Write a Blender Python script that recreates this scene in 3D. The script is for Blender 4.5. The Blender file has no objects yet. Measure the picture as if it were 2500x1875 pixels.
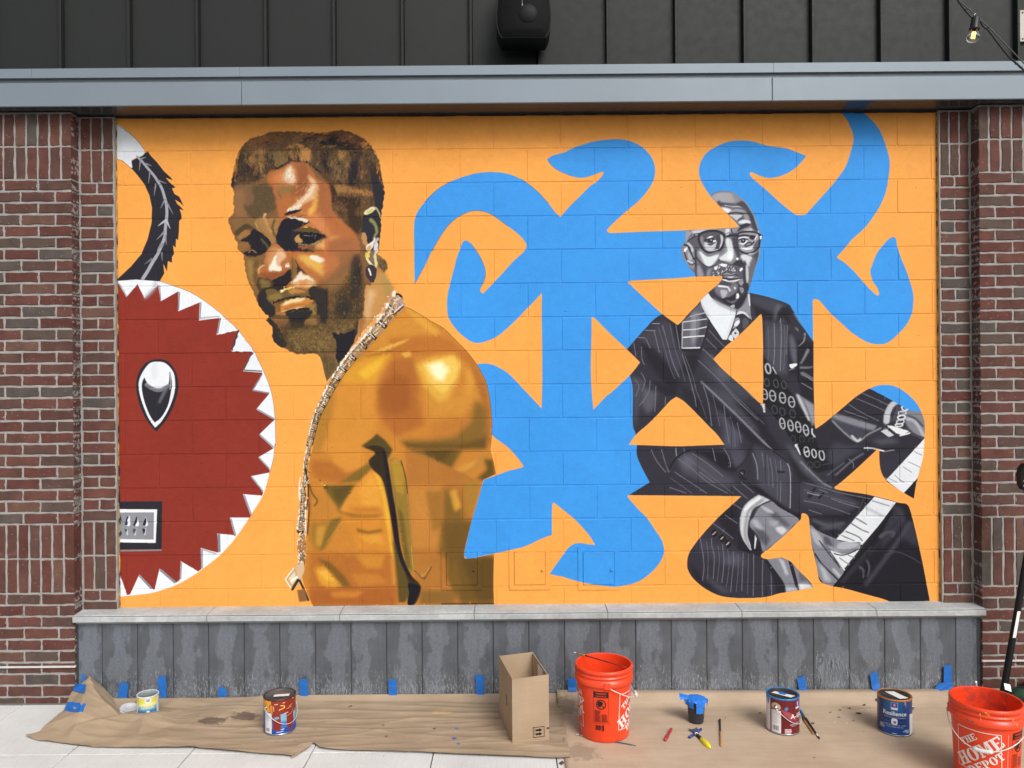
import bpy, bmesh, math, random
import numpy as np
from mathutils import Vector, Matrix
R=math.radians
random.seed(11)
SC=bpy.context.scene
COL=SC.collection
# ---------------------------------------------------------------- camera
F_PX, CAM_D, CAM_H, ROLL = 1878.0, 4.643, 1.86, 0.0078
cd=bpy.data.cameras.new('camera'); cam=bpy.data.objects.new('camera',cd); COL.objects.link(cam)
cd.sensor_fit='HORIZONTAL'; cd.sensor_width=36.0; cd.lens=36.0*F_PX/2500.0; cd.clip_start=.05; cd.clip_end=3000
cam.matrix_world=Matrix.Translation((0,-CAM_D,CAM_H)) @ Matrix.Rotation(R(90),4,'X') @ Matrix.Rotation(-ROLL,4,'Z')
SC.camera=cam
# ---------------------------------------------------------------- overcast daylight
SUN_EL, SUN_AZ = R(43), R(152)
w=bpy.data.worlds.new('World'); SC.world=w; w.use_nodes=True; nt=w.node_tree; nt.nodes.clear()
sky=nt.nodes.new('ShaderNodeTexSky'); sky.sky_type='NISHITA'; sky.sun_disc=False; sky.sun_elevation=SUN_EL; sky.sun_rotation=SUN_AZ
sky.air_density=1.0; sky.dust_density=4.0; sky.ozone_density=1.0
hs=nt.nodes.new('ShaderNodeHueSaturation'); hs.inputs['Saturation'].default_value=.22
bg=nt.nodes.new('ShaderNodeBackground'); bg.inputs['Strength'].default_value=.105
wo=nt.nodes.new('ShaderNodeOutputWorld')
nt.links.new(sky.outputs[0],hs.inputs['Color']); nt.links.new(hs.outputs[0],bg.inputs['Color']); nt.links.new(bg.outputs[0],wo.inputs['Surface'])
sl=bpy.data.lights.new('sun','SUN'); sl.energy=1.3; sl.angle=R(24); sl.color=(1,.97,.93)
so=bpy.data.objects.new('sun',sl); COL.objects.link(so)
_d=Vector((math.sin(SUN_AZ)*math.cos(SUN_EL),math.cos(SUN_AZ)*math.cos(SUN_EL),math.sin(SUN_EL)))
so.rotation_euler=_d.to_track_quat('Z','Y').to_euler(); so.location=(0,-8,9)
SC.view_settings.view_transform='Standard'; SC.view_settings.look='None'; SC.view_settings.gamma=1; SC.view_settings.use_curve_mapping=False
SC.view_settings.exposure=0.60
SC.render.engine='CYCLES'
SC.cycles.max_bounces=6; SC.cycles.diffuse_bounces=3; SC.cycles.glossy_bounces=3; SC.cycles.transmission_bounces=5; SC.cycles.caustics_reflective=False; SC.cycles.caustics_refractive=False
try:
    SC.cycles.use_denoising=True; SC.cycles.denoiser='OPENIMAGEDENOISE'
except Exception: pass
# ---------------------------------------------------------------- pixel of the photograph -> place in the world
_c,_s=math.cos(ROLL),math.sin(ROLL)
def _uv(px,py):
    dx,dy=px-1250,py-937.5
    return _c*dx-_s*dy, _s*dx+_c*dy
def P(px,py,Y=0):           # on the upright plane at depth Y -> (X,Z)
    x,y=_uv(px,py); d=CAM_D+Y; return x*d/F_PX, CAM_H-y*d/F_PX
def G(px,py,z=0):           # on the level plane at height z -> (X,Y)
    x,y=_uv(px,py); d=(CAM_H-z)*F_PX/y; return x*d/F_PX, d-CAM_D
def PX(px,py,Y): return P(px,py,Y)[0]
def PZ(px,py,Y): return P(px,py,Y)[1]
# ---------------------------------------------------------------- materials
def lin(h):
    h=h.lstrip('#'); o=[]
    for i in (0,2,4):
        c=int(h[i:i+2],16)/255; o.append(c/12.92 if c<=.04045 else ((c+.055)/1.055)**2.4)
    return (*o,1)
def sc(c,k): return (c[0]*k,c[1]*k,c[2]*k,1)
class NG:
    def __init__(s,name):
        s.m=bpy.data.materials.new(name); s.m.use_nodes=True; s.t=s.m.node_tree; s.b=s.t.nodes['Principled BSDF']
    def n(s,kind,**kw):
        x=s.t.nodes.new('ShaderNode'+kind)
        for k,v in kw.items():
            if k in x.inputs.keys(): x.inputs[k].default_value=v
            else: setattr(x,k,v)
        return x
    def l(s,a,b): s.t.links.new(a,b)
    def coord(s,kind='Object',rand=True):
        tc=s.n('TexCoord')
        if not rand: return tc.outputs[kind]
        oi=s.n('ObjectInfo'); mu=s.n('VectorMath',operation='SCALE'); mu.inputs[0].default_value=(37.1,51.3,23.7)
        s.l(oi.outputs['Random'],mu.inputs['Scale']); ad=s.n('VectorMath',operation='ADD'); s.l(tc.outputs[kind],ad.inputs[0]); s.l(mu.outputs[0],ad.inputs[1])
        return ad.outputs[0]
    def noise(s,co,scale,detail=4,rough=.55,dist=0):
        x=s.n('TexNoise'); x.inputs['Scale'].default_value=scale; x.inputs['Detail'].default_value=detail; x.inputs['Roughness'].default_value=rough; x.inputs['Distortion'].default_value=dist
        s.l(co,x.inputs['Vector']); return x.outputs['Fac']
    def ramp(s,fac,stops,interp='LINEAR'):
        x=s.n('ValToRGB'); x.color_ramp.interpolation=interp; e=x.color_ramp.elements
        while len(e)<len(stops): e.new(.5)
        for q,(p,c) in zip(e,stops): q.position=p; q.color=c if len(c)==4 else (*c,1)
        s.l(fac,x.inputs['Fac']); return x.outputs['Color']
    def mix(s,fac,a,b,blend='MIX'):
        x=s.n('Mix',data_type='RGBA',blend_type=blend)
        for sock,v in ((0,fac),(6,a),(7,b)):
            if hasattr(v,'is_linked') or isinstance(v,bpy.types.NodeSocket): s.l(v,x.inputs[sock])
            else: x.inputs[sock].default_value=v
        return x.outputs[2]
    def math(s,op,a,b=0,c=0):
        x=s.n('Math',operation=op)
        for i,v in enumerate((a,b,c)):
            if isinstance(v,bpy.types.NodeSocket): s.l(v,x.inputs[i])
            else: x.inputs[i].default_value=v
        return x.outputs[0]
    def bump(s,fac,strength,dist=.002):
        x=s.n('Bump'); x.inputs['Strength'].default_value=strength; x.inputs['Distance'].default_value=dist
        s.l(fac,x.inputs['Height']); s.l(x.outputs[0],s.b.inputs['Normal'])
    def base(s,c):
        if isinstance(c,bpy.types.NodeSocket): s.l(c,s.b.inputs['Base Color'])
        else: s.b.inputs['Base Color'].default_value=c
    def rough(s,r,metal=0,spec=.5):
        if isinstance(r,bpy.types.NodeSocket): s.l(r,s.b.inputs['Roughness'])
        else: s.b.inputs['Roughness'].default_value=r
        s.b.inputs['Metallic'].default_value=metal; s.b.inputs['Specular IOR Level'].default_value=spec
BW=((0,(0,0,0,1)),(1,(1,1,1,1)))
_mc={}
def mat(name,hexc,k=1.0,rough=.7,metal=0,var=.12,scale=12,bump=.15,bscale=120,spec=.4,rand=True):
    if name in _mc: return _mc[name]
    g=NG(name); c=sc(lin(hexc),k); co=g.coord(rand=rand)
    f=g.noise(co,scale); col=g.ramp(f,[(.25,sc(c,1-var)),(.75,sc(c,1+var))]); g.base(col); g.rough(rough,metal,spec)
    if bump: g.bump(g.noise(co,bscale,2),bump,.0015)
    _mc[name]=g.m; return g.m
# ---------------------------------------------------------------- geometry helpers
class MB:
    def __init__(s): s.v=[]; s.f=[]; s.mi=[]; s.uv={}; s.smooth=[]
    def add(s,vs,fs,sm=False,mi=0):
        o=len(s.v); s.v+= [tuple(v) for v in vs]
        for f in fs: s.f.append(tuple(i+o for i in f)); s.smooth.append(sm); s.mi.append(mi)
        return s
    def box(s,x0,x1,y0,y1,z0,z1,b=0,**k):
        if b<=0:
            v=[(x,y,z) for x in (x0,x1) for y in (y0,y1) for z in (z0,z1)]
            return s.add(v,[(0,1,3,2),(4,6,7,5),(0,4,5,1),(2,3,7,6),(0,2,6,4),(1,5,7,3)],**k)
        X=(x0,x1);Y=(y0,y1);Z=(z0,z1);v=[];ix={}
        for i in (0,1):
            for j in (0,1):
                for q in (0,1):
                    sx=b if i==0 else -b; sy=b if j==0 else -b; sz=b if q==0 else -b
                    for a,p in enumerate(((X[i],Y[j]+sy,Z[q]+sz),(X[i]+sx,Y[j],Z[q]+sz),(X[i]+sx,Y[j]+sy,Z[q]))):
                        ix[i,j,q,a]=len(v); v.append(p)
        f=[]
        for i in (0,1):
            r=[ix[i,0,0,0],ix[i,0,1,0],ix[i,1,1,0],ix[i,1,0,0]]; f.append(r if i==0 else r[::-1])
            r=[ix[0,i,0,1],ix[1,i,0,1],ix[1,i,1,1],ix[0,i,1,1]]; f.append(r if i==0 else r[::-1])
            r=[ix[0,0,i,2],ix[0,1,i,2],ix[1,1,i,2],ix[1,0,i,2]]; f.append(r if i==0 else r[::-1])
        for p in (0,1):
            for q in (0,1):
                f.append([ix[p,q,0,0],ix[p,q,0,1],ix[p,q,1,1],ix[p,q,1,0]][::1 if (p+q)%2==1 else -1])
                f.append([ix[p,0,q,0],ix[p,0,q,2],ix[p,1,q,2],ix[p,1,q,0]][::1 if (p+q)%2==0 else -1])
                f.append([ix[0,p,q,1],ix[0,p,q,2],ix[1,p,q,2],ix[1,p,q,1]][::1 if (p+q)%2==1 else -1])
        for k3 in [(i,j,q) for i in (0,1) for j in (0,1) for q in (0,1)]:
            t=[ix[(*k3,0)],ix[(*k3,1)],ix[(*k3,2)]]; f.append(t if sum(k3)%2==1 else t[::-1])
        return s.add(v,f,**k)
    def lathe(s,prof,n=40,c=(0,0,0),sm=True,mi=0,caps=(False,False)):
        v=[];f=[]
        for r,z in prof:
            for k in range(n):
                a=2*math.pi*k/n; v.append((c[0]+r*math.sin(a),c[1]-r*math.cos(a),c[2]+z))
        for i in range(len(prof)-1):
            for k in range(n):
                a,b=i*n+k,i*n+(k+1)%n; f.append((a,b,b+n,a+n))
        if caps[0]: f.append(tuple(range(n))[::-1])
        if caps[1]: f.append(tuple(range((len(prof)-1)*n,len(prof)*n)))
        return s.add(v,f,sm=sm,mi=mi)
    def tube(s,pts,r,n=8,sm=True,mi=0,caps=True):
        pts=[Vector(p) for p in pts]; rr=r if isinstance(r,(list,tuple)) else [r]*len(pts)
        v=[];f=[]; prev=None
        for i,p in enumerate(pts):
            t=(pts[min(i+1,len(pts)-1)]-pts[max(i-1,0)]).normalized()
            up=prev if prev is not None else (Vector((0,0,1)) if abs(t.z)<.9 else Vector((1,0,0)))
            a=t.cross(up)
            if a.length<1e-6: a=t.cross(Vector((0,1,0)))
            a.normalize(); b=a.cross(t).normalized(); prev=b
            for k in range(n):
                q=2*math.pi*k/n; v.append(p+a*(rr[i]*math.cos(q))+b*(rr[i]*math.sin(q)))
        for i in range(len(pts)-1):
            for k in range(n):
                x,y=i*n+k,i*n+(k+1)%n; f.append((x,y,y+n,x+n))
        if caps: f.append(tuple(range(n))); f.append(tuple(range((len(pts)-1)*n,len(pts)*n))[::-1])
        return s.add(v,f,sm=sm,mi=mi)
    def prism(s,poly,y0,y1,**k):     # outline in x,z extruded in y (y0 front)
        n=len(poly); v=[(x,y0,z) for x,z in poly]+[(x,y1,z) for x,z in poly]
        f=[tuple(range(n)),tuple(range(n,2*n))[::-1]]+[(i,i+n,(i+1)%n+n,(i+1)%n) for i in range(n)]
        return s.add(v,f,**k)
    def mesh(s,name):
        me=bpy.data.meshes.new(name); me.from_pydata(s.v,[],s.f)
        me.polygons.foreach_set('use_smooth',s.smooth); me.polygons.foreach_set('material_index',s.mi)
        bm=bmesh.new(); bm.from_mesh(me); bmesh.ops.recalc_face_normals(bm,faces=bm.faces); bm.to_mesh(me); bm.free(); me.update(); return me
    def build(s,name,m,parent=None,loc=(0,0,0),rz=0):
        return place(name,s.mesh(name),m,parent,loc,rz)
def place(name,me,m,parent=None,loc=(0,0,0),rz=0):
    ms=m if isinstance(m,(list,tuple)) else [m]
    if not me.materials:
        for q in ms: me.materials.append(q)
    o=bpy.data.objects.new(name,me); COL.objects.link(o); o.parent=parent; o.location=loc; o.rotation_euler=(0,0,rz); return o
def thing(name,label,cat,loc=(0,0,0),rz=0,group=None):
    o=bpy.data.objects.new(name,None); COL.objects.link(o); o.location=loc; o.rotation_euler=(0,0,rz); o.empty_display_size=.1
    return tag(o,label,cat,group)
def tag(o,label=None,cat=None,group=None,kind=None):
    if label: o['label']=label
    if cat: o['category']=cat
    if group: o['group']=group
    if kind: o['kind']=kind
    return o

# ---- mural paint engine: brush shapes listed in MURAL are rasterised into a paint layer ----
FR={'A':(270,270,4),'B':(270,670,4),'C':(270,1070,4),'D':(550,300,5.343),'E':(550,580,5.343),'G':(680,690,4),'H':(680,1070,4),
'I':(990,300,4),'J':(990,690,4),'K':(1100,1070,4),'L':(1500,260,4),'M':(1940,260,4),'N':(1640,450,7.975),'O':(1640,620,7.975),
'P':(1500,690,4),'Q':(1900,690,4),'R':(1640,1070,4),'S':(1900,1070,4),'T':(690,740,1.2865),'U':(540,300,1.641),'Z':(0,0,1)}
def hexlin(h):
    h=h.lstrip('#'); c=np.array([int(h[i:i+2],16)/255 for i in (0,2,4)])
    return np.where(c<=0.04045,c/12.92,((c+0.055)/1.055)**2.4)
class Canvas:
    def __init__(s,x0,y0,x1,y1,ss=1.0):
        s.x0,s.y0,s.ss=x0,y0,ss; s.W=int((x1-x0)*ss); s.H=int((y1-y0)*ss)
        s.im=np.zeros((s.H,s.W,3),np.float32); s.rng=random.Random(7)
    def pts(s,toks,fr):
        out=[]; f=FR[fr]
        for t in toks:
            if t[0]=='@': f=FR[t[1:]]; continue
            d=t.endswith('!'); x,y=t.rstrip('!').split(',')
            p=((f[0]+float(x)/f[2]-s.x0)*s.ss,(f[1]+float(y)/f[2]-s.y0)*s.ss)
            out.append(p)
            if d: out.append(p)
        return out,f[2]
    @staticmethod
    def smooth(P,closed,n=6):
        P=np.array(P,float); N=len(P); out=[]
        rng=range(N) if closed else range(N-1)
        t=np.linspace(0,1,n,endpoint=False)[:,None]
        for i in rng:
            if closed: a,b,c,d=P[i-1],P[i],P[(i+1)%N],P[(i+2)%N]
            else: a,b,c,d=P[max(i-1,0)],P[i],P[i+1],P[min(i+2,N-1)]
            if abs(b-c).sum()<1e-9: continue
            out.append(0.5*((2*b)+(c-a)*t+(2*a-5*b+4*c-d)*t*t+(3*b-a-3*c+d)*t**3))
        if not closed: out.append(P[-1:])
        return np.concatenate(out)
    def mask(s,P,pad=0):
        P=np.asarray(P,float)
        xa=max(int(P[:,0].min())-pad-1,0); xb=min(int(P[:,0].max())+pad+2,s.W)
        ya=max(int(P[:,1].min())-pad-1,0); yb=min(int(P[:,1].max())+pad+2,s.H)
        if xb<=xa or yb<=ya: return None
        w,h=xb-xa,yb-ya; S=3; M=np.zeros((h,w),np.float32)
        X1=P[:,0]-xa; Y1=P[:,1]-ya; X2=np.roll(X1,-1); Y2=np.roll(Y1,-1)
        k=Y1!=Y2; X1,Y1,X2,Y2=X1[k],Y1[k],X2[k],Y2[k]
        lo=np.minimum(Y1,Y2); hi=np.maximum(Y1,Y2); sl=(X2-X1)/(Y2-Y1)
        ar=np.arange(w+1)
        for r in range(max(int(lo.min()),0),min(int(hi.max())+1,h)):
            for q in range(S):
                y=r+(q+.5)/S; c=(lo<=y)&(hi>y)
                if not c.any(): continue
                xs=np.sort(X1[c]+(y-Y1[c])*sl[c])
                row=M[r]
                for a,b in zip(xs[::2],xs[1::2]):
                    a=min(max(a,0),w); b=min(max(b,0),w)
                    if b<=a: continue
                    ia,ib=int(a),int(b)
                    if ia==ib: row[ia]+=(b-a)/S
                    else:
                        row[ia]+=(ia+1-a)/S
                        row[ia+1:ib]+=1/S
                        if ib<w: row[ib]+=(b-ib)/S
        return np.clip(M,0,1),xa,ya
    @staticmethod
    def blur(M,r):
        r=int(round(r))
        if r<1: return M
        for _ in range(2):
            for ax in (0,1):
                A=np.pad(M,[(r+1,r) if a==ax else (0,0) for a in (0,1)],mode='edge')
                c=np.cumsum(A,axis=ax,dtype=np.float64)
                M=((c[2*r+1:]-c[:-2*r-1]) if ax==0 else (c[:,2*r+1:]-c[:,:-2*r-1]))/(2*r+1)
                M=M.astype(np.float32)
        return M
    def lay(s,M,xa,ya,col,al):
        h,w=M.shape; v=s.im[ya:ya+h,xa:xa+w]; m=(M*al)[...,None]
        v+= (col-v)*m
    def poly(s,P,col,blur=0,al=1,clip=None):
        blur*=s.ss
        r=s.mask(P,int(blur*2.2)+1)
        if r is None: return
        M,xa,ya=r
        if blur: M=s.blur(M,blur)
        if clip is not None: M=M*clip[ya:ya+M.shape[0],xa:xa+M.shape[1]]
        s.lay(M,xa,ya,col,al)
    def stroke(s,P,w0,w1,col,blur=0,al=1,clip=None):
        P=np.asarray(P,float); mw=max(w0,w1)/2; pad=int(mw+blur*2+2)
        xa=max(int(P[:,0].min())-pad,0); xb=min(int(P[:,0].max())+pad+1,s.W)
        ya=max(int(P[:,1].min())-pad,0); yb=min(int(P[:,1].max())+pad+1,s.H)
        if xb<=xa or yb<=ya: return
        M=np.zeros((yb-ya,xb-xa),np.float32); n=len(P)-1
        for i in range(n):
            a,b=P[i],P[i+1]; wa=(w0+(w1-w0)*i/n)/2; wb=(w0+(w1-w0)*(i+1)/n)/2
            p=int(max(wa,wb)+2)
            ua=max(int(min(a[0],b[0]))-p,xa); ub=min(int(max(a[0],b[0]))+p+1,xb)
            va=max(int(min(a[1],b[1]))-p,ya); vb=min(int(max(a[1],b[1]))+p+1,yb)
            if ub<=ua or vb<=va: continue
            X,Y=np.meshgrid(np.arange(ua,ub)+.5,np.arange(va,vb)+.5)
            d=b-a; L=max(d@d,1e-9); t=np.clip(((X-a[0])*d[0]+(Y-a[1])*d[1])/L,0,1)
            D=np.hypot(X-a[0]-t*d[0],Y-a[1]-t*d[1])
            V=M[va-ya:vb-ya,ua-xa:ub-xa]
            np.maximum(V,np.clip(wa+(wb-wa)*t-D+.5,0,1),out=V)
        if blur: M=s.blur(M,blur)
        if clip is not None: M=M*clip[ya:yb,xa:xb]
        s.lay(M,xa,ya,col,al)
    def run(s,text):
        fr='Z'; clip=None
        for ln in text.strip().splitlines():
            ln=ln.split(' ;')[0].strip()
            if not ln or ln[0]=='%': continue
            if ln.startswith('F '): fr=ln[2:].strip(); continue
            if ln.startswith('noclip'): clip=None; continue
            head,body=ln.split(':',1); h=head.split(); op=h[0]
            col=None; o={}; sm=False
            for t in h[1:]:
                if t[0]=='#': col=hexlin(t)
                elif t=='s': sm=True
                else: k,v=t.split('='); o[k]=float(v)
            P,fs=s.pts(body.split(),fr)
            if op=='clip':
                P=s.smooth(P,True) if sm else P; M,xa,ya=s.mask(P)
                clip=np.zeros((s.H,s.W),np.float32); clip[ya:ya+M.shape[0],xa:xa+M.shape[1]]=M
            elif op=='p':
                if sm: P=s.smooth(P,True)
                s.poly(P,col,o.get('b',0),o.get('a',1),clip)
            elif op=='l':
                P=s.smooth(P,False,4) if len(P)>2 else np.array(P)
                w=o.get('w',8)/fs*s.ss; w1=o.get('e',o.get('w',8))/fs*s.ss
                s.stroke(P,w,w1,col,o.get('b',0)*s.ss,o.get('a',1),clip)
            elif op=='r':      # ring / closed outline
                P=s.smooth(P,True,5); P=np.concatenate([P,P[:1]]); w=o.get('w',8)/fs*s.ss
                s.stroke(P,w,w,col,0,o.get('a',1),clip)
            elif op=='d':      # dabs of a dry brush scattered in a region
                if sm: P=s.smooth(P,True)
                r=s.mask(P)
                if r is None: continue
                M,xa,ya=r; ys,xs=np.nonzero(M>.5)
                if not len(xs): continue
                n=int(o.get('n',50)); L=o.get('L',6)*s.ss; w=o.get('w',2)*s.ss; A=o.get('A',90); J=o.get('J',40)
                for _ in range(n):
                    i=s.rng.randrange(len(xs)); a=math.radians(A+s.rng.uniform(-J,J)); l=L*s.rng.uniform(.4,1.2)
                    x,y=xs[i]+xa,ys[i]+ya; c=col*s.rng.uniform(.8,1.2)
                    bend=s.rng.uniform(-.08,.08)*l
                    s.stroke([(x-math.cos(a)*l/2,y+math.sin(a)*l/2),(x+bend*math.sin(a),y+bend*math.cos(a)),(x+math.cos(a)*l/2,y-math.sin(a)*l/2)],w*s.rng.uniform(.6,1.3),w*.3,c,0,o.get('a',.7)*s.rng.uniform(.6,1),clip)
            elif op=='paint':  # short strokes of the colour already there: breaks clean edges like a brush
                if sm: P=s.smooth(P,True)
                M,xa,ya=s.mask(P); ys,xs=np.nonzero(M>.5); src=s.im.copy(); n=int(o['n']); L=o['L']*s.ss; w=o['w']*s.ss; j=o.get('j',2)*s.ss
                f=[(s.rng.uniform(.004,.012),s.rng.uniform(.004,.012),s.rng.uniform(0,6)) for _ in range(3)]
                for _ in range(n):
                    i=s.rng.randrange(len(xs)); x,y=xs[i]+xa,ys[i]+ya
                    a=sum(math.sin(p*x+q*y+r) for p,q,r in f)*1.3+s.rng.gauss(0,.35) if 'A' not in o else math.radians(-o['A'])+s.rng.gauss(0,.25); l=L*s.rng.uniform(.4,1.3)
                    u=int(min(max(x+s.rng.gauss(0,j),0),s.W-1)); v=int(min(max(y+s.rng.gauss(0,j),0),s.H-1))
                    s.stroke([(x-math.cos(a)*l/2,y-math.sin(a)*l/2),(x+math.cos(a)*l/2,y+math.sin(a)*l/2)],w*s.rng.uniform(.5,1.4),w*.5,src[v,u]*s.rng.uniform(.92,1.09),0,s.rng.uniform(.3,.7),clip)
            elif op=='tone':   # a darker, warmer glaze over what is painted so far
                M,xa,ya=s.mask(P); hh,ww=M.shape
                if clip is not None: M=M*clip[ya:ya+hh,xa:xa+ww]
                V=s.im[ya:ya+hh,xa:xa+ww]; T_=np.power(np.clip(V,0,1),o.get('g',1))*np.array([o.get('r',1),o.get('q',1),o.get('u',1)],np.float32); V+=(T_-V)*M[...,None]
            elif op=='warp':   # wobble of the hand along the painted edges
                A=o['A']*s.ss; Y,X=np.mgrid[0:s.H,0:s.W].astype(np.float32); dx=np.zeros_like(X); dy=np.zeros_like(X); r2=np.random.RandomState(5)
                for k in range(7):
                    fx,fy=r2.uniform(-.6,.6,2)/s.ss; p,q=r2.uniform(0,6,2); dx+=np.sin(fx*X+fy*Y+p); dy+=np.sin(fy*X-fx*Y+q)
                M,xa,ya=s.mask(P); h,w=M.shape
                xf=np.clip((X+dx*A/2.6)[ya:ya+h,xa:xa+w],0,s.W-2); yf=np.clip((Y+dy*A/2.6)[ya:ya+h,xa:xa+w],0,s.H-2)
                xi=xf.astype(int); yi=yf.astype(int); fx=(xf-xi)[...,None]; fy=(yf-yi)[...,None]; I=s.im
                s.im[ya:ya+h,xa:xa+w]=(I[yi,xi]*(1-fx)+I[yi,xi+1]*fx)*(1-fy)+(I[yi+1,xi]*(1-fx)+I[yi+1,xi+1]*fx)*fy
            elif op=='chain':
                P=s.smooth(P,False,8); seg=np.hypot(*np.diff(P,axis=0).T); cum=np.r_[0,np.cumsum(seg)]; T=cum[-1]
                w0=o['w']/fs*s.ss; w1=o['e']/fs*s.ss
                def at(d,off):
                    i=min(np.searchsorted(cum,d,'right')-1,len(seg)-1); i=max(i,0); t=(d-cum[i])/seg[i]
                    p=P[i]+(P[i+1]-P[i])*t; u=(P[i+1]-P[i])/seg[i]; return p+np.array([-u[1],u[0]])*off,u
                s.stroke(P[3:],w0*.8,w1,hexlin('#3b2a20'))
                d=0; k=0; R=s.rng
                while d<T-4:
                    w=w0+(w1-w0)*d/T; L=w*1.25*R.uniform(.8,1.1)
                    c=[at(min(d+1,T),w*.28)[0],at(min(d+L*.8,T),w*.28)[0],at(min(d+L*.8,T),-w*.3)[0],at(min(d+1,T),-w*.3)[0]]
                    s.poly(c,hexlin(['#a9855a','#8d6d45','#b08f68','#7d6138'][k%4]))
                    s.stroke([at(min(d+2,T),w*.02)[0],at(min(d+L*.7,T),w*.05)[0]],w*.18,w*.1,hexlin('#d9c3a0'),al=.8)
                    s.stroke([at(min(d+2,T),-w*.36)[0],at(min(d+L*.75,T),-w*.36)[0]],w*.1,w*.07,hexlin('#cf9a66'),al=.9)
                    s.stroke([at(min(d+L*.8,T),w*.3)[0],at(min(d+L*.85,T),-w*.3)[0]],w*.14,w*.1,hexlin('#241a18'))
                    s.stroke([at(min(d+L*.9,T),w*.2)[0],at(min(d+L*.92,T),-w*.25)[0]],w*.12,w*.06,hexlin('#efe0cc'),al=.9)
                    d+=L; k+=1
                d=0
                while d<T-4:
                    w=w0+(w1-w0)*d/T; q=at(d,w*.44)[0]; q2=at(min(d+w*.3,T),w*.36)[0]
                    s.stroke([q,q2],w*.2,w*.14,hexlin(R.choice(['#f4ece2','#e6d3bb','#f7f2ea','#c99f76'])))
                    d+=w*.42*R.uniform(.8,1.2)
        return s.im

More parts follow.
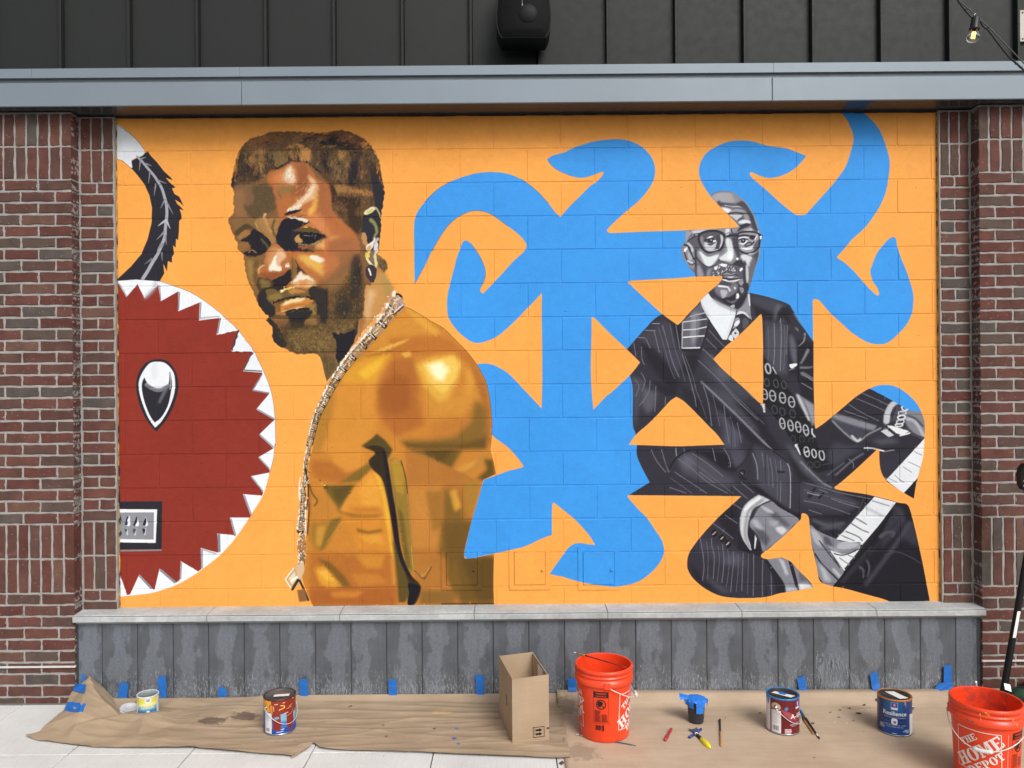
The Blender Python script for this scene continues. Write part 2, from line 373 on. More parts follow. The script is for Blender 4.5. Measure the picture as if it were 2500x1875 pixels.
MURAL="""
% ground colour
F Z
p #fbaa50 : 200,200 2400,200 2400,1550 200,1550
d #f3a047 n=700 L=16 w=3 A=0 J=12 a=.25 : 280,270 2300,270 2300,1480 280,1480
d #ffb865 n=700 L=16 w=3 A=0 J=12 a=.22 : 280,270 2300,270 2300,1480 280,1480
% red saw-toothed character
F B
p #eef2f7 s : -40,62! 78,62 250,50 420,55 530,80 640,120 770,170 890,240 1000,320 1110,410 1250,550 1330,650 1400,750 1500,960 1570,1150 1605,1380 1612,1659 @C 1605,60 1590,200 1550,350 1490,550 1370,750 1230,960 1080,1130 880,1290 740,1380 600,1450 400,1510 250,1530 90,1545 -40,1550!
F B
l #33333a w=5 a=.75 : 480,66 640,120 770,170 890,240 1000,320 1110,410 1250,550 1330,650 1400,750 1500,960 1570,1150 1605,1380 1612,1659 @C 1605,60 1590,200 1550,350
p #8f3327 : -60,90 78,90 155,222 262,95 333,232 465,100 490,262 662,165 660,360 872,272 862,450 1065,425 1035,590 1245,545 1180,750 1385,755 1295,945 1485,960 1385,1130 1550,1165 1425,1315 1600,1420 1450,1565 @C 1590,100 1445,185 1555,310 1550,335 1370,370 1490,530 1480,560 1293,545 1370,755 1360,775 1165,775 1220,960 1200,945 1042,930 1060,1115 1040,1115 882,1070 885,1280 855,1300 685,1200 675,1385 640,1410 478,1273 430,1475 415,1480 280,1330 190,1525 160,1530 110,1380 75,1310 -60,1310
d #a23a2b n=420 L=14 w=2.5 A=0 J=10 a=.3 : -60,240 400,240 1100,760 1300,1200 1400,1659 @C 1200,560 900,1000 400,1250 60,1250
d #7c2a20 n=380 L=14 w=2.5 A=0 J=10 a=.3 : -60,240 400,240 1100,760 1300,1200 1400,1659 @C 1200,560 900,1000 400,1250 60,1250
F B
l #9a9ba4 w=14 a=.85 : 85,95 155,215
l #a9abb3 w=30 b=3 a=.8 : 340,220 420,140 440,80
l #8e8f98 w=10 : 478,110 490,250
l #8e8f98 w=14 : 672,175 664,345
l #8e8f98 w=12 : 882,275 872,430
l #8e8f98 w=12 a=.7 : 880,425 1060,410
l #7d7e87 w=12 : 1072,430 1045,575
l #3c3b42 w=16 : 1248,555 1188,735
l #55555d w=12 : 1385,765 1300,930
l #74757d w=14 : 1305,935 1475,945
l #8e8f98 w=12 : 1480,975 1395,1120
l #8e8f98 w=14 : 1395,1132 1545,1158
l #9b9ca5 w=16 : 1432,1318 1595,1410
l #9b9ca5 w=16 : 1458,1568 @C 1588,85
F C
l #a9aab2 w=14 : 1452,190 1550,295
l #a9aab2 w=14 : 1378,375 1488,515
l #9b9ca5 w=18 : 1305,560 1372,745
l #9b9ca5 w=18 : 1175,790 1218,945
l #85868e w=26 : 1058,945 1062,1100
l #9b9ca5 w=18 : 893,1085 893,1265
l #a9aab2 w=18 a=.8 : 905,1085 1030,1130
l #9b9ca5 w=14 : 692,1215 683,1370
l #8e8f98 w=24 : 490,1290 625,1405
l #8e8f98 w=22 : 285,1345 395,1465
F A
p #2b2a32 : 205,490 320,430 360,395 400,450 450,500 520,590 590,655 605,680 570,668 540,655 575,700 635,750 600,760 625,815 670,840 690,880 715,935 680,900 630,870 650,910 690,945 715,975 675,962 690,1010 695,1050 670,1080 668,1180 660,1265 640,1250 635,1340 610,1315 620,1400 600,1430 600,1485 560,1470 550,1572 515,1495 525,1590 480,1668 @B 250,50 78,62 -40,62 @A -40,1700 78,1635 200,1520 300,1400 360,1260 400,1100 405,950 380,830 330,720 270,640 205,565
p #e9edf3 s : 30,150! 80,140 190,225 260,290 325,380 318,435 250,462 205,490 208,560 120,490 75,475 30,440!
l #33323a w=5 a=.8 : 85,150 190,228 260,292 325,378
l #33323a w=4 a=.8 : 70,478 120,495 205,568
l #a9a9b1 w=22 e=34 : 260,450 310,500 360,560 420,630 460,690 500,760 525,840 545,920 550,1000 545,1060 535,1150 530,1230 500,1310 460,1400 410,1480 360,1570 315,1640
l #8d8d96 w=16 e=4 : 350,520 400,540
l #8d8d96 w=20 e=4 : 300,470 345,455
l #8d8d96 w=16 e=4 : 290,500 280,585
l #8d8d96 w=16 e=4 : 385,600 370,710
l #8d8d96 w=16 e=4 : 460,680 545,712
l #8d8d96 w=16 e=4 : 440,720 425,830
l #8d8d96 w=18 e=4 : 530,870 490,950
l #8d8d96 w=18 e=4 : 550,900 610,1010
l #b9b9c0 w=26 e=6 : 540,1070 465,1125
l #b9b9c0 w=22 e=6 : 545,1070 580,1150
l #8d8d96 w=20 e=4 : 520,1190 450,1260
l #8d8d96 w=18 e=4 : 535,1220 545,1310
l #8d8d96 w=40 e=10 : 500,1310 460,1360
l #77777f w=20 e=4 : 500,1390 505,1470
l #77777f w=20 e=4 : 400,1450 330,1500
% eye
F B
p #2b2a32 s : 455,828 560,850 640,960 662,1080 650,1180 600,1320 530,1440 445,1535! 370,1450 300,1320 255,1160 252,1050 280,950 350,860
p #eef2f7 s : 460,852 540,870 610,950 630,1050 620,1170 570,1310 500,1430 435,1497! 380,1420 330,1310 285,1170 275,1060 310,960 380,870
p #2b2a32 s : 330,1005! 360,1060 420,1110 480,1120 540,1100 570,1050 572,950! 600,1040 590,1150 560,1280 500,1390 430,1447! 380,1370 330,1240 305,1120 310,1050
l #77787f w=36 : 350,1080 420,1120 480,1130 560,1090
l #8f9097 w=10 : 350,1060 420,1108 500,1112 570,1070
l #a2a3aa w=16 e=10 : 578,960 590,1040 580,1120
l #6c6c74 w=30 e=20 b=2 : 540,1120 500,1200 475,1250
l #d5dadf w=50 b=5 a=.6 : 430,900 425,1000
% mouth
F C
p #2b2a32 : -40,620 80,618 505,614 500,1085 85,1085 -40,1085
l #8d8e96 w=14 : -20,1098 90,1098 495,1092
p #f3f4f6 : -40,695 82,692 455,695 440,1022 85,1016 -40,1016
p #8f9198 : -40,725 85,725 425,722 420,990 90,985 -40,985
l #eceef2 w=12 : 95,780 90,840
l #2b2a32 w=16 : 92,760 100,800
p #2b2a32 s : 80,800 100,820 90,850 78,840
l #eceef2 w=24 e=40 : 178,770 172,840
p #2b2a32 s : 160,770 180,765 165,800 165,845 140,840
l #eceef2 w=10 e=40 : 255,770 258,840
p #2b2a32 s : 255,760 262,800 240,850 220,850 240,800
l #eceef2 w=10 e=40 : 345,775 345,840
p #2b2a32 s : 345,775 350,800 340,850 315,845 325,810
p #3a3a40 s : 78,890 110,920 95,955 78,930
l #cfd1d6 w=14 : 160,885 165,940
p #55555c s : 135,890 165,885 150,920
l #cfd1d6 w=14 : 245,885 240,940
p #55555c s : 215,890 250,885 230,935
l #cfd1d6 w=14 : 340,885 335,940
p #2b2a32 s : 310,885 340,890 325,935
% big blue cut-out figure
F I
p #3e9bec s : 90,1572! 85,1240 92,935 190,770 300,660 430,578 600,515 720,488 860,480 1000,498 1130,550 1200,595 1300,680 1400,790 1460,870 1513,920! 1580,840 1700,720 1800,620 1870,572 1925,510 1932,485 1915,478 1800,522 1715,537 1630,522 1500,470 1420,410 1383,352! 1440,320 1560,285 1650,240 1850,180 2040,160 @L 120,330 230,370 310,430 370,510 395,590 395,670 370,750 310,840 230,930 120,1020 0,1130 -60,1190 -72,1215 -55,1233! 0,1235 300,1222 680,1210 1222,1185! 1150,1085 1050,990 950,890 880,790 840,710 825,640 840,550 900,455 1000,390 1110,345 1230,332 1340,340 1450,370 1500,385 1660,405 1780,445 1873,482! 1820,550 1750,615 1660,665 1580,690 1500,697 1430,680 1345,643 1322,652 1340,690 1400,745 1500,830 1620,940 1760,1050 1800,1058 1865,1055 1900,1020 2000,910 2125,770 2211,660 @M 500,580 550,440 575,330 570,270 540,190 500,110 445,52! 445,0! 655,0! 655,48! 740,120 830,230 880,350 920,480 930,580 915,710 890,840 840,960 780,1060 690,1180 560,1300 490,1385 420,1462 418,1480 480,1520 560,1590 620,1655 @Q 890,60 955,118 975,124 985,100 960,40 930,0 @M 745,1650 740,1600 760,1540 800,1440 850,1370 920,1295 965,1275 990,1295 1005,1370 1040,1480 1085,1590 1110,1659 @Q 1315,90 1320,180 1305,310 1260,400 1200,475 1120,550 1060,590 990,602 870,582 720,490 620,400 520,310 440,220 400,175 365,160 340,175 338,250 340,560 345,900! @P 1000,1000! 800,1600! @K 2100,300! 2000,480! 1740,555! 1733,575 1830,690 1920,780 2000,900 2060,990 2085,1080 2080,1140 2040,1220 1960,1310 1850,1390 1740,1430 1620,1448 1500,1440 1340,1415 1200,1385 1090,1350 1040,1342 968,1325! 1040,1220 1120,1110 1150,1070 1210,1030 1280,1025 1340,1035 1413,1042! 1340,930 1210,790 1100,700 1005,625! 992,680 990,945! 900,975 740,1050 620,1080 480,1115 300,1150 170,1172 140,1150 138,1100 165,980 200,800 250,620 300,480 325,405! 440,365 560,320 690,288 710,270 700,250 620,150 550,80 440,0 @J 842,1480! 700,1300! 700,795! 780,790 860,805 950,850 1020,900 1100,985 1200,1090 1330,1230! 1335,960 1335,700 1330,300 1332,100! 1250,190 1160,280 1100,345 1000,440 930,500 860,545 780,575 710,590 640,575 560,520 490,450 440,380 412,310 405,200 415,100 440,0 @I 430,1585 470,1440 500,1320 540,1210 560,1165 595,1150 640,1180 700,1260 750,1350 780,1440 775,1520 740,1600 730,1640 @J 755,105 780,85 860,0 @I 960,1455 1060,1345 1150,1265 1180,1210 1170,1165 1100,1085 1000,1010 900,935 820,885 740,862 660,860 590,880 500,930 420,1000 340,1110 260,1250 190,1390 130,1500
l #3d4450 w=5 a=.7 : 190,770 300,660 430,578
l #3d4450 w=5 a=.7 : 1130,550 1200,595 1300,680 1400,790
l #3d4450 w=5 a=.7 : 92,1572 130,1500 190,1390
l #3d4450 w=5 a=.7 : 260,1250 340,1110 420,1000 500,930 590,880 660,860 740,862 820,885 900,935 1000,1010
l #3d4450 w=5 a=.7 : 640,1180 700,1260 750,1350 780,1440 775,1520 740,1600
l #3d4450 w=4 a=.6 : 1390,360 1420,410 1500,470 1630,522
F Q
p #3e9bec s : 850,1060! 950,1010 1040,998 1130,1010 1220,1055 1300,1120 1360,1190 1410,1290! 1200,1300! 1000,1200!
F J
p #fbaa50 s : 1818,345! 1850,350 2000,500 2160,650 @P 250,778! 200,850 140,905 60,980 @J 2100,970 1960,1110 1835,1240! 1815,1000 1810,800 1815,600
% gold-lit man: torso
F G
clip s : 470,965! 500,1000 1100,250 1180,230 1230,235! 1300,260 1400,320 1500,380 1620,450 1720,550 1830,660 1930,790 1990,890 2030,980 2065,1150 2080,1290 2085,1450 2065,1640 @H 2065,100 2100,230 2122,350! 2000,405! 1960,560 1900,760 1850,950 1820,1080 1815,1150 1840,1172 2000,1150 2105,1125! 2098,1400 2105,1625! 340,1640! 300,1560 240,1400 230,1300 260,1150 265,1000 290,700 290,300 340,60 @G 390,1330 440,1180!
F T
p #cb8f40 : -40,-20 700,-20 700,980 -40,980
p #d69a46 b=8 : 130,330 180,250 230,230 290,240 300,330 290,420 240,480 130,470 105,430
p #b98a3e b=5 : 110,360 150,280 165,300 140,420 115,470 95,470
p #dba63f b=6 : 200,210 260,170 345,155 320,200 290,250 180,250
p #e8bc45 b=3 : 235,218 290,180 322,168 300,210 260,242
p #d39a45 b=5 : 250,150 380,15 430,40 500,100 430,110 340,130
p #bf7f3c b=6 : 330,110 440,100 520,110 590,160 615,205 540,165 440,160 400,170 350,160
p #a87434 b=3 : 238,174 300,155 372,138 345,152 280,166
p #e3b75a b=2 : 278,156 340,130 402,110 380,125 320,150
p #e0ad50 b=4 : 380,12 440,40 500,95 470,95 420,60
p #b6763a b=7 : 300,260 345,170 410,170 432,230 425,300 445,380 360,422 320,380 292,330
p #a86a34 b=6 : 302,270 350,220 400,232 400,330 350,352 310,330
p #e0b45c b=2 : 372,158 400,150 405,165 385,172
p #d29a46 b=8 : 440,290 540,300 600,230 622,300 560,372 470,382
p #d8a24a b=5 : 575,200 605,225 600,270 578,290
p #e2b755 b=6 : 418,195 470,170 540,160 562,190 550,240 520,300 490,312 450,270
p #eccb6c b=4 : 440,190 540,168 555,200 535,250 500,285 460,245
p #f7ecb0 b=3 : 448,195 500,180 524,208 507,248 478,242
p #fdf8da b=1 : 463,198 498,188 512,215 497,240 478,226
p #b57a3a b=5 : 590,170 640,250 655,340 655,442 628,440 632,330 602,240
p #c58842 b=7 : 470,370 580,350 610,300 620,360 560,410 460,420
p #8e7036 b=7 : 605,300 640,330 642,430 560,452 440,452 378,422 440,432 540,420 592,372
p #735c2c b=5 : 368,430 440,440 560,440 640,420 642,460 395,460
p #7a6430 b=5 : 398,460 565,460 525,530 472,548 440,520
p #6a5629 b=4 : 440,462 540,462 490,505
p #c08f45 b=5 : 480,562 560,522 642,468 645,500 560,548 512,572
p #d4a04d b=3 : 535,525 612,488 600,512 552,538
p #6f5c2c b=4 : 632,490 662,490 668,540 632,560 608,552 642,522
p #c8924a b=4 : 382,478 420,490 452,560 402,572 386,522
p #d9a355 b=2 : 388,490 404,500 425,548 408,545
p #b87a3a b=6 : 92,490 180,500 240,520 272,508 240,552 180,568 110,556 88,530
p #d99c48 b=5 : 150,440 222,430 262,480 252,520 200,532 158,500
p #8a7236 b=3 : 178,564 268,502 292,508 240,562
p #7d6a35 b=3 : 128,574 242,570 202,622 182,662 160,632 140,602
p #6a5a2e b=3 : 150,580 235,574 200,612 175,632
p #c48d42 b=4 : 84,580 140,602 172,642 150,672 88,674
p #dd9f45 b=3 : 225,575 280,525 312,560 326,620 336,682 250,667 178,652
p #e6ac4c b=4 : 240,585 280,545 300,580 310,640 250,640
p #a97634 b=3 : 173,655 250,663 322,662 300,674 220,674
p #c88a3c b=4 : 200,640 300,640 318,660 230,660
p #d5963f b=5 : 190,680 336,680 346,780 240,772
p #e6b944 b=2 : 285,527 308,548 323,600 337,670 344,760 352,805 342,805 330,720 315,620 300,570
p #9d7433 b=2 : 230,706 270,716 310,708 316,718 270,727 235,720
p #e0a648 b=3 : 240,730 310,728 320,760 260,750
p #a8803a b=5 : 88,690 172,680 140,762 100,782 84,740
p #8a7234 b=3 : 150,682 188,670 162,722 130,772 112,782
p #c79a44 b=3 : 108,700 136,698 120,762 104,762
p #b8793a b=6 : 84,782 200,786 342,786 362,850 366,945 84,945
p #cf9440 b=5 : 228,790 322,790 312,832 260,834
p #dca443 b=4 : 98,832 146,824 192,882 160,902 118,882
p #e8b850 b=2 : 110,842 140,838 165,872 135,872
p #85662f b=3 : 108,800 150,814 192,855 218,892 190,892 150,846
p #c78a40 b=4 : 215,850 300,850 330,880 240,890
p #b06f36 b=4 : 84,895 352,895 352,948 90,948
p #c9893f b=3 : 150,905 260,905 230,925 160,925
p #cf9446 b=3 : 338,800 350,800 358,880 345,888
p #b98140 b=3 : 384,465 430,470 622,560 592,680 576,790 666,800 670,945 430,945 410,850 395,650
p #c79048 b=6 : 394,575 502,570 502,770 404,770
p #8a6c34 b=7 : 508,580 560,600 572,690 540,800 490,792
p #a97c3c b=4 : 450,590 500,590 505,700 470,720
p #d6a64c b=4 : 524,590 545,584 562,640 541,655
p #b08a3e b=4 : 572,560 622,560 602,640 576,662
p #7a6030 b=6 : 500,690 602,680 577,790 664,795 664,945 560,945 520,850
p #6c552b b=5 : 562,802 664,800 664,932 612,932
p #93703a b=5 : 430,902 540,902 540,945 430,945
p #b58040 b=5 : 420,800 502,800 502,892 440,892
p #85682f b=4 : 515,850 545,800 560,880 545,930
p #9d8440 b=2 : 335,490 350,485 372,500 386,560 396,650 406,760 416,842 395,852 375,760 355,650 340,560
p #b8973f b=2 : 340,495 360,490 378,530 380,600 356,592
p #7f6a34 b=2 : 362,640 378,660 392,760 404,835 388,832 372,740
l #6b5a2c w=4 : 372,495 388,560 398,680 404,760
l #cba95c w=2.5 a=.8 : 392,600 398,680 404,760 412,835 438,858 460,830
l #6b5430 w=3 : 414,840 430,856 445,864 468,828
l #c9a458 w=2 a=.6 : 350,490 370,510 382,560
paint n=1500 L=13 w=4 j=1.5 : -40,-20 700,-20 700,980 -40,980
p #5f5430 b=2 : 246,449 275,428 296,410 322,430 346,460 330,492 308,470 275,462
p #3f3429 b=1 s : 257,452! 290,447 317,455 326,480 336,540 346,600 360,680 373,780 401,850 434,890 420,940 395,950 390,900 370,840 352,760 340,680 325,600 310,550 282,522 270,495 290,470
p #675930 b=2 : 345,742 366,780 386,850 402,900 386,940 364,940 359,860
p #292530 b=1 s : 316,458 331,500 343,580 356,670 369,760 386,820 412,872 390,852 365,800 345,700 330,580 321,520
p #24222c s : 395,880 432,890 426,915 408,950 392,942 398,915
F H
% nipple and fold marks
d #2c2420 n=22 L=5 w=2 A=60 J=70 a=.9 : 395,405 430,410 495,485 470,505 430,460
d #e4c26a n=14 L=5 w=2 A=60 J=70 a=.9 : 405,420 430,425 480,475 450,485
l #5a4520 w=12 b=1 : 300,450 330,540 380,610 350,660
l #2c2420 w=36 e=14 b=2 : 282,640 285,800 282,940
l #4a3a20 w=20 b=3 a=.7 : 285,480 300,640 290,760
l #d6a04a w=10 b=1 a=.7 : 620,820 560,900 480,1010
l #54401f w=16 a=.8 : 330,1640 800,1640 1270,1640
l #45371f w=18 a=.7 : 1600,1618 2100,1612
F T
tone g=1.14 r=1.03 q=.96 u=.86 : -60,-40 720,-40 720,1000 -60,1000
noclip
F G
l #4a3a24 w=5 a=.7 : 1235,238 1300,262 1400,322 1500,382 1620,452 1720,552 1830,662 1930,792 1990,892 2030,982 2065,1150 2080,1290 2085,1450 2065,1640
% gold-lit man: neck and head
F E
p #b98148 s : 1700,900! 1830,500 1990,215! 2040,250 2090,310 2112,400 2080,460 2120,540 2200,690! 2150,800 1990,1000 1750,1300 1500,1640 @G 470,965! 440,850 420,760 385,705 @E 1190,1510!
p #c79150 b=6 : 1830,560 2070,440 2190,690 2000,1000 1800,1200 1760,1000
p #b1904e b=6 : 2000,480 2080,470 2190,690 2100,800
p #dcb688 b=6 : 1870,680 1960,700 1900,880 1860,1080 1810,1060 1850,850
p #a06a3a b=4 : 1790,900 1830,1100 1740,1250 1740,1080
p #6b5733 s : 1190,1505! 1330,1500 1440,1500 1500,1640 @G 560,860 470,965! 440,850 420,760
d #4a3c24 n=60 L=12 w=2 A=80 J=20 a=.5 : 1250,1540 1440,1540 1440,1656 @G 500,900 450,820
p #77603a b=2 : 1960,260 2040,250 2100,310 2110,400 2075,460 2010,400 1980,330
d #40342a n=50 L=7 w=2 A=110 J=30 a=.8 : 1970,230 2040,250 2105,320 2110,400 2075,450 2010,380
F D
clip s : 75,820 85,740 110,600 150,440 190,345 260,270 330,215 480,165 600,120 800,112 1040,122 1200,130 1300,125 1420,105 1500,96 1600,113 1700,153 1780,183 1860,258 1920,340 1965,420 2012,500 2022,600 2050,740 2077,900 2060,1050 2035,1200 2030,1400 2010,1560 2000,1680 @E 1990,215 1900,600 1830,640 1800,1000 1740,1080 1720,1250 1600,1500 1460,1640 1400,1560 1190,1515 1100,1517 960,1522 860,1492 780,1452 700,1412 640,1362 610,1280 620,1190 580,1130 530,1070! 565,1030 500,970 430,870 380,750 330,640 300,560 260,420 250,290 225,210 190,180 155,130 165,60 140,34 @D 90,1420 45,1300 40,1250 110,1160 105,1000 112,900
p #8b6845 : 0,0 2212,0 2212,1656 @E 2212,1656 0,1656
% hair
p #67503a s : 75,820 110,600 190,345 330,215 480,165 800,112 1300,125 1500,96 1700,153 1860,258 1965,420 2050,740 2077,900 2060,1050 1990,1250 1800,1420 1700,1440 1560,1330 1400,1160 1380,950 1340,800 1200,640 1100,550 950,500 850,500 740,560 600,600 520,700 400,760 300,800 120,830
F D
p #7f5f45 b=4 : 190,345 330,215 480,165 800,112 1300,125 1500,96 1700,153 1860,258 1930,350 1500,330 1000,290 800,330
p #a5744e b=5 : 300,250 520,180 800,160 700,220 400,300
p #6d563f b=4 : 330,330 500,240 700,260 780,330
p #8d7150 b=3 : 830,150 1100,160 1350,170 1250,260 1000,240 850,300
p #9c7050 b=4 : 1500,150 1620,150 1720,230 1600,250
d #5a4636 n=110 L=12 w=2.2 A=20 J=60 a=.5 : 190,345 330,215 480,165 800,112 1300,125 1500,96 1860,258 1930,350 800,340
d #b58458 n=80 L=10 w=2 A=30 J=60 a=.5 : 250,345 330,235 480,185 800,132 1300,145 1500,116 1860,278 1880,350 800,340
p #35302f s : 1220,270 1300,215 1450,175 1500,235 1600,255 1720,300 1780,320 1700,350 1500,345 1380,305 1260,310
l #4a3a34 w=22 : 1040,130 1150,155 1300,135 1420,112 1520,100 1640,125
l #46393a w=24 : 1030,240 1080,205 1160,205 1210,240
l #40363a w=20 : 870,290 960,250 1040,270
p #86694a s : 1060,250 1120,220 1170,250 1150,290 1090,300
p #c48b56 s : 1740,250 1820,270 1860,330 1780,320
l #2f2a30 w=16 : 1700,290 1760,300 1780,325
% row of twists along the hairline
p #5f5138 b=1 s : 180,400 240,360 300,370 330,600 420,680 380,720 250,640 130,640 120,540
p #2f2c33 b=1 s : 285,395! 310,480 330,600 400,640 412,690 340,680 270,610 250,520
p #a98052 b=1 s : 315,370! 390,365 400,480 370,580 340,500
p #8a7048 s : 390,370! 430,370 430,520 400,500
p #bd9058 b=1 s : 430,360! 495,345 500,460 490,600 450,650 430,600 440,480
l #e2c99a w=16 e=5 : 490,590 515,640 510,700
p #62533e s : 500,370! 600,360 600,560 580,600 520,560
p #86704a b=1 s : 600,370! 820,370 810,480 740,550 620,560
l #463c34 w=26 e=14 : 605,430 600,560 700,600
p #2f2b30 s : 600,580 680,575 750,550 760,575 680,610 610,600
l #2f2b30 w=18 : 740,565 800,535 860,505 930,495
l #443a36 w=20 : 810,400 820,470 860,500
p #9c7d50 s : 840,370 920,360 910,480 860,470
l #d9a868 w=34 b=1 : 850,320 940,290 1010,310
p #cf9b5e b=1 s : 970,330 1080,330 1125,400 1115,500 1050,490 990,480 975,400
l #e8cf9a w=14 : 1010,360 1000,470
l #2f2b30 w=34 e=22 : 965,350 940,430 955,500 990,515
p #6a5642 b=1 s : 1135,370! 1240,365 1250,500 1240,620 1180,570 1130,480
l #332d31 w=20 : 1060,510 1110,545 1180,600 1240,640
p #2e2b33 s : 1275,365! 1340,365 1345,470 1370,560 1350,610 1290,600
p #7d6746 b=2 s : 1350,390 1450,370 1600,370 1650,440 1640,600 1560,740 1440,740 1390,620 1350,500
p #c39c58 s : 1450,400 1500,390 1570,410 1550,470 1470,480
l #a8895a w=22 : 1360,440 1350,500 1400,600 1400,720
l #a08350 w=20 : 1600,400 1610,470 1560,520
l #a8895a w=16 : 1270,310 1380,300 1440,330
d #3c3830 n=50 L=9 w=2.2 A=90 J=30 a=.7 : 1400,500 1640,500 1600,780 1430,760
d #a98a5c n=45 L=8 w=2 A=90 J=30 a=.7 : 1380,420 1640,420 1600,780 1430,760
p #33303a b=1 s : 1640,520 1720,490 1760,420 1740,540 1720,700 1700,800 1610,790
l #3a2f33 w=30 : 1690,385 1740,390 1755,450 1720,490
p #a97a54 b=2 s : 1770,480 1820,560 1800,700 1750,720 1760,560
p #6f5c3e b=2 s : 1780,370 1920,370 1980,500 1930,600 1850,520
p #34302f b=3 s : 1900,600 1970,560 2030,760 2040,1000 1960,900
d #3a332f n=90 L=12 w=2.6 A=100 J=25 a=.7 : 1720,500 1960,500 2040,900 1900,860 1720,800
d #8f7148 n=70 L=10 w=2.2 A=100 J=25 a=.6 : 1720,420 1960,420 2010,800 1900,860 1720,800
d #8a6a44 n=70 L=10 w=2.2 A=80 J=25 a=.6 : 120,430 380,500 380,760 100,800
p #34323a s : 80,800! 100,700 150,680 120,800 150,780 110,900
d #2b2628 n=150 L=13 w=3 A=95 J=22 a=.75 : 150,380 600,360 640,540 500,640 380,740 130,760
d #2b2628 n=170 L=13 w=3 A=90 J=20 a=.7 : 1140,370 1340,370 1650,400 1960,420 2030,760 1640,780 1420,740 1260,600
d #b58d5a n=70 L=12 w=2.4 A=90 J=22 a=.65 : 300,370 520,360 500,620 330,560
d #b08c58 n=60 L=11 w=2.2 A=90 J=22 a=.6 : 1350,400 1640,400 1600,740 1400,700
d #3a302c n=120 L=10 w=3 A=20 J=60 a=.55 : 250,320 480,190 1040,140 1500,120 1860,270 1900,340 1000,300
paint n=1100 L=15 w=3.6 j=5 A=88 : 130,370 600,355 640,560 500,660 380,740 120,760
paint n=1100 L=15 w=3.6 j=5 A=90 : 820,360 1340,365 1650,380 1960,420 2030,780 1640,780 1420,740 1260,620 1100,520 950,480
paint n=600 L=12 w=3.6 j=6 A=15 : 250,330 480,180 1040,130 1500,110 1860,265 1900,340 1000,330
% side fade
p #70563a s : 1340,780 1440,800 1560,820 1900,880 1960,1080 1900,1150 1800,1200 1780,1420 1700,1450 1560,1330 1400,1160 1380,950
p #bb8c54 b=3 s : 1440,815 1530,810 1700,870 1880,890 1920,950 1760,930 1560,900 1460,900
p #a07c4e b=3 s : 1440,825 1530,825 1600,870 1480,890
p #4a3429 b=1 s : 1330,810 1390,800 1440,880 1470,960 1600,960 1760,1000 1700,1120 1600,1120 1480,1020 1400,1050 1380,960
d #3a2a26 n=140 L=7 w=2.2 A=60 J=80 a=.75 : 1340,810 1480,960 1780,960 1760,1380 1680,1420 1560,1300 1400,1140
d #a98a58 n=100 L=6 w=2 A=60 J=80 a=.6 : 1440,900 1900,950 1780,1400 1680,1420 1560,1300 1420,1140
p #4a3a2c b=2 s : 1600,1120 1700,1050 1700,1200 1790,1240 1760,1400 1700,1440 1620,1360
p #2c2a33 s : 1985,860 2077,880 2060,1050 2035,1220 1990,1140 1950,1090 1960,980
% forehead
p #bf7b49 b=2 s : 540,720 620,640 740,590 850,520 930,510 1060,540 1150,640 1210,740 1340,800 1380,950 1390,1130 1560,1310 1700,1450 1760,1660 @E 1700,300 1300,600 700,640 @D 700,1300 640,1000 600,850
p #86694a b=3 s : 110,830 350,800 560,800 620,880 665,1060 640,1160 500,1230 120,1250
p #9b7550 b=5 s : 120,900 240,880 260,1020 300,1200 130,1230
p #69583f b=2 s : 240,1050 300,1085 370,1000 360,830 560,820 620,880 655,1060 640,1130 500,1200 390,1260 280,1180
d #7f6a4a n=60 L=9 w=2.2 A=60 J=70 a=.5 : 180,830 600,830 640,1120 300,1180
p #9c8050 b=4 s : 680,820 940,810 900,900 760,920
l #8a6f50 w=30 b=2 : 690,900 730,980
p #d8915c b=6 s : 620,700 780,620 900,600 1000,700 900,800 650,780
p #efe0bf b=3 s : 750,720 830,570 870,570 905,700 900,785 800,775
p #f7f0dc b=2 s : 800,660 840,620 880,690 870,740 800,730
p #a56b46 b=4 s : 940,540 1060,560 1090,680 1080,860 960,960 860,900 940,780
p #e8c294 b=2 s : 1080,680 1160,740 1215,830 1205,950 1110,1030 1010,1090 900,1150 810,1150 900,1060 1000,970 1080,900 1110,800
p #f0ddc0 b=1 s : 1120,820 1180,830 1100,960 960,1060 980,990 1060,930
p #f0bd60 b=3 s : 1190,860 1215,960 1195,1100 1130,1210 1080,1225 1085,1130 1160,1000
p #c9804a b=3 s : 1130,1000 1100,1120 1010,1130 990,1090
p #b0744c b=6 s : 1220,830 1330,830 1380,1150 1450,1240 1260,1230 1210,1100
p #f2e8d6 s : 800,1145 900,1085 985,1060 990,1095 880,1150
p #2b2a33 s : 765,1225 820,1160 960,1130 1000,1138 930,1172 830,1195
l #c9915e w=30 b=1 : 1000,1160 1060,1190
l #6d4b36 w=14 : 960,1220 1060,1210
% brow and eye sockets
p #8f7048 b=1 s : 110,1250 380,1255 480,1400 580,1500 660,1540 600,1590 500,1480 380,1390 280,1350 180,1440 130,1420
p #af8856 b=2 s : 390,1260 560,1240 700,1250 690,1400 660,1540 600,1580 540,1480 450,1380
p #5d4f38 b=1 s : 120,1440 220,1340 300,1320 370,1370 250,1400 180,1480
l #c79d62 w=16 : 390,1300 440,1400 520,1500 580,1550
l #d0a468 w=20 b=1 : 520,1260 560,1360 600,1440
l #6d5b3c w=30 b=1 : 640,1260 620,1380 650,1480
l #8a6a48 w=30 b=2 : 590,1190 560,1240
p #e6b988 b=1 : 500,1180 530,1175 520,1250 490,1250
p #d99560 b=5 s : 1000,1240 1200,1180 1300,1300 1380,1480 1270,1440 1150,1340 1020,1300
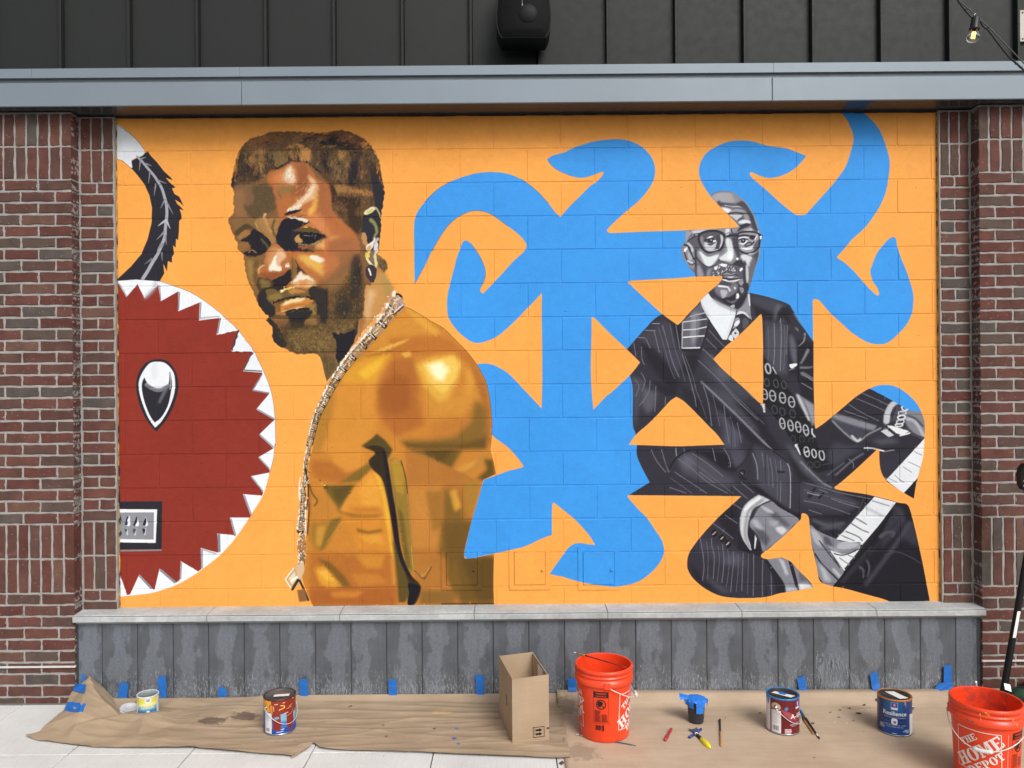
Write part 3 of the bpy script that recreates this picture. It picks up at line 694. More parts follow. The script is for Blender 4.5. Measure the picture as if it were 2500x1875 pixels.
p #2b2a35 s : 690,1400 720,1310 800,1240 950,1262 1110,1290 1020,1340 930,1400 900,1470 900,1550 960,1600 @E 960,130 1100,150 1170,192! 1000,185 880,180 770,168 700,110 665,40 @D 660,1480
p #eadfcf s : 800,1222 950,1232 1080,1270 1050,1300 950,1262 860,1240
p #dcd06c s : 1000,1370 1060,1350 1100,1370 1050,1385
p #35303a s : 880,1400 960,1390 1100,1420 1270,1450 1300,1500 1200,1570 1050,1610 900,1590 860,1500
p #705b38 s : 890,1400 1000,1368 1150,1368 1270,1440 1340,1485! 1200,1432 1000,1422
p #25242e s : 940,1440 1100,1425 1200,1440 1300,1480 1360,1497! 1260,1520 1150,1560 1040,1560 980,1530
p #c79e66 s : 905,1525 950,1458 985,1520 1015,1552 940,1565
l #8f8b95 w=10 : 1030,1470 1100,1470
l #8f8b95 w=8 : 1130,1480 1140,1460
l #8f8b95 w=8 : 1165,1485 1185,1465
l #b09a6c w=18 : 960,1580 1050,1595 1150,1580 1250,1525
d #2a2a2c n=26 L=8 w=1.6 A=70 J=20 a=.9 : 960,1575 1260,1500 1260,1550 1100,1610 980,1600
p #6f5a3c b=3 s : 900,1600 1000,1620 1200,1600 @E 1180,160 1100,150 960,120
p #eab873 b=4 s : 1180,1600 1360,1495 1500,1500 1400,1580 1340,1640 @E 1200,130
p #2f2c34 s : 200,1545 300,1470 360,1380 450,1420 545,1500 600,1580 @E 520,190 440,240 340,252 235,212 330,150 300,60
p #a97e4e s : @D 165,1480 260,1400 335,1440 280,1470 190,1530
p #9a7348 s : @E 160,100 200,70 285,66 308,112 255,172 190,182
l #7c7550 w=16 b=1 : @D 470,1520 540,1590 560,1630
l #b08a5a w=14 : @E 300,190 340,160 400,200
% nose
F E
p #ba7846 s : 530,190 600,110 690,92 760,160 850,190 870,270 905,340 860,420 760,490 620,562 560,560 460,512 412,460 440,380 500,360 520,250
p #d39a66 b=4 s : 560,200 640,120 700,150 700,260 600,340 540,330
p #9c6038 b=3 s : 440,470 600,450 760,440 860,400 760,490 620,560 540,550
p #e6c09a b=2 s : 640,250 700,150 780,200 780,260 720,330 730,430 600,430 560,390
p #f8f0e0 s : 565,390 610,330 640,240 670,250 660,340 730,390 725,432 600,428
p #f3e2cf s : 778,392 800,340 835,320 832,372
l #e8c08a w=22 b=1 : 425,450 450,390 500,365
p #2f2a31 s : 605,560 700,520 760,480 860,405 875,540 760,640 605,640
p #8c7240 b=1 s : 858,250 900,290 942,400 930,490 870,565 862,420
p #2f2a31 s : 900,280 1000,405 1100,500 1200,605 1180,620 1060,520 1000,450 930,455 945,390
p #c27e48 b=4 s : 870,210 1000,200 1160,200 1300,330 1330,560 1190,600 1010,410
p #e6bb62 b=4 s : 950,250 1100,230 1290,290 1290,500 1160,420 1040,340
p #f7efdc b=1 s : 1095,255 1150,230 1250,260 1305,290 1260,325 1170,310
p #da8650 b=8 s : 1300,210 1400,60 1680,80 1640,200 1480,320 1470,420 1320,560 1290,420
p #c07a4c b=5 : 1290,20 1600,0 1680,60 1500,160 1340,180
p #b9784a b=7 s : 1480,180 1680,150 1720,260 1560,460 1400,520
p #e08e54 b=4 s : 1380,250 1470,270 1470,400 1360,440 1290,430
% mouth and beard
p #8f6f40 b=1 s : 250,262 400,250 480,240 440,380 410,460 460,520 440,620 400,720 330,640 300,540 262,400
p #a98a50 b=3 s : 300,300 360,320 360,480 340,580 305,480
p #755c3a b=3 s : 380,330 440,300 410,440 420,520 380,620
p #c98d58 b=2 : 340,560 380,580 360,640
p #5a4b34 s : 440,520 620,565 610,640 540,680 450,700 410,640
p #8d7a48 b=2 s : 460,540 560,570 590,630 480,650
p #dcb684 b=2 s : 880,592 960,460 1080,500 1195,600 1100,652 980,640 900,640
p #d99a5c b=3 s : 980,560 1060,560 1060,620 970,630
p #f3ead8 b=1 s : 880,590 940,500 990,440 1010,490 1080,500 1170,590 1080,540 960,560
p #3a332c s : 520,655 640,640 800,640 740,680 640,690 560,690
p #7b6640 s : 525,680 620,672 720,690 850,655 1000,665 1110,740 1000,772 850,790 700,842 610,850 540,780
p #c18d4f b=1 s : 840,680 950,670 1060,710 960,725 850,735
p #96804c b=1 s : 560,760 700,730 740,780 620,820
l #e8d27a w=20 : 720,712 760,685 830,660 900,655
p #f6f0cc s : 712,700 740,680 760,695 730,718
l #2b272c w=30 : 640,855 700,825 760,800 900,778 1050,772 1130,805
p #d0904a s : 698,905 760,850 880,800 1040,788 1145,830 1020,910 850,940 725,972
p #8d6b3a s : 615,880 700,850 720,900 710,970 640,930
p #f3dfae b=1 s : 760,855 900,800 1045,788 950,842 850,852 800,880
l #b9783c w=24 b=1 : 780,930 900,890 1050,870
l #f0d8a8 w=10 : 735,965 860,940 1000,908
p #a0814a b=1 s : 1040,900 1140,840 1190,900 1200,1010 1170,1060 1050,1050
p #332e30 s : 765,972 900,930 1030,915 1105,925 1060,1000 950,1060 850,1052
d #7a6a44 n=20 L=8 w=2 A=0 J=50 a=.7 : 820,980 1060,940 1040,1000 880,1040
p #35312e s : 1110,650 1330,650 1335,1000 1290,1060 1200,1020 1195,850 1130,800 1090,720
p #332f30 s : 440,720 520,672 545,800 612,870 600,965 500,970 430,860
d #8b7646 n=40 L=9 w=2 A=70 J=40 a=.7 : 1120,660 1330,660 1330,1000 1210,1000
p #c08450 b=1 s : 540,970 760,975 780,1010 640,1040 560,1010
p #8a6540 b=8 s : 1200,600 1400,500 1600,300 1720,200 1760,400 1600,700 1350,760
p #6b5637 b=3 s : 1335,640 1500,580 1640,460 1700,250 1760,240 1800,600 1800,1000 1740,1080 1335,1060
p #8f6d44 b=3 s : 1345,650 1470,660 1440,980 1350,980
p #9a7648 b=5 s : 1330,560 1500,500 1640,350 1690,400 1600,600 1380,700
d #3a3028 n=190 L=8 w=2.4 A=90 J=50 a=.7 : 1480,620 1690,330 1780,350 1800,1000 1740,1060 1480,1040
d #93774a n=150 L=8 w=2 A=80 J=50 a=.65 : 1340,700 1690,500 1780,500 1790,1000 1740,1160 1340,1160
p #38342f b=2 s : 1470,830 1520,820 1620,930 1560,1040 1440,1010
p #38342f b=2 s : 1640,700 1720,690 1720,780 1640,810
p #3f362e b=2 s : 1690,250 1740,230 1740,520 1680,500
p #6b5a38 b=2 s : 600,990 850,1030 1200,1000 1350,960 1720,1000 1700,1120 700,1180
p #6c5839 b=2 s : 560,1070 850,1060 1200,1040 1700,1060 1740,1180 1560,1240 1410,1250 1450,1400 1440,1500 1100,1517 860,1492 780,1420 700,1200
p #a5824c b=1 s : 1020,1060 1190,1055 1180,1140 1030,1130
p #7f6842 b=5 s : 860,1230 1100,1180 1400,1280 1420,1440 1100,1460 880,1420
p #37322f b=1 s : 850,1060 1010,1060 1025,1150 900,1190 850,1130
p #a0744a b=1 s : 600,1060 820,1070 780,1160 720,1260 690,1180
d #a68a50 n=220 L=9 w=1.8 A=60 J=80 a=.7 : 800,1200 1400,1150 1680,1090 1690,1180 1430,1260 1430,1460 1100,1500 860,1470
d #4a3f2c n=240 L=9 w=2 A=60 J=80 a=.7 : 700,1150 1400,1080 1700,1070 1690,1180 1430,1260 1430,1490 1100,1510 860,1480
d #8f774a n=120 L=9 w=1.8 A=80 J=60 a=.6 : 1200,1070 1700,1070 1690,1180 1430,1260 1300,1200
p #38342f s : 528,1070 620,1080 700,1180 760,1300 805,1400 740,1442 640,1362 608,1280 620,1180
d #7a7050 n=30 L=8 w=2 A=60 J=60 a=.6 : 640,1200 740,1300 770,1400 700,1390
p #2c2a33 s : 1395,1240 1480,1265 1500,1240 1560,1250 1725,1190 1700,1350 1560,1560 1490,1656 1440,1560 1450,1400
p #4e4038 b=1 : 1700,1100 1745,1080 1720,1280 1690,1300
paint n=3600 L=8 w=2.6 j=1.6 : @D 60,80 2090,80 2090,900 1790,1200 1780,1480 @E 1800,1000 1730,1200 1450,1500 860,1500 500,1000 220,200 @D 40,1240
paint n=1500 L=6 w=2.2 j=1.5 : @D 60,80 2090,80 2090,900 1790,1200 1780,1480 @E 1800,1000 1730,1200 1450,1500 860,1500 500,1000 220,200 @D 40,1240
F E
p #4c3d2a b=9 a=.55 s : 1340,720 1560,600 1720,420 1780,600 1780,1000 1700,1060 1380,1040
p #55462e b=8 a=.5 s : 640,1080 1100,1080 1180,1180 900,1260 780,1330 690,1200
F U
tone g=1.13 r=1.0 q=.96 u=.94 : 0,0 722,0 722,952 0,952
p #8c6442 b=8 a=.5 s : 440,480 540,470 550,560 460,640 400,660 420,580
p #322c29 b=2 s : 352,668 395,662 425,672 428,760 420,800 398,790 388,740 372,705
p #332d28 b=4 a=.8 s : 468,700 500,690 522,730 505,782 470,772
p #332d28 b=3 a=.8 s : 518,560 548,535 562,640 545,700 520,660
p #2f2a28 b=1 s : 183,786 205,795 225,840 250,880 240,908 213,872 204,830
p #2b2728 b=1 s : 268,772 345,752 367,757 340,790 300,802
p #2c2829 b=1 s : 147,690 175,664 181,710 216,740 210,776 180,772 150,720
p #2a2830 b=2 s : 600,200 640,235 651,330 640,372 618,330
d #2a2623 n=120 L=7 w=2.2 A=85 J=35 a=.75 : 358,665 430,665 430,802 385,802
d #2d2824 n=170 L=7 w=2.2 A=80 J=45 a=.7 : 430,700 560,560 575,700 550,832 440,842
d #8f7a4c n=110 L=6 w=1.8 A=80 J=45 a=.5 : 430,700 560,560 575,700 550,832 440,842
d #2d2824 n=150 L=6 w=2 A=60 J=70 a=.6 : 230,820 460,810 540,820 440,852 440,912 300,922 250,892
d #9a8450 n=90 L=6 w=1.7 A=60 J=70 a=.6 : 270,830 440,830 430,905 300,915
d #2a2527 n=220 L=9 w=2.6 A=90 J=35 a=.72 : 420,115 600,120 645,330 560,330 470,240 430,200
d #2a2527 n=110 L=9 w=2.6 A=95 J=35 a=.7 : 60,130 200,115 190,200 120,230 50,260
d #2a2527 n=90 L=9 w=2.4 A=20 J=60 a=.6 : 120,80 300,45 560,45 620,110 300,110
d #a8804e n=70 L=9 w=2 A=90 J=30 a=.6 : 90,120 400,110 390,180 200,180 100,220
d #c98a58 n=45 L=10 w=3 A=60 J=35 a=.55 : 236,185 295,185 305,245 238,245
d #d9a878 n=40 L=9 w=2.4 A=50 J=30 a=.6 : 300,240 380,240 370,330 290,350
% ear
F D
p #b98a58 s : 1780,1440 1830,1470 1860,1600 @E 1900,160 1840,120 1790,60
p #2d2b35 s : 1805,1200 1900,1108 1990,1138 2032,1240 2015,1560 1980,1660 1880,1640 1845,1490 1780,1420 1790,1280
p #e4ddb2 s : 1812,1190 1830,1140 1890,1100 1945,1098 1952,1132 1870,1190
p #d0c878 s : 1840,1160 1920,1120 1930,1140 1870,1180
l #b0a878 w=26 e=12 : 1960,1110 2000,1160 2025,1240
l #8b8f5a w=46 e=26 b=1 : 1900,1270 1950,1320 1975,1420 1940,1520
p #c08f58 s : 1790,1440 1840,1460 1850,1640 1820,1600
p #ece6dc s : @E 1835,115 1900,60 1950,0 1945,70 1900,160 1880,200
p #d8a860 s : @E 1850,130 1900,100 1890,170 1860,180
p #dcd4d6 s : @E 1935,110 1985,60 1990,180 1950,210
l #cfc4c0 w=30 b=1 : @E 1960,60 1990,20
F E
p #8a6a58 : 1890,200 1950,170 1950,300 1900,330
noclip
p #e8cf55 s : 1828,200 1870,188 1885,250 1850,275 1830,250
l #d9d09a w=34 : 1850,270 1890,340 1940,385 1968,350 1955,270 1965,200
l #f0ecdc w=12 : 1850,280 1900,355 1945,385
p #3b3138 s : 1830,450 1850,380 1900,350 1970,405 1965,520 1920,592 1855,530
p #f3edda s : 1868,405 1885,410 1908,485 1890,492
F D
d #6d563f n=70 L=5 w=2 A=90 J=50 a=.7 : 180,350 330,205 600,110 1040,115 1060,130 620,130 340,225 200,350
d #5a4a3a n=70 L=5 w=2 A=90 J=50 a=.7 : 1420,95 1520,86 1720,150 1880,250 2000,430 2040,600 2015,600 1960,440 1860,275 1700,165 1500,105
warp A=.8 : @Z 540,300 965,300 965,880 540,880
% jewelled chain
F G
chain w=150 e=60 : 1170,130 1120,240 1030,380 890,545 750,690 640,825 565,935 500,1050 430,1185 375,1300 335,1440 310,1560 @H 300,60
p #b99a84 s : 1150,130 1210,180 1240,220 1180,290 1120,300
l #4a3528 w=14 : 1130,310 1220,235
l #e8d8c8 w=14 : 1130,290 1210,215
p #f4ece2 s : 1120,75 1145,90 1135,140 1110,130
F H
chain w=46 e=44 : 305,60 290,150 270,215 265,280 260,380 245,480 230,600 228,700
chain w=70 e=74 : 240,480 240,600 235,700 225,800 215,900
chain w=62 e=62 : 235,930 232,1010 228,1100 228,1160 225,1240
l #3b2a20 w=20 e=10 : 262,300 285,420 290,560 275,700
l #f2e6d6 w=12 : 265,620 262,780 265,940
l #f4e2c8 w=12 : 215,380 200,480 205,600
p #a87848 s : 195,1000 260,1000 262,1110 190,1110
p #c9a878 : 65,1375 150,1265 200,1250 235,1400 130,1480
p #e8d8b8 : 100,1370 160,1300 170,1380 130,1430
l #f6efe0 w=10 : 65,1378 150,1268
l #f6efe0 w=10 : 68,1380 130,1475
l #3a2a22 w=26 : 190,1385 135,1475
l #f8f4ea w=22 : 130,1390 190,1350
l #3a2a22 w=22 : 205,1390 240,1460 290,1580
p #d8b890 s : 170,1250 240,1200 250,1300 200,1370
p #8a6038 b=1 : 180,1480 255,1470 280,1590 200,1600
F G
d #f7f1e6 n=120 L=4.5 w=2.6 A=50 J=80 a=.95 : 1120,70 1170,90 1240,220 1040,420 760,720 640,880 520,1080 400,1300 330,1450 290,1440 360,1260 480,1000 620,760 850,450
d #2f211c n=90 L=5 w=2.6 A=50 J=60 a=.85 : 1150,180 1240,220 1060,420 780,720 660,880 520,1090 400,1310 330,1480 310,1440 370,1290 500,1040 640,800 870,520
d #c98f5c n=60 L=4 w=2.4 A=50 J=80 a=.85 : 1130,150 1220,230 1040,420 760,720 640,880 520,1080 400,1300 620,780 850,470
F H
d #f7f1e6 n=80 L=4 w=2.4 A=90 J=60 a=.95 : 270,40 320,60 300,300 290,600 270,900 265,1230 190,1230 180,900 200,600 240,300
d #33241d n=70 L=5 w=2.6 A=90 J=40 a=.85 : 280,40 325,60 300,300 295,600 275,900 265,1230 200,1230 190,900 215,600 250,300
% seated man in a pinstripe suit: suit
F P
clip s : 120,655! 300,450 460,310 830,180! 1330,100! 1500,140 1690,205 1740,265 1800,370 1860,460 1945,580! @Q 500,900! 890,1035! 1000,1090 1110,1150 1270,1235 1400,1260 1450,1300! @S 1450,60! 1365,380 1325,590! 1180,600! 1250,640 1300,740 1400,1170 1480,1587! 1100,1620! @R 2150,1602! 1900,1525 1700,1470 1580,1447! 1400,1500 1385,1455! 1240,1485 1115,1505 1050,1515 930,1548 800,1560 640,1562 500,1545 400,1510 300,1450 210,1370 165,1300 150,1240 160,1150 200,1070 300,940 400,830 500,730 600,640 680,565! @K 1740,555! 1945,430! 1870,290 1820,170 1820,75! @P 205,1470 180,1380 180,1040 150,905! 250,780!
p #3b3944 : 0,0 2211,0 @S 2211,1659 @R 0,1659 @K 1500,400
p #4a4854 b=6 : 250,500 560,330 660,400 700,700 600,950 400,780 250,640
p #2c2b33 b=3 : 470,320 620,410 660,400 660,640 620,640 560,420
p #5b5a66 b=5 s : 290,690 400,720 520,830 620,950 560,960 420,860
p #2a2932 b=5 : 240,560 400,660 520,780 640,950 600,1090 560,1060 400,880 300,760
p #2a2932 b=4 : 380,960 600,1050 620,1100 520,1110 440,1060
p #62616c b=5 : 280,1020 420,1080 380,1230 320,1280 260,1180
p #53525e b=4 : 160,900 300,960 250,1180 200,1440 180,1100
p #2f2e37 b=6 : 620,960 860,1150 960,1350 1000,1480 900,1380 700,1170
p #504f5b b=10 : 860,650 1000,760 1160,930 1360,1080 1240,1140 1000,980 860,800
p #62636f b=8 : 960,830 1060,830 1160,930 1040,960
p #2c2b34 b=6 : 700,700 840,690 780,900 640,900
p #55545f b=8 : 900,1020 1100,1060 1300,1240 1500,1500 1350,1440 1100,1200
p #2a2932 b=5 : 1150,1150 1300,1200 1450,1290 1520,1460 1640,1650 1500,1640 1380,1400
p #5a5966 b=7 : 1000,1250 1150,1260 1250,1450 1200,1640 1060,1600 1080,1400
p #2b2a33 b=5 : 850,1050 1000,1150 1180,1300 1380,1500 1520,1640 1400,1620 1160,1400
l #8d8d99 w=16 b=1 : 850,970 1000,1110 1180,1280 1350,1450 1540,1640
l #70707b w=10 : 820,760 1000,930 1200,1150 1400,1340
l #7c7c88 w=9 : 860,640 1000,780 1200,960 1360,1130
l #777782 w=9 : 470,420 520,600 570,780 630,920
l #777782 w=9 : 600,420 640,650
l #777782 w=9 : 390,480 440,680
l #777782 w=8 : 310,550 350,640
l #777782 w=8 : 190,590 210,720
l #777782 w=8 : 265,630 270,750 295,800
l #777782 w=9 : 660,700 720,880 780,1100 800,1210
l #777782 w=9 : 870,1010 920,1180 950,1400
l #777782 w=8 : 1070,1200 1090,1380 1120,1560
l #777782 w=8 : 1200,1370 1240,1560
l #777782 w=8 : 920,460 1010,560 1070,620
l #777782 w=8 : 890,540 1000,650
l #9a9aa4 w=8 : 370,400 440,400
l #85858f w=8 : 300,465 400,470
l #85858f w=8 : 230,535 300,540
l #777782 w=8 : 260,880 300,960 270,1060
l #777782 w=8 : 200,950 240,1010 210,1110
l #777782 w=8 : 350,960 330,1080 245,1200
l #777782 w=8 : 405,1010 395,1260
l #777782 w=8 : 500,1120 495,1190
% right sleeve and shoulder
p #4c4b57 b=5 : 1340,120 1500,150 1680,220 1640,420 1460,420 1340,330
p #2b2a32 b=4 : 1340,200 1560,300 1700,230 1740,300 1640,330 1580,400 1380,330
p #6c6b77 b=4 s : 1580,220 1640,240 1600,330 1560,390
p #2a2932 b=3 : 1590,290 1640,230 1700,260 1720,420 1640,330 1580,400
p #55545f b=5 : 1460,430 1700,420 1690,900 1580,880 1470,700
p #2c2b34 b=3 : 1690,430 1780,600 1800,900 1700,900
p #676672 b=3 s : 1720,500 1780,620 1790,800 1740,760 1710,600
p #2a2932 b=3 : 1780,560 1940,580 1950,1180 1830,1120 1790,900
p #84848d b=1 s : 1760,440 1820,500 1800,480 1790,450
l #82828c w=22 e=10 : 1860,500 1850,570 1800,620
l #8a8a94 w=26 e=10 b=1 : 1890,660 1850,740 1820,790
l #7a7a85 w=24 e=8 b=1 : 1820,830 1900,830 1940,820
l #72727d w=40 e=20 b=1 : 1840,890 1940,940
l #85858f w=10 : 1820,880 1940,960
l #85858f w=9 : 1830,980 1930,1040
l #8a8a94 w=8 : 1620,350 1630,500 1620,860
l #8a8a94 w=8 : 1560,400 1565,620 1555,800
l #6d6d78 w=10 : 1690,420 1680,700
l #777782 w=10 : 1750,300 1800,380 1860,450
p #eceff2 s : 1710,800 1780,790 1780,810 1730,838
l #9a9aa3 w=6 : 1705,855 1760,838
% knitted panel with eyelets
p #232329 : 1450,720 1600,900 1760,1120 1980,1380 2060,1640 1800,1659 1640,1400 1450,1170
r #b9bac0 w=16 : 1523,835 1524,870 1510,887 1490,877 1477,845 1476,810 1490,793 1510,803
l #b9bac0 w=12 : 1545,825 1580,890
r #55555d w=12 : 1512,970 1511,998 1498,1012 1480,1005 1468,980 1469,952 1482,938 1500,945
r #55555d w=12 : 1600,980 1599,1008 1586,1022 1568,1015 1556,990 1557,962 1570,948 1588,955
r #55555d w=12 : 1677,995 1676,1023 1663,1037 1645,1030 1633,1005 1634,977 1647,963 1665,970
r #a9aab1 w=14 : 1492,1084 1492,1122 1476,1141 1453,1130 1438,1096 1438,1058 1454,1039 1477,1050
l #a9aab1 w=9 : 1441,1092 1489,1088
r #a9aab1 w=14 : 1572,1099 1572,1137 1556,1156 1533,1145 1518,1111 1518,1073 1534,1054 1557,1065
l #a9aab1 w=9 : 1521,1107 1569,1103
r #a9aab1 w=14 : 1669,1119 1669,1157 1653,1176 1630,1165 1615,1131 1615,1093 1631,1074 1654,1085
l #a9aab1 w=9 : 1618,1127 1666,1123
r #a9aab1 w=14 : 1757,1159 1757,1197 1741,1216 1718,1205 1703,1171 1703,1133 1719,1114 1742,1125
l #a9aab1 w=9 : 1706,1167 1754,1163
r #4c4c55 w=12 : 1590,1235 1589,1264 1573,1279 1553,1271 1540,1245 1541,1216 1557,1201 1577,1209
r #4c4c55 w=12 : 1665,1255 1664,1284 1648,1299 1628,1291 1615,1265 1616,1236 1632,1221 1652,1229
r #4c4c55 w=12 : 1765,1275 1764,1304 1748,1319 1728,1311 1715,1285 1716,1256 1732,1241 1752,1249
r #b0b1b8 w=14 : 1663,1370 1664,1407 1651,1426 1631,1414 1617,1380 1616,1343 1629,1324 1649,1336
l #b0b1b8 w=9 : 1620,1377 1660,1373
r #b0b1b8 w=14 : 1743,1390 1744,1427 1731,1446 1711,1434 1697,1400 1696,1363 1709,1344 1729,1356
l #b0b1b8 w=9 : 1700,1397 1740,1393
r #b0b1b8 w=14 : 1818,1405 1819,1442 1806,1461 1786,1449 1772,1415 1771,1378 1784,1359 1804,1371
l #b0b1b8 w=9 : 1775,1412 1815,1408
r #b0b1b8 w=14 : 1893,1435 1894,1472 1881,1491 1861,1479 1847,1445 1846,1408 1859,1389 1879,1401
l #b0b1b8 w=9 : 1850,1442 1890,1438
l #c9cacf w=16 : 1930,1430 1935,1480 1985,1520
r #3f3f48 w=12 : 1768,1525 1767,1550 1752,1563 1733,1557 1722,1535 1723,1510 1738,1497 1757,1503
r #3f3f48 w=12 : 1853,1525 1852,1550 1837,1563 1818,1557 1807,1535 1808,1510 1823,1497 1842,1503
r #3f3f48 w=12 : 1943,1545 1942,1570 1927,1583 1908,1577 1897,1555 1898,1530 1913,1517 1932,1523
l #d5d6da w=22 e=10 : 1780,1590 1810,1655
p #d5d6da : 1425,1190 1470,1180 1475,1270 1455,1265 1450,1230
l #55555d w=10 : 1435,1200 1450,1240
F R
p #232329 : 1200,40 1480,40 1590,240 1560,300 1420,340 1330,280 1250,130
l #e3e4e8 w=30 e=8 : 1215,70 1235,110 1255,160
r #b6b7bd w=14 : 1341,127 1342,162 1328,179 1308,169 1295,137 1294,102 1308,85 1328,95
r #b6b7bd w=14 : 1410,144 1410,174 1399,189 1382,180 1370,152 1370,122 1381,107 1398,116
r #b6b7bd w=14 : 1488,160 1489,195 1475,212 1455,202 1442,170 1441,135 1455,118 1475,128
l #d0d1d6 w=12 : 1300,140 1335,125
r #44444d w=10 : 1377,254 1374,277 1356,289 1335,285 1323,266 1326,243 1344,231 1365,235
r #44444d w=10 : 1447,249 1444,272 1426,284 1405,280 1393,261 1396,238 1414,226 1435,230
l #44444d w=12 : 1470,260 1570,240
% cuff under sleeve, left of the orange edge
F P
p #9a9ba4 b=2 : 1770,1080 1830,1120 1950,1195 1960,1400 1890,1330 1800,1170
l #c8cad0 w=18 b=1 : 1790,1100 1850,1230 1900,1340
l #77777f w=14 b=1 : 1840,1130 1900,1280 1930,1390
% far sleeve, wrist and watch
F Q
p #34333c : 340,1420 560,1280 890,1030 1110,1150 1050,1300 1030,1400 900,1470 770,1560 640,1640 400,1640
l #777782 w=8 : 820,1080 960,1140 1080,1200
l #777782 w=8 : 760,1130 880,1180 1040,1250
l #777782 w=8 : 690,1190 800,1260 980,1350
l #777782 w=8 : 640,1250 760,1290 870,1330
p #64646e b=2 : 550,1275 640,1290 970,1400 890,1450 640,1390 500,1330
p #8b8c95 b=1 : 545,1280 660,1310 960,1400 930,1440 700,1380 540,1320
p #4c4b56 b=2 : 500,1330 700,1390 880,1460 770,1555 640,1460
l #9fa0a8 w=12 b=1 : 530,1350 640,1460 770,1550 880,1480 1000,1420
l #d0d2d6 w=22 b=1 : 720,1500 770,1545 800,1530
p #c7c9cf b=1 s : 1130,1155 1170,1180 1120,1220 1095,1300 1080,1370 1030,1370 1040,1270 1080,1190
p #54545e b=1 : 1150,1190 1200,1220 1170,1340 1090,1360 1100,1270
p #3c3b45 : 1100,1270 1160,1200 1130,1290 1110,1360
p #8b8c96 b=2 s : 1200,1250 1400,1260 1450,1300 1430,1500 1330,1480 1260,1400 1230,1320
l #c2c4ca w=26 b=2 : 1260,1330 1330,1350 1390,1440 1420,1500
l #54545e w=20 b=1 : 1270,1300 1340,1330 1410,1400
l #4a4a54 w=26 b=1 : 1250,1420 1320,1480 1420,1520
r #dfe2e6 w=14 : 1205,1215 1250,1210 1270,1230 1230,1250
r #c9ccd2 w=13 : 1180,1265 1240,1255 1240,1285 1185,1295
r #e4e6ea w=14 : 1170,1310 1225,1295 1235,1325 1180,1335
r #c9ccd2 w=13 : 1160,1350 1220,1340 1220,1370 1165,1378
r #dfe2e6 w=13 : 1145,1385 1210,1380 1205,1400 1160,1405
p #eceef1 : 1060,1395 1120,1400 1280,1450 1210,1490 1150,1470
p #d2d4d9 : 1000,1450 1060,1430 1130,1490 1080,1510
l #eceef1 w=14 : 1190,1495 1280,1470
p #34333c b=1 : 900,1520 1100,1510 1300,1490 1425,1530 1300,1659 800,1659
p #5d5c68 b=5 : 900,1540 1100,1520 1200,1560 1000,1580
% trouser knees, hand and papers
F S
p #4a4955 b=6 : 560,40 780,100 740,130 560,260 500,250 470,150
p #2d2c35 b=3 : 500,330 700,180 900,120 960,110 760,300 580,430
l #6d6d78 w=16 b=1 : 560,360 720,220 830,150
l #62626d w=14 b=1 : 480,360 640,240
l #777782 w=9 : 690,205 730,240 735,290
l #dfe1e5 w=14 : 840,95 930,100 1030,125
l #9a9aa3 w=9 : 1030,130 1130,115
p #3b3a45 b=6 : 1030,170 1180,140 1150,250 1050,340 1000,260
p #e9ecf0 : 1055,405 1200,250 1330,110 1430,0 1430,100 1415,200 1360,390 1225,535 1120,460
l #a4a6ad w=9 : 1140,360 1180,400 1230,430
l #a4a6ad w=9 : 1220,280 1300,330
l #a4a6ad w=9 : 1270,230 1360,270 1390,290
l #a4a6ad w=9 : 1330,130 1400,165
l #b9bbc2 w=10 : 1080,390 1160,430
p #26252d : 1225,540 1365,385 1360,480 1325,595
% near leg with stripes
F R
p #4b4a56 b=8 : 1250,440 1500,480 1700,540 1900,570 1800,700 1500,690 1260,620
p #2b2a33 b=4 : 1640,500 1980,575 1800,760 1700,850 1610,980 1400,900 1350,760 1700,740 1850,640 1700,560
l #777782 w=8 : 1280,430 1500,490 1640,530 1830,570 1940,590
l #777782 w=8 : 1290,610 1480,650 1740,740
l #777782 w=8 : 1560,590 1700,640 1840,680
l #777782 w=8 : 1340,700 1460,740
l #777782 w=8 : 1440,500 1520,530
p #26252d b=2 s : 1320,580 1390,480 1410,480 1370,570
l #9a9aa3 w=10 : 1325,530 1400,550 1460,560
l #26252d w=24 : 1440,580 1480,540
p #3e3d48 b=3 : 1380,790 1600,800 1700,850 1500,900
l #62626d w=22 b=3 : 1380,800 1520,850 1680,830
l #62626d w=16 b=3 : 1460,880 1600,870 1660,880
p #2a2932 b=5 : 1130,100 1230,180 1420,380 1400,420 1240,420 1150,240
p #5d5d68 b=5 : 1110,40 1200,100 1300,250 1450,420 1540,490 1480,480 1300,340 1180,180
l #8a8a94 w=14 b=1 : 1260,230 1360,330 1480,440 1560,480
p #4f4e5a b=6 : 800,60 1060,190 1150,260 1150,700 1040,620 850,500 820,300
l #a0a0a9 w=10 : 1120,230 1150,300 1160,430 1155,680
l #2a2932 w=12 : 830,20 950,100 1080,190 1130,240
l #8d8d97 w=10 : 790,150 830,260 840,400
l #72727d w=9 : 880,140 900,280
l #72727d w=9 : 960,200 980,320 990,480
l #72727d w=9 : 1060,220 1070,330
l #72727d w=9 : 1065,420 1060,620
r #22222a w=10 : 1030,320 1100,325 1090,335 1040,332
p #55545f b=6 : 560,130 700,110 720,220 640,320 580,280
l #33323b w=30 b=2 : 780,60 720,220 600,320
r #1e1e24 w=12 : 665,330 690,310 712,330 690,365
l #a0a0a9 w=8 : 675,335 695,350
l #1e1e24 w=14 : 660,380 720,400
p #26252d b=4 : 160,110 420,110 560,160 640,330 480,300 300,180
l #8a8a92 w=12 : 40,100 45,170
l #77777f w=9 : 120,100 125,150
l #77777f w=9 : 400,100 425,220
l #77777f w=9 : 510,100 560,190 575,280
p #55545f b=7 : 60,220 180,140 320,200 480,330 640,420 560,480 300,420 100,330
p #6a6a76 b=7 : 70,210 160,150 230,260 140,300
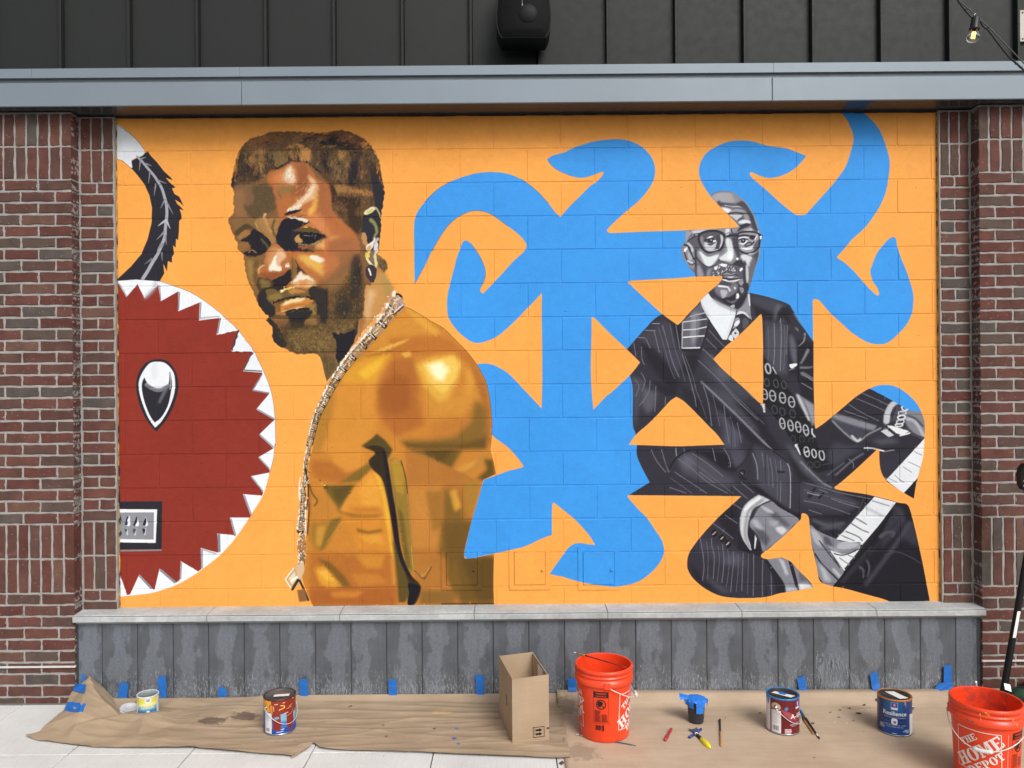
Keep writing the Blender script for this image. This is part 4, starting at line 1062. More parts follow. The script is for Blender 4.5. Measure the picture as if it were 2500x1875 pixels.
l #22222a w=14 : -20,290 20,220 100,150 180,120
l #777782 w=8 : 60,200 200,300 340,420 540,535
l #777782 w=8 : 200,150 340,240 500,370
l #777782 w=8 : 30,330 180,430 340,535
l #777782 w=8 : 270,330 420,440
l #777782 w=8 : 600,470 740,590
l #777782 w=8 : 680,430 800,530
l #777782 w=8 : -20,480 140,535
p #23222a b=3 : 700,430 860,480 1000,600 1180,720 1270,740 1250,800 1100,720 960,600 860,550
l #77777f w=9 : -200,110 -160,200 -120,260 -60,330
l #77777f w=9 : -100,110 -60,250 -30,330
% cuff, wrist and hand
p #d3d7db b=1 s : 850,552! 960,605! 890,640 800,680 760,770 740,860 740,960 780,1060 800,1110! 740,1090 700,1000 670,900 668,790 700,680 760,610
l #eef1f4 w=30 b=2 : 860,585 780,640 720,700
l #9a9ca5 w=26 b=2 : 890,600 760,700 730,800 715,940 760,1080
p #2a2932 s : 760,880 850,960 880,1100 790,1105 760,1000 745,930
p #dcdfe3 : 812,940 830,980 815,1080 805,1080
p #8a8b95 s : 800,770 860,660 960,610 1060,680 1240,790 1180,860 1100,960 960,1060 890,1105 850,960 760,850
p #b6b8c0 b=3 : 770,800 830,790 870,850 900,900 850,910
p #d2d5da b=2 : 1010,870 1080,860 1130,900 1080,945 1030,910
p #62626d b=3 : 900,680 1020,720 1160,850 1120,870 1000,790
p #60606a b=3 : 790,870 900,900 960,980 930,1060 860,1000
p #c2c4ca b=2 s : 870,660 950,690 1000,730 930,720
p #abadb5 b=3 : 950,800 1050,810 1020,860 960,850
l #4a4a54 w=14 : 800,750 860,660 960,615
% fingers on the paper
p #e4e8ec : 1980,570 2210,630 1860,1040 1600,985 1830,740
p #e4e8ec : 1550,1100 1650,1010 1850,1020 1830,1090 1680,1280 1620,1200
l #9a9ca4 w=12 : 1960,610 2120,660
l #85878f w=14 : 1800,780 1900,840
l #85878f w=14 : 1750,830 1850,890 1920,920
l #85878f w=14 : 1700,910 1820,960 1860,1000
l #85878f w=12 : 1660,950 1780,1000
l #c2c5cb w=26 b=2 : 1900,680 1980,720 2060,760
l #4a4a52 w=8 : 1880,570 1800,760 1600,985
p #8a8b95 s : 1350,850 1420,900 1500,940 1600,980 1680,1020 1780,1015 1840,1015 1835,1060 1780,1110 1680,1130 1600,1110 1560,1110 1600,1200 1680,1290 1600,1440 1500,1420 1440,1380 1400,1160 1360,1000
p #b6b8c0 b=2 s : 1360,880 1430,930 1470,1000 1460,1060 1390,1000
p #b9bbc3 b=2 s : 1640,1020 1790,1020 1820,1050 1700,1090 1620,1080
p #5c5c67 b=2 s : 1480,960 1540,980 1570,1060 1520,1080
p #a9abb4 b=2 s : 1500,1040 1560,1060 1640,1090 1600,1110
l #4a4a54 w=14 : 1440,1000 1500,1080 1560,1160 1640,1260
l #3c3c46 w=18 : 1400,1130 1460,1220 1560,1320 1620,1380
l #4a4a54 w=12 : 1540,1110 1640,1140 1720,1130 1830,1080
p #babcc4 b=3 : 1430,1210 1500,1280 1560,1400 1490,1390
l #c2c4ca w=24 b=2 : 1580,1280 1640,1350
l #dfe3e7 w=14 : 1560,1105 1640,1220 1685,1285
l #9a9ca4 w=12 : 1640,1170 1740,1240
l #9a9ca4 w=12 : 1720,1140 1790,1170
p #26252d : 1420,1330 1480,1415 1440,1400 1430,1360
% black case in the corner
p #24232b : 2190,625 2290,640 2315,665 2340,740 2440,1170 2520,1587 2150,1605 1580,1447
F S
p #3e3d48 b=4 : 1090,740 1200,700 1250,800 1130,960 1000,1080 1020,940
p #3e3d49 b=4 : 1230,860 1320,800 1380,1060 1300,1030 1220,980
l #4a4955 w=40 b=3 : 1280,830 1160,1020 1000,1240 860,1420
l #34333c w=20 b=2 : 1200,760 960,1050 640,1400
l #55545f w=40 e=16 b=1 : 1000,960 1060,920 1130,920 1110,960
l #55545f w=26 e=14 : 870,1200 890,1270 870,1350
l #55545f w=30 e=16 : 800,1260 830,1290 830,1360
l #4a4955 w=10 : 1040,1140 1160,1110 1290,1160 1390,1220
l #3e3d48 w=24 b=3 : 620,1400 760,1230 900,1060
l #1b1a21 w=18 : 545,1445 760,1190 960,960 1160,640
l #46454f w=40 b=5 : 1130,680 1200,720 1180,800
% sleeve by the knee (lower left)
F R
p #4a4955 b=8 : 270,960 420,1040 640,1100 760,1200 700,1280 420,1180 250,1080
p #5d5d69 b=6 : 560,1140 680,1150 640,1240 500,1220
p #2a2932 b=5 : 160,1220 300,1330 480,1470 560,1540 400,1500 240,1400
p #55545f b=6 : 280,1330 420,1400 560,1490 520,1520 400,1440
p #2c2b34 b=4 : 430,760 640,620 660,760 640,1060 560,960
p #2a2932 : 640,900 700,1000 760,1090 900,1120 900,1170 640,1080
l #777782 w=8 : 400,830 500,900 600,980
l #777782 w=8 : 520,750 640,830
l #777782 w=8 : 600,640 680,690
l #777782 w=8 : 275,970 300,1100 315,1250 300,1390
l #777782 w=8 : 390,980 390,1040 415,1160 405,1370
l #777782 w=8 : 495,1040 510,1200 490,1410
l #777782 w=8 : 600,1110 600,1240 575,1500
l #777782 w=8 : 700,1120 690,1300 685,1490
l #777782 w=8 : 800,1130 800,1300 795,1540
l #777782 w=8 : 890,1190 885,1350 885,1540
l #777782 w=8 : 970,1300 975,1530
r #19181e w=16 : 395,925 415,900 440,925 415,955
l #b0a49a w=12 : 400,940 430,915
r #19181e w=16 : 470,970 495,950 520,980 490,1005
l #b9a9a0 w=12 : 480,985 500,965
r #19181e w=16 : 525,1020 550,1000 575,1030 550,1060
l #b9a9a0 w=12 : 535,1040 560,1015
p #2a2932 b=2 : 900,1180 960,1180 1050,1340 1110,1440 1110,1510 1030,1520 1000,1380
p #8a8b95 s : 930,1180! 1020,1165 1100,1175 1180,1215 1240,1290 1385,1455! 1240,1487 1115,1507! 1100,1420 1040,1330
p #c2c5cc b=2 : 1040,1170 1090,1190 1140,1330 1120,1340 1070,1230
p #2a2932 s : 1140,1200 1180,1230 1215,1350 1245,1480 1220,1480 1180,1350
p #d9dde2 b=2 : 1240,1420 1340,1430 1380,1455 1250,1485
p #b9bcc4 b=2 : 1115,1450 1220,1460 1230,1485 1120,1500
p #6a6a75 b=2 : 1240,1300 1330,1390 1260,1400
F P
l #6d6d78 w=6 : 430,440 490,640 540,820 590,940
l #6d6d78 w=6 : 540,400 590,640 650,820 690,960
l #6d6d78 w=6 : 690,720 760,900 820,1120
l #6d6d78 w=6 : 780,1000 850,1180 900,1330
l #6d6d78 w=6 : 960,1100 1000,1260 1030,1400
l #6d6d78 w=6 : 1130,1300 1170,1460 1180,1600
l #6d6d78 w=6 : 900,830 1080,1000 1290,1210 1460,1380
l #6d6d78 w=6 : 940,700 1120,880 1300,1040
l #6d6d78 w=6 : 1500,430 1505,600 1500,760
l #6d6d78 w=6 : 1660,420 1665,640 1650,860
F R
l #6d6d78 w=6 : 120,170 270,280 420,400 600,540
l #6d6d78 w=6 : -10,390 120,480 200,540
l #6d6d78 w=6 : 930,170 945,330 950,470
l #6d6d78 w=6 : 1010,210 1030,380 1030,600
l #6d6d78 w=6 : 1290,500 1500,560 1780,640
l #6d6d78 w=6 : 340,1010 355,1150 350,1380
l #6d6d78 w=6 : 450,1050 465,1180 445,1400
l #6d6d78 w=6 : 545,1080 560,1230 535,1450
l #6d6d78 w=6 : 650,1130 650,1270 630,1500
l #6d6d78 w=6 : 750,1130 745,1330 740,1520
paint n=2000 L=8 w=2.2 j=1.2 : @P 120,655 830,180 1330,100 1945,580 @Q 1425,1300 @S 1365,380 1480,1587 @R 640,1562 150,1240 680,565 @K 1740,555
F R
tone g=1.1 r=.97 q=.97 u=.97 : -600,-1600 2700,-1600 2700,1659 -600,1659
noclip
% ---- head
F N
clip s : 760,200! 850,152 1000,128 1150,142 1280,218 1420,330 1530,480 1620,640 1690,860 1700,940! 1780,1000! 1740,1100 1722,1200 1705,1400 1650,1560 @O 1640,220 1560,520 1500,690 1475,745! 1500,1000! 1270,1100! 900,1000! 700,760! 960,540! 980,430! 470,445! 445,360! 420,355 350,280 @N 280,1520 230,1450 190,1340 185,1260 210,1180 262,1130! 265,895! 1338,838! 1150,640 1000,490 880,370
p #73727b : 0,0 2209,0 @O 2209,1659 0,1659
p #a7a6ad b=2 s : 780,240 900,165 1060,155 1180,180 1290,280 1240,350 1100,360 960,350 920,310 850,340
p #8b8a92 b=3 s : 1180,180 1330,270 1420,350 1330,340 1240,350
p #4a4852 b=1 s : 880,380 930,310 960,350 1150,372 1250,380 1340,330 1420,350 1540,520 1640,840 1680,900 1560,860 1540,760 1470,580 1350,440 1200,400 1000,410 950,430
l #b7b8be w=22 : 1040,410 1150,440 1280,432 1360,462
p #62606b s : 960,430 1050,420 1200,450 1400,460 1480,580 1380,500 1200,470 1060,460
p #e5e9ee b=1 s : 965,455 1060,460 1160,500 1130,545 1100,562 1040,530
p #9b9ba3 b=1 s : 1130,525 1250,480 1380,500 1440,550 1300,562 1150,555
l #4a4852 w=28 : 1110,568 1250,548 1430,572
p #c5c8ce s : 1130,595 1330,590 1372,622 1310,660 1270,705 1200,650
p #5a5862 s : 1270,700 1340,650 1390,610 1420,660 1360,700 1310,720
p #96959e b=1 s : 1400,592 1470,582 1510,690 1420,660
p #dfe4e8 b=1 s : 1305,725 1400,690 1500,705 1535,752 1440,762 1330,765
p #34323b s : 1310,810 1400,770 1470,753 1535,790 1480,822 1350,880 1265,925 1290,850
p #b9bac2 b=1 s : 1390,890 1470,870 1550,848 1575,912 1480,905
l #3d3b45 w=60 e=40 b=1 : 1560,620 1600,760 1660,900
l #9b978f w=20 : 1150,142 1280,222 1420,335 1525,485 1612,640 1680,860
% temples, ear
p #9a9aa2 : 270,900 330,900 400,940 340,1000 300,1100 265,1130
p #c9ccd2 b=1 : 380,905 560,880 900,880 760,910 560,960 420,960
p #8e8e97 b=1 : 850,870 1320,850 1250,930 1050,960 980,920
p #d9dde1 b=1 : 1050,870 1140,860 1130,920 1040,960
l #3c3a44 w=26 : 1160,880 1180,950
p #5b5963 s : 300,1120 430,1040 540,1060 560,1200 480,1400 460,1640 440,1560 420,1300
p #8a8993 s : 190,1280 230,1180 300,1130 400,1200 440,1300 440,1620 330,1600 230,1440
p #e9edf0 s : 238,1270 290,1215 312,1250 255,1325
l #c5c8ce w=40 : 320,1150 390,1230 400,1300
l #35333c w=36 : 250,1180 320,1205 360,1300 400,1400 440,1460
l #45434c w=30 : 250,1330 280,1430 320,1510
p #b6b8be b=1 s : 310,1320 350,1340 400,1450 340,1470
l #cfd2d6 w=30 : 310,1490 400,1530
l #45434c w=22 : 330,1540 390,1570 440,1540
l #3f3d47 w=34 : 462,1280 466,1650 @O 470,440
% glasses and eyes
p #56545d s : 540,1000 700,930 860,920 980,960 1015,1030 1000,1150 950,1260 850,1300 720,1310 620,1260 560,1160
p #8f8f98 b=2 s : 560,1040 600,1020 620,1180 700,1280 640,1260 570,1160
p #c9ccd2 b=1 s : 640,1125 760,1195 870,1105 850,1240 760,1290 680,1270 635,1200
p #eef1f4 s : 680,1060 740,1012 810,1012 760,1040 700,1080
p #e3e6ea s : 670,1130 720,1150 760,1140 700,1160
l #2a2831 w=28 : 640,1095 740,1060 860,1085
p #2a2831 s : 690,1120 740,1060 800,1060 810,1110 760,1135
p #c3c6cb s : 755,1080 775,1072 780,1092 762,1098
p #dfe2e6 s : 800,1100 850,1080 860,1110 820,1130
l #4a4852 w=18 : 700,1160 760,1180 850,1130
p #c4c6cc s : 945,985 1000,1030 992,1150 925,1255 955,1120
p #45434c b=1 s : 860,1000 930,1000 950,1100 900,1230 850,1250 880,1120
l #c4c6cc w=22 : 650,1280 760,1300 900,1270
p #9a9aa2 s : 1290,1000 1400,950 1520,940 1660,960 1700,1000 1700,1110 1680,1230 1590,1300 1480,1335 1380,1310 1300,1250
l #2f2d36 w=36 : 1310,1010 1400,990 1500,1000
p #2f2d36 s : 1510,1000 1570,990 1640,1010 1640,1060 1560,1080 1520,1050
l #e6e9ed w=20 : 1300,1050 1400,1030 1480,1040
l #2f2d36 w=22 : 1300,1090 1390,1055 1480,1080
p #2a2831 s : 1340,1110 1380,1060 1430,1070 1430,1120 1390,1140
p #b9bbc2 s : 1375,1080 1405,1080 1395,1105
l #e6e9ed w=22 : 1310,1150 1400,1160 1470,1100
l #3a3842 w=28 : 1420,1190 1500,1130 1560,1150
l #2f2d36 w=26 : 1440,1210 1540,1180 1600,1120
p #e3e7eb s : 1340,1230 1450,1230 1570,1200 1560,1260 1450,1280 1380,1260
l #e6e9ed w=24 : 1620,1070 1660,1000
p #5c5a64 s : 1640,1120 1700,1080 1690,1220 1610,1290 1600,1200
r #2d2b34 w=46 : 535,1000 570,955 700,912 850,908 980,948 1030,1010 1010,1150 960,1260 850,1312 720,1327 620,1272 560,1172 525,1080
r #2d2b34 w=34 : 1285,1000 1330,940 1500,922 1650,940 1702,990 1712,1100 1690,1230 1600,1310 1480,1347 1380,1322 1300,1262 1270,1150
p #2d2b34 : 290,1110 430,1010 435,960 545,945 540,1010 440,1035 330,1100
p #8d8d96 s : 450,975 510,965 500,1000 455,1000
p #34323b s : 1000,960 1100,975 1280,955 1300,1040 1180,1020 1060,1040 1020,1060
l #d0d3d8 w=22 : 1060,985 1110,965
p #2d2b34 : 1690,950 1780,1000 1720,1085 1700,1020
p #e9ecef : 1710,1010 1760,1000 1750,1050 1720,1080
p #e0e3e7 : 1680,880 1700,940 1680,940
% nose and cheeks
p #44424c b=2 s : 1150,1060 1290,1050 1320,1300 1340,1400 1260,1430 1200,1330
p #8f8f98 b=2 s : 1040,1060 1060,1200 1000,1320 920,1400 920,1460 1000,1500 1140,1530 1220,1480 1260,1400 1200,1250 1150,1060
p #dde2e6 b=1 s : 1065,1060 1140,1065 1180,1200 1205,1330 1190,1440 1140,1500 1080,1490 950,1472 928,1430 1000,1380 1085,1290 1055,1150
p #f3f6f8 b=1 s : 1120,1300 1180,1340 1170,1440 1090,1450 1080,1400
p #36343d s : 945,1485 1020,1500 1100,1540 1180,1552 1260,1490 1360,1480 1440,1600 1380,1622 1200,1572 1080,1560
p #eceff2 s : 1250,1450 1275,1425 1302,1450 1275,1475
p #9fa1a8 b=2 s : 500,1300 600,1310 700,1380 900,1320 920,1420 800,1580 720,1612 620,1560 540,1430
p #e0e7ea b=1 s : 540,1320 600,1330 680,1405 770,1400 905,1370 895,1425 800,1555 720,1602 650,1560 600,1450
l #62616b w=20 b=1 : 600,1330 700,1390 780,1380 900,1330
p #d7dce0 b=1 s : 1340,1400 1430,1370 1565,1430 1562,1530 1520,1610 1430,1520
l #d0d3d8 w=26 e=10 b=1 : 1510,1360 1600,1350 1670,1310
p #4d4b55 b=2 s : 1580,1380 1700,1300 1690,1450 1640,1600 1570,1640 1590,1500
l #44424c w=36 : 470,1420 560,1520 650,1590 740,1615 860,1560 920,1470
l #a09c94 w=18 : 1712,1250 1700,1400 1650,1560 @O 1640,220 1560,520
F O
p #4a4852 b=2 s : 480,200 600,220 720,290 800,320 760,430 480,440
p #96969f b=2 s : 500,220 560,250 620,400 600,440 500,430
p #8e8e97 b=2 s : 700,310 770,300 740,430 680,430
p #5c5a64 s : 790,340 880,150 960,130 1100,180 1300,250 1420,260 1400,480 1300,560 960,520
d #e9ecef n=34 L=4 w=2.4 A=60 J=50 a=.95 : 800,280 960,180 1080,200 1090,300 980,420 820,420
d #dfe2e6 n=16 L=4 w=2.2 A=80 J=50 a=.9 : 1040,200 1250,260 1240,330 1060,320
d #3a3842 n=26 L=4 w=2 A=80 J=50 a=.9 : 860,260 1280,260 1260,360 900,400
p #f0f3f5 s : 940,200 1010,190 1080,210 1030,250 970,235
p #f0f3f5 s : 830,290 860,240 890,260 860,310
p #e9ecef s : 1320,310 1350,270 1390,290 1340,340
p #a6a8af s : 1000,420 1060,370 1150,390 1240,370 1180,410 1060,420
p #7c7a84 s : 995,440 1130,405 1290,435 1310,470 1100,470
p #d0d3d8 s : 1090,445 1200,440 1180,465 1110,465
l #26252d w=24 : 975,472 1100,486 1200,490 1345,480
l #33313a w=18 : 990,430 1060,405 1150,415 1230,405 1310,435
p #f2f4f6 s : 975,492 1050,498 1120,520 1240,505 1335,488 1240,542 1120,545 1010,515
p #3b3943 s : 900,600 960,545 1120,555 1290,540 1400,480 1480,580 1500,690 1450,850 1280,1080 1180,1060 950,950 790,860 700,760
p #77757f b=2 s : 930,580 1080,570 1260,560 1280,680 1200,800 1050,860 900,800 830,680
p #45434c b=1 s : 940,560 1120,570 1180,600 1050,610 930,590
p #eef1f4 s : 905,612 1000,615 1100,640 1155,700 1135,732 1080,662 920,642
p #b9bbc2 b=1 s : 945,720 1000,700 1085,730 1035,850 990,862
p #d5d8dd s : 1090,660 1150,690 1130,740
p #e6e9ed s : 1210,640 1250,660 1230,690
p #9a9aa2 b=1 s : 1300,520 1390,490 1400,590 1340,610
p #8d8b95 s : 1320,655 1390,660 1402,725 1360,765
p #eceff2 s : 1255,790 1285,765 1312,800 1300,862 1243,866
p #2c2a33 b=1 s : 1000,860 1150,830 1240,760 1250,870 1120,920 1250,900 1330,860 1450,760 1400,950 1270,1075 1000,960
p #6d6b75 b=1 s : 1060,900 1180,920 1290,880 1200,960 1110,935
p #b6b8be s : 1135,1020 1215,985 1220,1040 1180,1050
p #3d3b45 b=1 s : 1420,120 1470,250 1500,400 1475,585 1400,540 1380,380
p #c9ccd1 b=1 s : 1445,230 1480,240 1500,400 1485,560 1455,530
p #6a6872 b=2 s : 1510,200 1600,60 1640,200 1560,520 1510,500
p #35333c b=1 s : 1380,580 1480,560 1500,690 1440,740 1400,660
noclip
% collar, tie, lapel
p #8f9098 s : 1290,1090! 1440,950 1490,770! 1525,800 1535,1130 1570,1330! 1480,1230 1380,1160 1260,1190
l #dfe2e6 w=24 : 1495,790 1510,920 1520,1000
p #dcdfe4 s : 1270,1160 1330,1110 1450,1150 1520,1260 1440,1190 1370,1160 1280,1190
p #35333c s : 1250,1215 1370,1165 1480,1230 1565,1335 1330,1560 1240,1680 1090,1680 1190,1450
p #55535d s : 1380,1290 1450,1250 1500,1340 1400,1460
p #9a9aa3 s : 1225,1270 1300,1240 1330,1310 1290,1390 1190,1460 1210,1380
p #e6eaee s : 1215,1392 1240,1330 1295,1290 1322,1330 1270,1400
p #d3d6db s : 1165,1560 1210,1490 1255,1455 1312,1550 1240,1655
p #2a2830 : 1215,1530 1250,1520 1265,1550 1230,1570
p #dfe3e7 s : 1100,1655 1150,1570 1195,1640 1180,1700
p #e6ebf0 s : 710,762! 790,860 950,950 1100,1020 1265,1085! 1240,1200 1170,1420 1075,1670! 990,1665! 860,1470 700,1230 600,1050 560,910!
p #a4a6ae b=2 s : 790,860 950,950 1100,1020 1260,1085 1230,1130 1050,1060 880,970
p #c3c6cc b=2 s : 570,930 640,1060 740,1230 700,1200 600,1050
p #cdd1d6 b=2 s : 1230,1190 1160,1420 1080,1640 1120,1420
l #2a2831 w=14 : 1255,1100 1245,1200 1180,1420 1085,1660
l #5a5862 w=10 : 720,770 790,862 950,952 1100,1022 1262,1088
F P
p #62616c s : 842,200! 760,280 668,385! 660,640! 830,640! 880,520 920,370! 880,290
p #45434e b=2 : 860,250 920,370 880,520 830,640 800,640 830,480
p #8a8a94 b=3 : 760,300 820,290 810,500 770,630 740,500
l #d5d8dd w=9 : 670,385 790,370 900,355
l #d5d8dd w=10 : 670,462 790,455 900,432
l #e6e8ec w=12 : 670,535 790,525 890,520
l #dfe1e5 w=14 : 668,642 830,635
l #b0b1b9 w=10 : 666,390 660,640
l #c3c5cb w=8 : 740,330 880,295
l #2a2932 w=20 : 925,370 890,520 840,680
p #26252d : 830,650 840,690 660,670 660,645
% orange shapes that cut across him
F O
p #fbaa50 s : -845,545! -830,525! -400,498 0,478 240,460 460,440 800,435 970,428! 985,465 940,545 880,610 710,755 560,915 480,1010 340,1150 200,1310 110,1385! @P 610,410! 460,300 300,155 150,15
F P
p #fbaa50 s : 1438,308! 1420,315 1350,385 1200,530 1100,610 1040,670 965,745! 1040,830 1150,930 1300,1060 1400,1160 1450,1190! 1455,1000 1450,750 1453,600 1445,400
p #fbaa50 s : 605,1115! 540,1160 430,1280 330,1380 215,1480 140,1583! 300,1588 600,1598 800,1592 1075,1582! 1000,1480 920,1400 800,1275 680,1160
p #fbaa50 s : -100,450! 125,655 250,778! 150,905 -60,1100!
F Q
p #fbaa50 s : 365,160 340,175 338,250 345,560 345,900 352,1200 358,1400 370,1425! 450,1370 560,1280 650,1205 750,1120 850,1055 890,1035 950,1010 1040,998 1130,1010 1220,1055 1300,1120 1360,1190 1400,1270 1425,1350 1432,1440 1425,1600 @S 1425,60 1415,180 1390,310 1365,380 1340,480 1325,590! 1230,535 1100,450 1050,405 1010,340 990,250 985,110! 970,105 900,170 750,310 600,440 552,475 560,495 650,515 850,545 960,570 1100,605 1170,628 1250,640 1275,665 1300,740 1340,880 1370,1020 1400,1170 1440,1340 1465,1470 1480,1585! 1700,1585! @Q 1700,310! 1305,310! 1260,400 1200,475 1120,550 1060,590 990,602 870,582 720,490 620,400 520,310 440,220 400,175
F R
p #fbaa50 s : 1268,738 1300,735 1335,765 1345,840 1355,950 1370,1060 1390,1140 1415,1250 1440,1380 1490,1420 1580,1447! 1700,1470 1900,1525 2050,1565 2150,1602! 2150,1700! 300,1700! 300,1452! 400,1510 500,1545 640,1560 800,1560 930,1548 1050,1515 1115,1505 1240,1485 1385,1455! 1340,1390 1240,1290 1170,1210 1100,1175 1060,1165 940,1180 880,1165 875,1135 920,1100 1000,1035 1100,950 1200,850 1260,790
l #2b2a32 w=12 : 2150,1612 2300,1608 2520,1598
F Z
"""
# ================================================================ mural paint layer
def to_image(name,arr):          # linear array (top row first) -> packed image datablock made in memory
    h,w_=arr.shape[:2]; a=np.clip(arr,0,1); a=np.where(a<=.0031308,a*12.92,1.055*np.power(a,1/2.4)-.055)
    px=np.ones((h,w_,4),np.float32); px[...,:3]=a[::-1]
    im=bpy.data.images.new(name,w_,h,alpha=False); im.colorspace_settings.name='sRGB'; im.pixels.foreach_set(px.ravel()); im.update(); im.pack(); return im
MX0,MY0,MX1,MY1=260,250,2320,1490
_cv=Canvas(MX0,MY0,MX1,MY1,1.0); _cv.run(MURAL)
_rs=np.random.RandomState(4)
def _cloud(cell):          # smooth uneven film of paint, baked once
    hh,ww=int(_cv.H/cell)+3,int(_cv.W/cell)+3; A=_rs.rand(hh,ww); yy=np.arange(_cv.H)/cell; xx=np.arange(_cv.W)/cell
    yi,xi=yy.astype(int),xx.astype(int); fy=(yy-yi)[:,None]; fx=(xx-xi)[None]; fy=fy*fy*(3-2*fy); fx=fx*fx*(3-2*fx)
    return (A[yi][:,xi]*(1-fx)+A[yi][:,xi+1]*fx)*(1-fy)+(A[yi+1][:,xi]*(1-fx)+A[yi+1][:,xi+1]*fx)*fy
_film=.79+.05*(_cloud(170)-.5)+.05*(_cloud(60)-.5)+.045*(_cloud(14)-.5)+.04*(_cloud(5)-.5)
for _ in range(420):       # pin holes and chips in the block face
    x_,y_=_rs.randint(20,_cv.W-8),_rs.randint(20,_cv.H-4); l_=_rs.choice([1,1,1,2,2,5]); _film[y_:y_+1+(l_<2)*_rs.randint(0,2),x_:x_+l_]*=_rs.uniform(.35,.8)
mural_img=to_image('mural_paint',_cv.im*_film[...,None])
def mural_material():
    g=NG('mural_paint_on_block'); k=F_PX/CAM_D; W,H=MX1-MX0,MY1-MY0
    geo=g.n('NewGeometry')
    du=g.n('VectorMath',operation='DOT_PRODUCT'); du.inputs[1].default_value=(_c*k/W,0,-_s*k/W); g.l(geo.outputs['Position'],du.inputs[0])
    dv=g.n('VectorMath',operation='DOT_PRODUCT'); dv.inputs[1].default_value=(_s*k/H,0,_c*k/H); g.l(geo.outputs['Position'],dv.inputs[0])
    u=g.math('ADD',du.outputs['Value'],(1250+_s*k*CAM_H-MX0)/W); v=g.math('ADD',dv.outputs['Value'],(H+MY0-937.5-_c*k*CAM_H)/H)
    cb=g.n('CombineXYZ'); g.l(u,cb.inputs[0]); g.l(v,cb.inputs[1])
    im=g.n('TexImage'); im.image=mural_img; im.extension='EXTEND'; g.l(cb.outputs[0],im.inputs['Vector'])
    co=g.coord(rand=False); pos=geo.outputs['Position']
    g.base(im.outputs['Color']); g.rough(.58,0,.16)
    g.bump(g.noise(pos,85,3,.62),.34,.003)
    return g.m
M_MURAL=mural_material()
# ================================================================ masonry materials
def brick_material():
    g=NG('fired_brick'); oi=g.n('ObjectInfo'); co=g.coord()
    cols=['#583a34','#603e37','#54403a','#5b3c36','#524a46','#573c36','#64493f','#5a3731','#54463f','#5f3d37','#563f39','#623f37','#5b3b35','#5d3e37']
    base=g.ramp(oi.outputs['Random'],[(i/len(cols),sc(lin(c),.95)) for i,c in enumerate(cols)],'CONSTANT')
    n=g.noise(co,11,5,.65); c=g.mix(1.0,base,g.ramp(n,[(.25,(.66,.68,.7)),(.75,(1.34,1.28,1.24))]),'MULTIPLY')
    sm=g.noise(co,30,4,.6); c=g.mix(g.ramp(sm,[(.63,(0,0,0)),(.78,(.5,.5,.5))]),c,sc(lin('#857c76'),.8))
    vo=g.n('TexVoronoi'); vo.inputs['Scale'].default_value=34; g.l(co,vo.inputs['Vector'])
    c=g.mix(g.ramp(vo.outputs['Distance'],[(.05,(.75,.75,.75)),(.11,(0,0,0))]),c,sc(lin('#a8a29c'),.8))
    # mortar smeared over the arrises
    tc=g.n('TexCoord'); sp=g.n('SeparateXYZ'); g.l(tc.outputs['Generated'],sp.inputs[0])
    ex=g.math('POWER',g.math('MULTIPLY',g.math('ABSOLUTE',g.math('SUBTRACT',sp.outputs[0],.5)),2),9); ez=g.math('POWER',g.math('MULTIPLY',g.math('ABSOLUTE',g.math('SUBTRACT',sp.outputs[2],.5)),2),9)
    ed=g.math('ADD',g.math('MAXIMUM',ex,ez),g.math('MULTIPLY',g.math('SUBTRACT',g.noise(co,42,3,.6),.5),2.2)); c=g.mix(g.math('MULTIPLY',g.ramp(ed,[(.93,(0,0,0)),(1.0,(1,1,1))]),.8),c,sc(lin('#a09b95'),.9))
    g.base(c); g.rough(.88,0,.25); g.bump(n,.6,.006); return g.m
M_BRICK=brick_material()
M_MORTAR=mat('mortar','#9a9691',.92,.92,var=.2,scale=22,bump=.7,bscale=150,rand=False)
def brick_mesh(w,h,d,seed):
    r=random.Random(seed); pts=[]; nx=5 if w>.12 else 3; nz=5 if h>.12 else 3; j=.0026
    for i in range(nx): pts.append((-w/2+w*i/nx,-h/2))
    for i in range(nz): pts.append((w/2,-h/2+h*i/nz))
    for i in range(nx): pts.append((w/2-w*i/nx,h/2))
    for i in range(nz): pts.append((-w/2,h/2-h*i/nz))
    pts=[(x+r.uniform(-j,j),z+r.uniform(-j,j)) for x,z in pts]; n=len(pts); m=MB(); t=r.uniform(-.0012,.0012); b=.0028
    fr=[(x*(1-2*b/w),t*x/w,z*(1-2*b/h)) for x,z in pts]; md=[(x,b,z) for x,z in pts]; bk=[(x,d,z) for x,z in pts]
    m.add(fr+md+bk,[tuple(range(n))]+[(i,i+n,(i+1)%n+n,(i+1)%n) for i in range(n)]+[(i+n,i+2*n,(i+1)%n+2*n,(i+1)%n+n) for i in range(n)])
    return m.mesh('brick')
BK={}
def bkey(w,h,d):
    k=(round(w,4),round(h,4),round(d,3))
    if k not in BK: BK[k]=[brick_mesh(w,h,d,hash(k)%999+i) for i in range(6)]
    return random.choice(BK[k])
def brick(par,x,y,z,w,h,d=.092): return place('brick',bkey(w,h,d),M_BRICK,par,(x+random.uniform(-.001,.001),y+random.uniform(-.0012,.0012),z))
ROWS=[]           # (z centre, height, soldier?)
z=3.477
for _ in range(2): ROWS.append((z-.0973,.1845,True)); z-=.1945
for _ in range(30): ROWS.append((z-.0339,.0555,False)); z-=.0678
for _ in range(2): ROWS.append((z-.102,.1935,True)); z-=.204
while z>.03: ROWS.append((z-.0339,.0555,False)); z-=.0678
YP,YS=-.107,-.03
